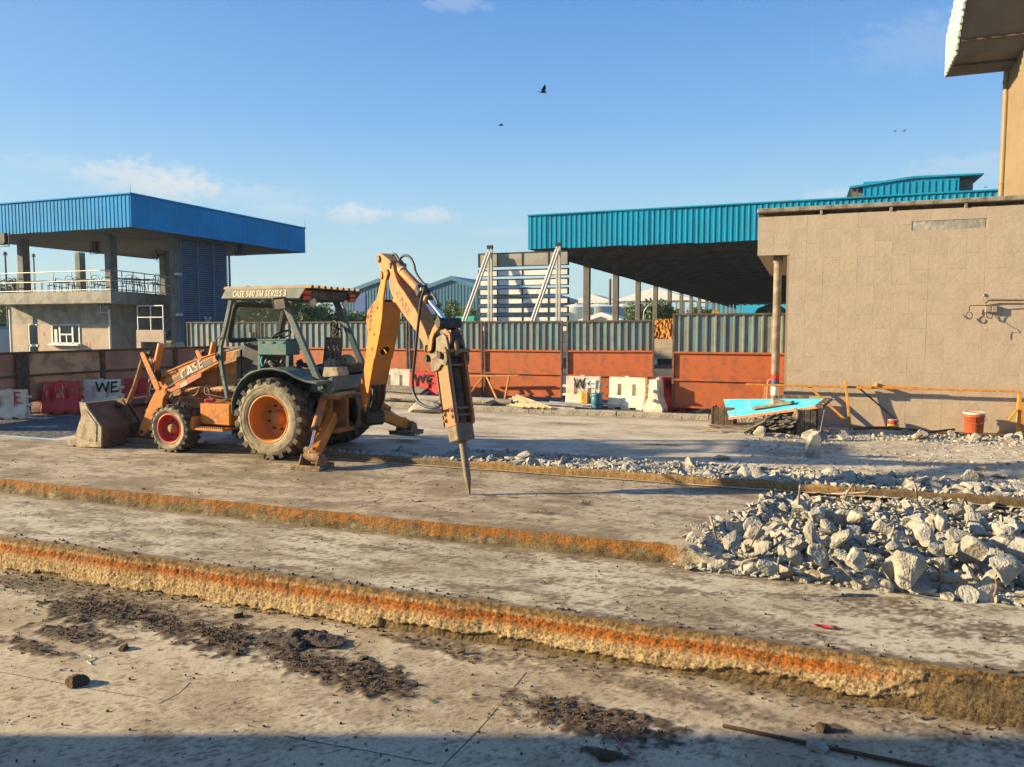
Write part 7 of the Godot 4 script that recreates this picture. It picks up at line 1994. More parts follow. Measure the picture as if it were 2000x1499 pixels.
	# flat sheets stacked beyond the boom, a lump of concrete, sticks
	for i in 3:
		var a := gz(788 + i * 10, 764 + i * 2, -18.7)
		nb(); bx(Vector3(a.x, 0.42 - i * 0.09, -18.75 + i * 0.1), Vector3(1.25 - i * 0.1, 0.02, 0.55), Basis.from_euler(Vector3(0.25, 0.1 * i, -0.03)), 0.003); solo("loose_board", [M.trim, M.sheet_tan, M.rust_dark][i], ["flat grey board on top of the pile beyond the boom", "tan board in the middle of the pile beyond the boom", "rusty brown board at the bottom of the pile beyond the boom"][i], "board")
	nb(); bb(Vector3(-0.7, 0, -0.3), Vector3(0.6, 0.25, 0.3), 0.02); var pb := gz(790, 770, -18.8); solo("timber_bearer", M.wood_grey, "weathered bearer under the loose boards", "timber", "", Vector3(pb.x, 0.1, -18.85))
	var cm := rock_mesh(812, Vector3(0.42, 0.15, 0.26), 9)
	var cb := inst(cm, "concrete_lump", M.concrete, self, Transform3D(Basis(), gy(822, 799, 0.10)))
	meta(cb, "squared lump of concrete lying in front of the kerb below the hose", "concrete lump")
	var c2 := inst(rock_mesh(813, Vector3(0.22, 0.10, 0.16), 9), "concrete_lump", M.concrete, self, Transform3D(Basis(Vector3.UP, 0.6), gy(858, 792, 0.09)))
	meta(c2, "smaller lump of concrete behind the hammer at the kerb", "concrete lump")

# ---------------------------------------------------------------- things by the tiled wall
func wall_things() -> void:
	var tr := thing("timber_barricade", "long orange-painted timber barricade in front of the tiled wall", "barricade", Vector3.ZERO)
	var zr := -17.40
	var T := func(x0: float, y0: float, z0: float, x1: float, y1: float, z1: float, w: float, h: float, m: Material, called: String) -> void:
		nb(); beam(gz(x0, y0, z0), gz(x1, y1, z1), w, h, Vector3.UP, 0.004); part(called, m, tr)
	T.call(1457, 751, zr, 1676, 757, zr, 0.05, 0.045, M.wood_orange, "rail")
	T.call(1674, 757.5, zr + 0.06, 1703, 757.5, zr + 0.06, 0.05, 0.06, M.wood_orange, "block")
	T.call(1676, 756, zr, 1802, 759, zr, 0.05, 0.065, M.wood_orange, "rail")
	T.call(1802, 760, zr + 0.01, 1992, 765, zr + 0.01, 0.05, 0.045, M.wood_orange, "rail")
	T.call(1711, 752, zr + 0.05, 1724, 755, zr - 0.35, 0.06, 0.07, M.wood_orange, "block")
	nb(); beam(gz(1652, 745, -17.33), Vector3(gz(1661, 840, -17.25).x, 0.02, -17.25), 0.05, 0.09, Vector3.BACK, 0.004); part("post", M.wood_orange, tr)
	nb(); beam(gz(1580, 755, zr - 0.03), gz(1652, 821, -17.40), 0.05, 0.06, Vector3.BACK, 0.004); part("brace", M.wood_orange, tr)
	nb(); beam(gz(1992, 766, zr), Vector3(gz(1989, 849, zr).x, 0.02, zr), 0.06, 0.09, Vector3.BACK, 0.004); part("post", M.wood_orange, tr)
	nb(); beam(gz(1988, 800, zr + 0.08), gy(1948, 850, 0.02), 0.04, 0.045, Vector3.BACK, 0.004); part("brace", M.wood_orange, tr)
	nb(); bb(Vector3(gz(1994, 800, zr - 0.12).x, 0.02, zr - 0.14), Vector3(gz(1994, 800, zr - 0.12).x + 0.05, 0.62, zr - 0.1)); part("post", M.wood_orange, tr)
	nb(); beam(gz(1495, 754, zr), gz(1494, 780, zr - 0.02), 0.05, 0.06, Vector3.BACK, 0.004); beam(gz(1494, 780, zr - 0.02), Vector3(gz(1494, 780, zr).x, 0.02, zr), 0.048, 0.058, Vector3.BACK, 0.004); part("post", M.wood_orange, tr)
	nb(); beam(gz(1680, 760, zr), gy(1772, 838, 0.02), 0.02, 0.03); part("thin_brace", M.wood_dark, tr)
	# cyan sheet on two crates, with a slab on it
	var NL := gz(1424, 815, -16.75); var NR := gz(1607, 791, -15.85); var FR := gz(1632, 780, -16.5); var FL := gz(1413, 780, -17.45)
	nb()
	var nu := 24
	for i in nu:
		var u0 := float(i) / nu
		var u1 := float(i + 1) / nu
		var h0 := 0.016 * (1.0 if (i % 4) == 3 else 0.0)
		var h1 := 0.016 * (1.0 if ((i + 1) % 4) == 3 else 0.0)
		var a := NL.lerp(FL, u0) + Vector3(0, h0, 0); var b := NR.lerp(FR, u0) + Vector3(0, h0, 0)
		var c := NR.lerp(FR, u1) + Vector3(0, h1, 0); var d := NL.lerp(FL, u1) + Vector3(0, h1, 0)
		face([a, b, c, d], Vector3.UP)
		var o := Vector3(0, -0.01, 0)
		face([a + o, b + o, c + o, d + o], Vector3.DOWN)
		face([a, d, d + o, a + o], Vector3.LEFT); face([b, c, c + o, b + o], Vector3.RIGHT)
	face([NL, NR, NR + Vector3(0, -0.01, 0), NL + Vector3(0, -0.01, 0)], Vector3.BACK); face([FL, FR, FR + Vector3(0, -0.01, 0), FL + Vector3(0, -0.01, 0)], Vector3.FORWARD)
	var sheet_t := thing("cyan_sheet", "bright cyan roofing sheet laid over two crates by the banded post", "sheet", Vector3.ZERO)
	part("sheet", M.sheet_cyan, sheet_t)
	nb(); beam(NL + Vector3(0, -0.03, 0.02), NR + Vector3(0, -0.03, 0.02), 0.03, 0.05); part("rusty_edge", M.red_panel, sheet_t)
	nb(); beam(NR.lerp(FR, -0.05) + Vector3(-0.05, -0.03, 0), FR + Vector3(-0.12, 0.0, 0.05), 0.14, 0.05); part("rusty_bracket", M.rust_dark, sheet_t)
	var sa := (NL * 0.56 + NR * 0.20 + FL * 0.16 + FR * 0.08) ; var sbb := (NL * 0.18 + NR * 0.42 + FL * 0.14 + FR * 0.26)
	nb(); beam(sa + Vector3(0, 0.05, 0), sbb + Vector3(0, 0.05, 0), 0.17, 0.06, Vector3.UP, 0.008); solo("cement_slab", M.trim, "narrow grey cement slab weighing down the cyan sheet", "slab")
	var rk := inst(rock_mesh(815, Vector3(0.17, 0.05, 0.09), 8), "concrete_lump", M.chunk[0], self, Transform3D(Basis(), NL * 0.20 + NR * 0.22 + FL * 0.28 + FR * 0.30 + Vector3(0, 0.045, 0)))
	meta(rk, "small flat lump of concrete resting on the cyan sheet", "concrete lump")
	# crates of weathered boards
	var g := gy(1572, 851, 0.02)
	var cr := thing("wooden_crate", "weathered brown wooden crate end under the cyan sheet beside the stacked slates", "crate", Vector3(g.x - 0.02, 0.02, g.z - 0.28), 0.25)
	for i in 3:
		nb(); bb(Vector3(-0.15 + i * 0.11, 0, 0.18), Vector3(-0.05 + i * 0.11, 0.50, 0.22), 0.006); part("board", M.wood_grey, cr)
	nb(); bb(Vector3(-0.19, 0, -0.25), Vector3(-0.151, 0.50, 0.23), 0.005); part("side_board", M.wood_grey, cr)
	nb(); bb(Vector3(0.181, 0, -0.25), Vector3(0.22, 0.50, 0.17), 0.005); part("side_board", M.wood_dark, cr)
	nb(); bb(Vector3(-0.15, 0.0, -0.25), Vector3(0.18, 0.46, -0.21), 0.005); part("rear_board", M.wood_dark, cr)
	g = gy(1409, 828, 0.02)
	cr = thing("wooden_crate", "dark wooden crate carrying the low corner of the cyan sheet", "crate", Vector3(g.x, 0.02, g.z), -0.1)
	for i in 3:
		nb(); bb(Vector3(-0.14 + i * 0.13, 0, 0.16), Vector3(-0.02 + i * 0.13, 0.38, 0.20), 0.006); part("board", M.wood_dark, cr)
	nb(); bb(Vector3(-0.18, 0, -0.25), Vector3(-0.141, 0.38, 0.21), 0.005); part("side_board", M.wood_dark, cr)
	nb(); bb(Vector3(0.251, 0, -0.25), Vector3(0.29, 0.38, 0.2), 0.005); part("side_board", M.wood_dark, cr)
	g = gz(1560, 779, -17.3)
	nb(); bx(Vector3(g.x - 0.1, 0.34, -17.32), Vector3(0.62, 0.68, 0.06), Basis(), 0.01); solo("old_board", M.wood_grey, "peeling grey board leaning upright against the tiled wall", "board")
	# stacked slates
	R.seed = 88
	var sl := []
	for i in 4:
		nb(); bx(Vector3.ZERO, Vector3(0.22 + 0.03 * i, 0.022 + 0.006 * (i % 2), 0.13), Basis(), 0.005)
		sl.append(done())
	var g0 := gy(1462, 848, 0.02); var g1 := gy(1552, 848, 0.02)
	for i in 96:
		var u := R.randf()
		var maxh := 0.34 * sstep(0.0, 0.35, u) * (1.0 - 0.1 * u)
		var y := R.randf() * maxh
		var pos := Vector3(lerpf(g0.x, g1.x, u) + R.randf_range(-0.05, 0.05), 0.04 + y, g0.z - 0.10 - R.randf() * 0.35 + lerpf(0.0, -0.0, u))
		var o := inst(sl[R.randi() % 4], "slate", M.slate, self, Transform3D(Basis.from_euler(Vector3(R.randfn() * 0.18, R.randfn() * 0.5, R.randfn() * 0.22 + 0.15)), pos))
		meta(o, "thin grey-brown slate in the stack under the cyan sheet", "slate", "slates stacked under the cyan sheet")
	nb(); beam(g0 + Vector3(-0.1, 0.02, 0.02), g0.lerp(g1, 0.6) + Vector3(0, 0.36, -0.03), 0.10, 0.035); solo("sloping_plank", M.wood_grey, "weathered plank sloping up over the stacked slates", "plank")
	for i in 9:
		var a := gy(R.randf_range(1385, 1440), R.randf_range(832, 846), 0.02)
		nb(); bx(a + Vector3(0, 0.02 + 0.015 * (i % 3), 0), Vector3(R.randf_range(0.25, 0.5), 0.015, 0.05), Basis.from_euler(Vector3(0, R.randf_range(-0.5, 0.7), R.randf_range(-0.05, 0.12))), 0.003); solo("split_lath", M.wood_grey if i % 3 else M.sheet_tan, "thin split lath in the scatter beside the dark crate", "lath", "split laths by the dark crate")
	# leaning wedge of concrete with a wire, in the middle of the yard
	var w := gy(1582, 893, 0.02)
	var wd := thing("concrete_stub", "broken square concrete stub standing askew in the yard with wire", "concrete stub", Vector3(w.x, 0.02, w.z), 0.25)
	nb(); pr([Vector2(-0.17, -0.05), Vector2(0.13, -0.05), Vector2(0.16, 0.30), Vector2(0.10, 0.42), Vector2(0.0, 0.36), Vector2(-0.05, 0.22)], Vector3(0, 0, 0.10), Vector3.RIGHT, Vector3.UP, Vector3(0, 0, -0.20), 0.012); part("stub", M.chunk[0], wd)
	nb(); tb(curve([Vector3(-0.10, 0.15, 0.09), Vector3(-0.2, 0.08, 0.12), Vector3(-0.24, 0.0, 0.14), Vector3(-0.42, 0.0, 0.16)]), 0.007, 5); part("wire", M.rebar, wd)
	nb(); tb(curve([gz(1617, 779, -16.2), gz(1611, 800, -15.9), gz(1606, 825, -15.6), gz(1602, 846, -15.4)]), 0.009, 5); solo("hanging_wire", M.rebar, "thin bent wire hanging from the end of the cyan sheet", "wire")
	# bucket and paint tin
	g = gy(1901, 848, 0.02)
	var bu := thing("plastic_bucket", "orange-red plastic bucket with a torn white rim by the tiled wall", "bucket", Vector3(g.x, 0.02, -17.22))
	nb(); lathe([Vector2(0.0, 0.0), Vector2(0.0, 0.155), Vector2(0.02, 0.162), Vector2(0.34, 0.178), Vector2(0.345, 0.19), Vector2(0.37, 0.192), Vector2(0.375, 0.182), Vector2(0.42, 0.186), Vector2(0.42, 0.176), Vector2(0.05, 0.155)], Vector3.ZERO, Vector3.UP, 28); part("body", M.bucket_red, bu)
	nb(); lathe([Vector2(0.40, 0.188), Vector2(0.43, 0.196), Vector2(0.438, 0.188), Vector2(0.425, 0.176)], Vector3.ZERO, Vector3.UP, 28); part("rim", M.white_plastic, bu)
	nb()
	var hd := []
	for i in 13: hd.append(Vector3(cos(PI * i / 12) * 0.195, 0.34 - sin(PI * i / 12) * 0.12, sin(PI * i / 12) * 0.17 + 0.03))
	tb(hd, 0.005, 5); part("handle", M.rebar, bu)
	g = gy(1742, 838, 0.02)
	var pt := thing("paint_tin", "small red and yellow paint tin at the foot of the tiled wall", "paint tin", Vector3(g.x, 0.02, -17.40))
	nb(); cy(Vector3.ZERO, Vector3(0, 0.115, 0), 0.095, 0.095, 20); part("body", plain(lin(0.62, 0.38, 0.02), 0.4), pt)
	nb(); cy(Vector3(0, 0.116, 0), Vector3(0, 0.20, 0), 0.0955, 0.0955, 20); part("red_band", plain(lin(0.50, 0.03, 0.03), 0.4), pt)
	nb(); lathe([Vector2(0.20, 0.097), Vector2(0.21, 0.099), Vector2(0.212, 0.09), Vector2(0.205, 0.08), Vector2(0.205, 0.0)], Vector3.ZERO, Vector3.UP, 20); part("lid", M.tube_metal, pt)
	nb(); pr([Vector2(-0.035, 0.02), Vector2(-0.005, 0.02), Vector2(-0.01, 0.06), Vector2(-0.025, 0.085), Vector2(-0.035, 0.05)], Vector3(-0.045, 0, 0.086), Vector3.RIGHT, Vector3.UP, Vector3(0, 0, 0.004)); part("black_mark", M.spray, pt)
	# pipes and sticks lying along the wall
	nb(); tb(curve([gy(1668, 838, 0.06), gy(1730, 836, 0.06), gy(1800, 842, 0.06), gy(1900, 849, 0.05), gy(2000, 853, 0.05)]), 0.03, 8); solo("black_hose", M.rust_dark, "long dark hose lying along the foot of the tiled wall", "hose")
	nb(); beam(gy(1800, 846, 0.10), gz(1865, 839, -17.0), 0.03, 0.04); solo("dark_lath", M.wood_dark, "dark lath lying on the rubble beside the bucket", "lath")
	nb(); beam(gy(1785, 860, 0.06), gy(1800, 850, 0.14), 0.05, 0.03); solo("grey_lath", M.wood_grey, "short grey lath poking out of the rubble by the wall", "lath")
	# switch boxes, conduit and loose cables on the wall
	var e := thing("switch_boxes", "two small grey electrical boxes with hanging cables on the tiled wall", "electrical box", Vector3(0, 0, -17.6))
	for x in [1929, 1941]:
		var c := gz(x, 604, -17.6)
		nb(); bb(Vector3(c.x - 0.05, c.y - 0.07, 0.004), Vector3(c.x + 0.05, c.y + 0.07, 0.10), 0.01); part("box", M.pipe_grey, e)
	var W := func(pts: Array, r: float, m: Material, called: String, z: float) -> void:
		var v := []
		for q in pts:
			var c := gz(q[0], q[1], -17.6)
			v.append(Vector3(c.x, c.y, z + (q[2] if q.size() > 2 else 0.0)))
		nb(); tb(curve(v, 4), r, 6); part(called, m, e)
	W.call([[1892, 608], [1892, 600], [1896, 597.5], [1920, 597], [1945, 596], [1975, 594.5], [2010, 593]], 0.010, M.rust_dark, "conduit", 0.10)
	W.call([[1925, 593, 0.02], [1928, 588, 0.06], [1934, 587, 0.06], [1960, 587, 0.06], [2010, 587, 0.06]], 0.016, M.rust_dark, "conduit", 0.02)
	W.call([[1880, 614], [1886, 622], [1896, 622], [1897, 613], [1890, 610], [1885, 617], [1893, 624], [1898, 618]], 0.008, M.spray, "loose_cable", 0.10)
	W.call([[1925, 612, 0.0], [1927, 620], [1935, 622], [1937, 615], [1941, 612]], 0.009, M.spray, "loose_cable", 0.09)
	W.call([[1926, 613], [1922, 622, 0.12], [1930, 628, 0.14], [1936, 634, 0.13], [1930, 636, 0.1], [1934, 652, 0.08]], 0.006, M.beige_plastic, "loose_cable", 0.06)
	W.call([[1922, 574], [1923, 579]], 0.02, M.grout, "wall_plug", 0.01)

# ---------------------------------------------------------------- broken concrete
func rock_mesh(seed_: int, half: Vector3, cuts: int) -> ArrayMesh:
	var r := RandomNumberGenerator.new()
	r.seed = seed_
	# subdivided octahedron, cut flat by random planes, roughened
	var V := [Vector3.UP, Vector3.DOWN, Vector3.LEFT, Vector3.RIGHT, Vector3.FORWARD, Vector3.BACK]
	var F := []
	for a in [0, 1]:
		for q in [[2, 4], [4, 3], [3, 5], [5, 2]]: F.append([V[a], V[q[0]], V[q[1]]])
	for s in 3:
		var G := []
		for f in F:
			var ab: Vector3 = (f[0] + f[1]).normalized(); var bc: Vector3 = (f[1] + f[2]).normalized(); var ca: Vector3 = (f[2] + f[0]).normalized()
			G.append([f[0], ab, ca]); G.append([ab, f[1], bc]); G.append([ca, bc, f[2]]); G.append([ab, bc, ca])
		F = G
	var planes := []
	for i in cuts:
		planes.append([Vector3(r.randfn(), r.randfn() * 0.8, r.randfn()).normalized(), r.randf_range(0.34, 0.66)])
	var n := fbm(seed_, 1.6, 3)
	nb()
	var memo := {}
	for f in F:
		var t := []
		for v in f:
			if not memo.has(v):
				var p: Vector3 = v
				for pl in planes:
					var d: float = p.dot(pl[0]) - pl[1]
					if d > 0.0: p -= pl[0] * d
				p *= 1.0 + n.get_noise_3d(v.x * 2.0, v.y * 2.0, v.z * 2.0) * 0.07 + n.get_noise_3d(v.x * 7.0, v.y * 7.0, v.z * 7.0) * 0.035
				memo[v] = p * half * 1.5
			t.append(memo[v])
		face(t, t[0] + t[1] + t[2])
	return done()
func heap_label(p: Vector3, s: float) -> String:
	var size := "big" if s > 0.105 else ("fist-sized" if s < 0.065 else "middling")
	var b := p.x - heap_edge(p.z)
	var where := "at the thin end of the heap, on the slab's broken edge" if b < 0.6 else ("along the heap's front, over the second step" if p.z > Z2 - 0.7 else ("at the heap's rear, against the third step" if p.z < -9.5 else "in the middle of the heap"))
	return "%s pale concrete chunk %s" % [size, where]
func rubble() -> void:
	R.seed = 2024
	var rocks := []
	for i in 12:
		rocks.append(rock_mesh(500 + i, Vector3(1.0, R.randf_range(0.55, 0.85), R.randf_range(0.65, 0.95)), 12))
	var flats := []
	for i in 6:
		flats.append(rock_mesh(560 + i, Vector3(1.0, R.randf_range(0.18, 0.34), R.randf_range(0.6, 0.9)), 9))
	var put := func(m: Mesh, at: Vector3, s: float, label: String, group: String, tilt: float) -> void:
		var b := Basis.from_euler(Vector3(R.randfn() * tilt, R.randf() * TAU, R.randfn() * tilt)) * Basis.from_scale(Vector3.ONE * s)
		var o := inst(m, "concrete_spall" if group.begins_with("spalls") else "concrete_chunk", M.chunk[R.randi() % 3], self, Transform3D(b, at))
		meta(o, label, "concrete chunk", group)
	var HG := "chunks of the concrete heap"
	# named big pieces first: pixel of the centre, size
	for q in [[1785, 1108, 0.24], [1602, 1085, 0.16], [1965, 1112, 0.24], [1665, 1095, 0.15], [1545, 1085, 0.15], [1430, 1060, 0.15], [1585, 1045, 0.15], [1805, 1045, 0.17], [1725, 1030, 0.14], [1880, 1050, 0.16], [1900, 1075, 0.19], [1680, 1010, 0.15], [1590, 1005, 0.14], [1470, 1040, 0.14], [1830, 1075, 0.14], [1960, 1040, 0.16], [1750, 1070, 0.13], [1500, 1110, 0.11], [1640, 1050, 0.15], [1560, 985, 0.13], [1985, 1075, 0.15], [1840, 1020, 0.14]]:
		var h := lerpf(0.03, 0.13, clampf((1130.0 - q[1]) / 90.0, 0, 1))
		var at := gy(q[0], q[1], h)
		put.call(rocks[R.randi() % 12], at, q[2] * 0.68, heap_label(at, q[2] * 0.68), HG, 0.5)
	var count := 22
	while count < 235:
		var z := R.randf_range(-10.25, Z2 - 0.02)
		var x := heap_edge(z) + R.randf_range(0.12, 4.6)
		var deep := sstep(0.0, 0.7, x - heap_edge(z)) * sstep(Z2 + 0.05, Z2 - 0.55, z) * sstep(-10.4, -9.7, z)
		var s := R.randf_range(0.045, 0.125)
		var layer := R.randf()
		var y := -0.10 + deep * (0.03 + 0.14 * layer) * (0.8 + 0.4 * nz_mid.get_noise_2d(x, z))
		put.call(rocks[R.randi() % 12] if R.randf() < 0.55 else flats[R.randi() % 6], Vector3(x, y + s * 0.3, z), s, heap_label(Vector3(x, y, z), s), HG, 0.6)
		count += 1
	# lower course of the broken slab end, down to the middle level
	for i in 28:
		var x := R.randf_range(-0.7, 3.6)
		var s := R.randf_range(0.06, 0.13)
		put.call(rocks[R.randi() % 12], Vector3(x, YB + s * 0.35, edge(2, x) + R.randf_range(0.0, 0.06)), s, "broken concrete chunk at the foot of the second step below the heap", "chunks below the heap", 0.5)
	# flat spalls strewn behind the third step
	for i in 280:
		var u := R.randf()
		var x := lerpf(-6.2, 3.8, pow(u, 0.8))
		var z := -10.60 - absf(R.randfn()) * lerpf(0.40, 0.62, sstep(-4.0, 0.0, x))
		var s := R.randf_range(0.05, 0.15)
		put.call(flats[R.randi() % 6] if R.randf() < 0.8 else rocks[R.randi() % 12], Vector3(x, 0.045 + s * 0.14, z), s, "flat grey concrete spall behind the third step, %s" % ("near the backhoe and its hammer" if x < -2.6 else ("beyond the bare slab" if x < -0.4 else "behind the concrete heap")), "spalls behind the third step", 0.16)
	# along the wall and round the slates
	for i in 27:
		var x := R.randf_range(0.4, 4.3)
		var z := R.randf_range(-16.8, -16.0)
		if i < 9: x = R.randf_range(-0.9, 0.9); z = R.randf_range(-15.7, -15.1)
		var s := R.randf_range(0.06, 0.15)
		put.call(rocks[R.randi() % 12] if i % 3 else flats[R.randi() % 6], Vector3(x, 0.03 + s * 0.3, z), s, "broken concrete chunk in front of the tiled wall" if i >= 9 else "broken concrete chunk lying in front of the stacked slates", "chunks along the tiled wall", 0.4)
	# uncountable crumbs of the same concrete
	var places := []
	for i in 3600:
		var z := R.randf_range(-10.35, Z2 + 0.12)
		var x := heap_edge(z) + R.randf_range(-0.15, 4.6) * (1.0 if R.randf() < 0.8 else 0.4)
		var deep := sstep(0.0, 0.7, x - heap_edge(z)) * sstep(Z2 + 0.05, Z2 - 0.5, z)
		var s := R.randf_range(0.012, 0.05) * (1.0 if R.randf() < 0.75 else 1.5)
		var y := (c_height(x, z) if z < Z2 - 0.03 else YB) + deep * R.randf_range(0.0, 0.16) + s * 0.3
		places.append([Vector3(x, y, z), s])
	for i in 7500:
		var x := R.randf_range(-7.5, 4.0)
		var z := -10.48 - pow(R.randf(), 1.5) * 1.5
		if x < -5.5 and z < -11.2: continue
		places.append([Vector3(x, 0.022 + 0.09 * sstep(-10.75, -10.45, z), z), R.randf_range(0.012, 0.06)])
	for i in 2600:
		var x := R.randf_range(-1.0, 5.0)
		var z := R.randf_range(-16.9, -15.6) if i % 3 else R.randf_range(-15.9, -11.0)
		places.append([Vector3(x, 0.022, z), R.randf_range(0.010, 0.045) * (1.0 if i % 3 else 0.8)])
	crumbs("concrete_crumbs", places, [rocks[0], flats[0], flats[1], flats[2]], M.chunk[0], "pale concrete crumbs scattered through the heap and the yard", "rubble")
	# bent reinforcing bars
	for r in [[[1400, 1052, 0.2], [1395, 1035, 0.42], [1388, 1010, 0.5]], [[1560, 990, 0.1], [1562, 960, 0.35], [1564, 948, 0.42], [1569, 956, 0.35]], [[1650, 975, 0.2], [1660, 955, 0.35], [1668, 946, 0.4], [1672, 958, 0.3]], [[1815, 1000, 0.2], [1795, 985, 0.3], [1790, 960, 0.5], [1786, 945, 0.55], [1780, 938, 0.58]], [[1880, 985, 0.2], [1884, 975, 0.3], [1890, 985, 0.22]], [[1525, 1082, 0.1], [1520, 1100, 0.02], [1521, 1125, -0.17]], [[1548, 1085, 0.08], [1542, 1105, 0.0], [1544, 1125, -0.17]], [[1622, 1075, 0.1], [1616, 1100, 0.02], [1614, 1128, -0.17]], [[1620, 1085, 0.1], [1650, 1115, -0.02], [1672, 1135, -0.1], [1700, 1148, -0.18]], [[1815, 1095, 0.15], [1832, 1100, 0.12], [1838, 1120, 0.0], [1836, 1150, -0.16]], [[1730, 1030, 0.3], [1748, 1022, 0.33], [1740, 1050, 0.2]], [[1490, 1025, 0.3], [1470, 1060, 0.2], [1462, 1075, 0.1]], [[1945, 1130, 0.05], [1948, 1145, -0.03], [1942, 1165, -0.15]], [[1480, 1090, 0.05], [1452, 1098, 0.0], [1450, 1115, -0.1]], [[1625, 965, 0.2], [1690, 962, 0.3], [1700, 955, 0.33]]]:
		var pts := []
		for q in r: pts.append(gy(q[0], q[1], q[2]))
		nb(); tb(curve(pts, 4), 0.011, 6); solo("reinforcing_bar", M.rebar, "thin bent reinforcing bar sticking out of the concrete heap", "reinforcing bar", "bars sticking out of the heap")

func crumbs(called: String, places: Array, meshes: Array, m: Material, label: String, category: String) -> void:
	var root := thing(called, label, category)
	root.set_meta("kind", "stuff")
	for k in meshes.size():
		var mm := MultiMesh.new()
		mm.transform_format = MultiMesh.TRANSFORM_3D
		mm.mesh = meshes[k]
		var mine := []
		for i in range(k, places.size(), meshes.size()): mine.append(places[i])
		mm.instance_count = mine.size()
		for i in mine.size():
			mm.set_instance_transform(i, Transform3D(Basis.from_euler(Vector3(R.randfn() * 0.5, R.randf() * TAU, R.randfn() * 0.5)) * Basis.from_scale(Vector3.ONE * mine[i][1]), mine[i][0]))
		var o := MultiMeshInstance3D.new()
		o.multimesh = mm
		o.material_override = m
		o.name = "crumbs"
		o.set_meta("kind", "stuff")
		root.add_child(o, true)

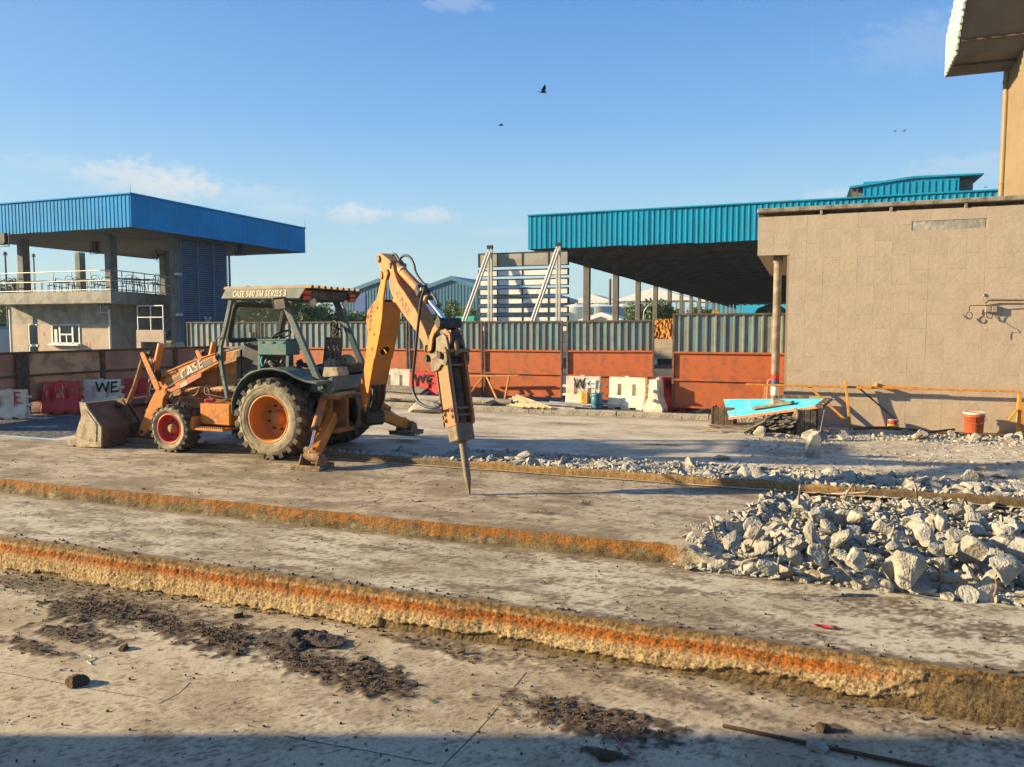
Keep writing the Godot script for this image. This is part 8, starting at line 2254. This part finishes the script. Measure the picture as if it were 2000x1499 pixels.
# ---------------------------------------------------------------- clods, fibre, litter
func litter() -> void:
	R.seed = 99
	var clods := []
	for i in 4: clods.append(rock_mesh(700 + i, Vector3(1.0, 0.7, 0.85), 5))
	var places := []
	for s in dirt_spots:
		var area: float = s[1].x * s[1].y
		var h := YA if s[0].y > Z1 else (YB if s[0].y > Z2 else 0.0)
		var n := int(area * (900.0 if h == YA else 400.0) * s[2])
		for i in mini(n, 420):
			var d := Vector2(R.randfn(), R.randfn()) * 0.55
			var p: Vector2 = s[0] + (d * s[1]).rotated(s[3])
			if h == YA and p.y < Z1 + 0.04: continue
			if h == YB and (p.y < Z2 + 0.05 or p.y > Z1 - 0.03): continue
			var a := dirt_amount(p)
			if R.randf() > 0.25 + a: continue
			places.append([Vector3(p.x, h + 0.004 + a * 0.02, p.y), R.randf_range(0.002, 0.0065) * (1.0 + a * 0.6)])
	for i in 560:
		var p := Vector2(R.randf_range(-8.5, 2.5), R.randf_range(Z1 + 0.04, -3.0))
		places.append([Vector3(p.x, YA + 0.006, p.y), R.randf_range(0.003, 0.009)])
	for i in 240:
		var p := Vector2(R.randf_range(-10.0, 3.0), R.randf_range(Z2 + 0.06, Z1 - 0.04))
		places.append([Vector3(p.x, YB + 0.005, p.y), R.randf_range(0.003, 0.009)])
	for i in 220:
		var p := Vector2(R.randf_range(-12.0, -1.0), R.randf_range(Z3 + 0.1, Z2 - 0.06))
		places.append([Vector3(p.x, 0.005, p.y), R.randf_range(0.004, 0.010)])
	# crumbs along the foot and the brow of the first step
	for i in 380:
		var x := R.randf_range(-8.5, 2.4)
		var z := edge(1, x)
		if i % 4: places.append([Vector3(x, YA + 0.008, z + 0.05 + absf(R.randfn()) * 0.07), R.randf_range(0.004, 0.011)])
		else: places.append([Vector3(x, YB + 0.006, z - 0.02 - absf(R.randfn()) * 0.05), R.randf_range(0.005, 0.014)])
	crumbs("dirt_clods", places, clods, M.dirt, "dark brown clods of mud and fibre strewn over the slabs", "dirt")
	# matted fibre on the mud patches: short dark strands
	var st := SurfaceTool.new()
	S = st; S.begin(Mesh.PRIMITIVE_TRIANGLES); S.set_smooth_group(-1)
	var k := 0
	for s in dirt_spots:
		if s[0].y < Z1 or s[2] < 0.75: continue
		for i in int(s[1].x * s[1].y * 70.0):
			var d := Vector2(R.randfn(), R.randfn()) * 0.45
			var p: Vector2 = s[0] + (d * s[1]).rotated(s[3])
			if p.y < Z1 + 0.06 or dirt_amount(p) < 0.4: continue
			var a := R.randfn() * 0.6
			var l := R.randf_range(0.012, 0.035)
			var c := Vector3(p.x, YA + 0.028 + R.randf() * 0.02, p.y)
			var dv := Vector3(cos(a), R.randfn() * 0.35, sin(a)) * l
			var w := Vector3(-sin(a), 0, cos(a)) * 0.0016
			face([c - dv - w, c + dv - w, c + dv + w, c - dv + w], Vector3.UP)
			face([c - dv, c + dv, c + dv + Vector3(0, 0.005, 0), c - dv + Vector3(0, 0.005, 0)], Vector3.BACK)
			k += 1
	var fb := inst(done(), "fibre_litter", plain(lin(0.085, 0.052, 0.024), 0.9), self)
	meta(fb, "matted brown palm fibre on the mud patches of the lower slab", "fibre", "", "stuff")
	# a dark felt rag with folds
	var c := gy(590, 1252, YA)
	var fn := fbm(61, 3.0, 4)
	var rag := sheet(40, 26, func(u: float, v: float) -> Vector3:
		var a := u * TAU
		var rr := v * (1.0 + 0.75 * fn.get_noise_2d(cos(a) * 0.35, sin(a) * 0.35) + 0.10 * fn.get_noise_2d(cos(a) * 1.2, sin(a) * 1.2))
		var x := cos(a) * rr * 0.30
		var z := sin(a) * rr * 0.19
		return Vector3(x, 0.022 + 0.035 * (1.0 - v * v) + 0.07 * fn.get_noise_2d(x * 1.3 + 2.0, z * 2.6) * (1.0 - v * 0.5), z), func(u: float, v: float, p: Vector3) -> Color: return Color(1, 1, 1))
	var rg := inst(rag, "felt_rag", M.felt, self, Transform3D(Basis(Vector3.UP, 0.15), c))
	meta(rg, "crumpled dark felt rag lying among the mud patches", "rag")
	# single lumps of mud
	var ci := 0
	for q in [[150, 1338, 0.055, "round dark clod of mud lying alone on the pale lower slab"], [462, 1205, 0.035, "small dark clod behind the felt rag"], [243, 1270, 0.035, "small clod beside the long mud patch"], [1180, 1478, 0.055, "flat dark clod in the foreground shade"], [706, 1290, 0.035, "small clod with a shadow right of the felt rag"]]:
		var o := inst(rock_mesh(720 + ci, Vector3(1.2, 0.55, 0.9), 4), "mud_clod", M.dirt, self, Transform3D(Basis(Vector3.UP, ci * 1.1).scaled(Vector3.ONE * q[2]), gy(q[0], q[1], YA) + Vector3(0, q[2] * 0.45, 0)))
		meta(o, q[3], "clod")
		ci += 1
	# stones, rod, twigs, wrappers
	for q in [[1595, 1466, 0.045, "pale concrete lump resting against the rusty rod"], [1213, 1430, 0.0, ""], [1608, 1430, 0.032, "small brown stone on the mud behind the rod"]]:
		if q[2] == 0.0: continue
		var o := inst(rock_mesh(740 + int(q[0]), Vector3(1.1, 0.8, 0.8), 6), "stone", M.chunk[1] if q[0] < 1600 else M.dirt, self, Transform3D(Basis.from_scale(Vector3.ONE * q[2]), gy(q[0], q[1], YA) + Vector3(0, q[2] * 0.6, 0)))
		meta(o, q[3], "stone")
	nb(); cy(gy(1412, 1418, YA + 0.016), gy(1860, 1510, YA + 0.016), 0.013, 0.013, 8); solo("rusty_rod", mt(lin(0.11, 0.062, 0.035), lin(0.07, 0.042, 0.026), 0.8, 0.2, 3.0, 0.5, 0.2, 130), "long rusty steel rod lying across the lower slab", "rod")
	for q in [[[1195, 1432], [1212, 1452], [1240, 1473]], [[1212, 1452], [1222, 1440], [1240, 1452]]]:
		var pts := []
		for e in q: pts.append(gy(e[0], e[1], YA + 0.012))
		nb(); tb(pts, 0.006, 5); solo("pink_twig", plain(lin(0.34, 0.10, 0.10), 0.7), "thin pinkish twig lying crosswise near the foreground mud", "twig", "pink twigs near the foreground mud")
	nb(); bx(gy(900, 1272, YA + 0.03), Vector3(0.07, 0.02, 0.04), Basis.from_euler(Vector3(0.4, 0.7, 0.3)), 0.004); solo("brown_chip", M.wood_dark, "curled brown bark chip below the first step", "bark chip")
	var ww := sheet(14, 6, func(u: float, v: float) -> Vector3:
		var x := lerpf(-0.09, 0.09, u)
		return Vector3(x, 0.016 + 0.012 * sin(u * 9.0 + v * 3.0) * sin(v * PI), lerpf(-0.028, 0.028, v) * (1.0 - pow(absf(u * 2.0 - 1.0), 4.0) * 0.6)), func(u: float, v: float, p: Vector3) -> Color: return lin(0.62, 0.03, 0.06) if u < 0.62 else lin(0.42, 0.14, 0.05))
	var wm := plain(lin(1, 1, 1), 0.5); wm.vertex_color_use_as_albedo = true
	for q in [[1615, 1228, YB, 1.0, 0.1, "crumpled bright red wrapper lying on the middle slab"], [680, 1301, YA, 0.35, 0.6, "tiny red scrap on the mud patch beside the felt rag"], [812, 980, 0.0, 0.8, 0.2, "pale pink scrap of wrapper lying left of the chisel"], [546, 1226, YA, 0.3, 0.9, "tiny red scrap lying behind the felt rag"]]:
		var o := inst(ww, "wrapper", wm if q[0] != 812 else plain(lin(0.55, 0.42, 0.38), 0.6), self, Transform3D(Basis(Vector3.UP, q[4]).scaled(Vector3.ONE * q[3]), gy(q[0], q[1], q[2])))
		meta(o, q[5], "wrapper")
	nb(); tb(curve([gy(160, 1287, YA + 0.01), gy(168, 1280, YA + 0.02), gy(178, 1284, YA + 0.015), gy(170, 1292, YA + 0.01), gy(178, 1298, YA + 0.01)]), 0.004, 5); solo("white_string", M.white_plastic, "small loop of white string on the lower slab", "string")

func birds() -> void:
	for q in [[1061, 180, 26.0, 0.42, 0.9, "dark bird in flight with raised wings, highest in the sky"], [978, 245, 30.0, 0.30, 0.15, "small dark bird gliding below the highest bird"], [1748, 257, 55.0, 0.34, 0.3, "tiny bird flying at the front of the pair over the shed"], [1766, 256, 55.0, 0.36, 0.35, "tiny bird flying at the rear of the pair over the shed"], [1925, 366, 50.0, 0.3, 0.2, "tiny bird low over the shed roof beside the cream building"]]:
		var t := thing("bird", q[5], "bird", gd(q[0], q[1], q[2]), 0.6, "birds in the sky")
		var s: float = q[3]
		nb(); lathe([Vector2(-0.30 * s, 0.0), Vector2(-0.20 * s, 0.05 * s), Vector2(0.0, 0.085 * s), Vector2(0.18 * s, 0.06 * s), Vector2(0.24 * s, 0.05 * s), Vector2(0.30 * s, 0.02 * s), Vector2(0.36 * s, 0.0)], Vector3.ZERO, Vector3(1, 0.1, 0), 8)
		face([Vector3(-0.25 * s, 0, 0.02 * s), Vector3(-0.25 * s, 0, -0.02 * s), Vector3(-0.48 * s, 0.0, -0.09 * s), Vector3(-0.48 * s, 0.0, 0.09 * s)], Vector3.UP)
		for sd in [-1.0, 1.0]:
			var a: float = q[4]
			var up := Vector3(0, sin(a), sd * cos(a))
			var up2 := Vector3(-0.1, sin(a * 0.5), sd * cos(a * 0.5)).normalized()
			var r0 := Vector3(0.14 * s, 0.03 * s, 0); var r1 := Vector3(-0.12 * s, 0.03 * s, 0)
			var m0 := r0 + up * 0.32 * s + Vector3(0.05 * s, 0, 0); var m1 := r1 + up * 0.30 * s
			var tp := m0 + up2 * 0.42 * s + Vector3(-0.16 * s, 0, 0)
			face([r0, m0, m1, r1], Vector3.UP); face([m0, tp, m1], Vector3.UP)
		var o := part("body", M.dark_frame, t)
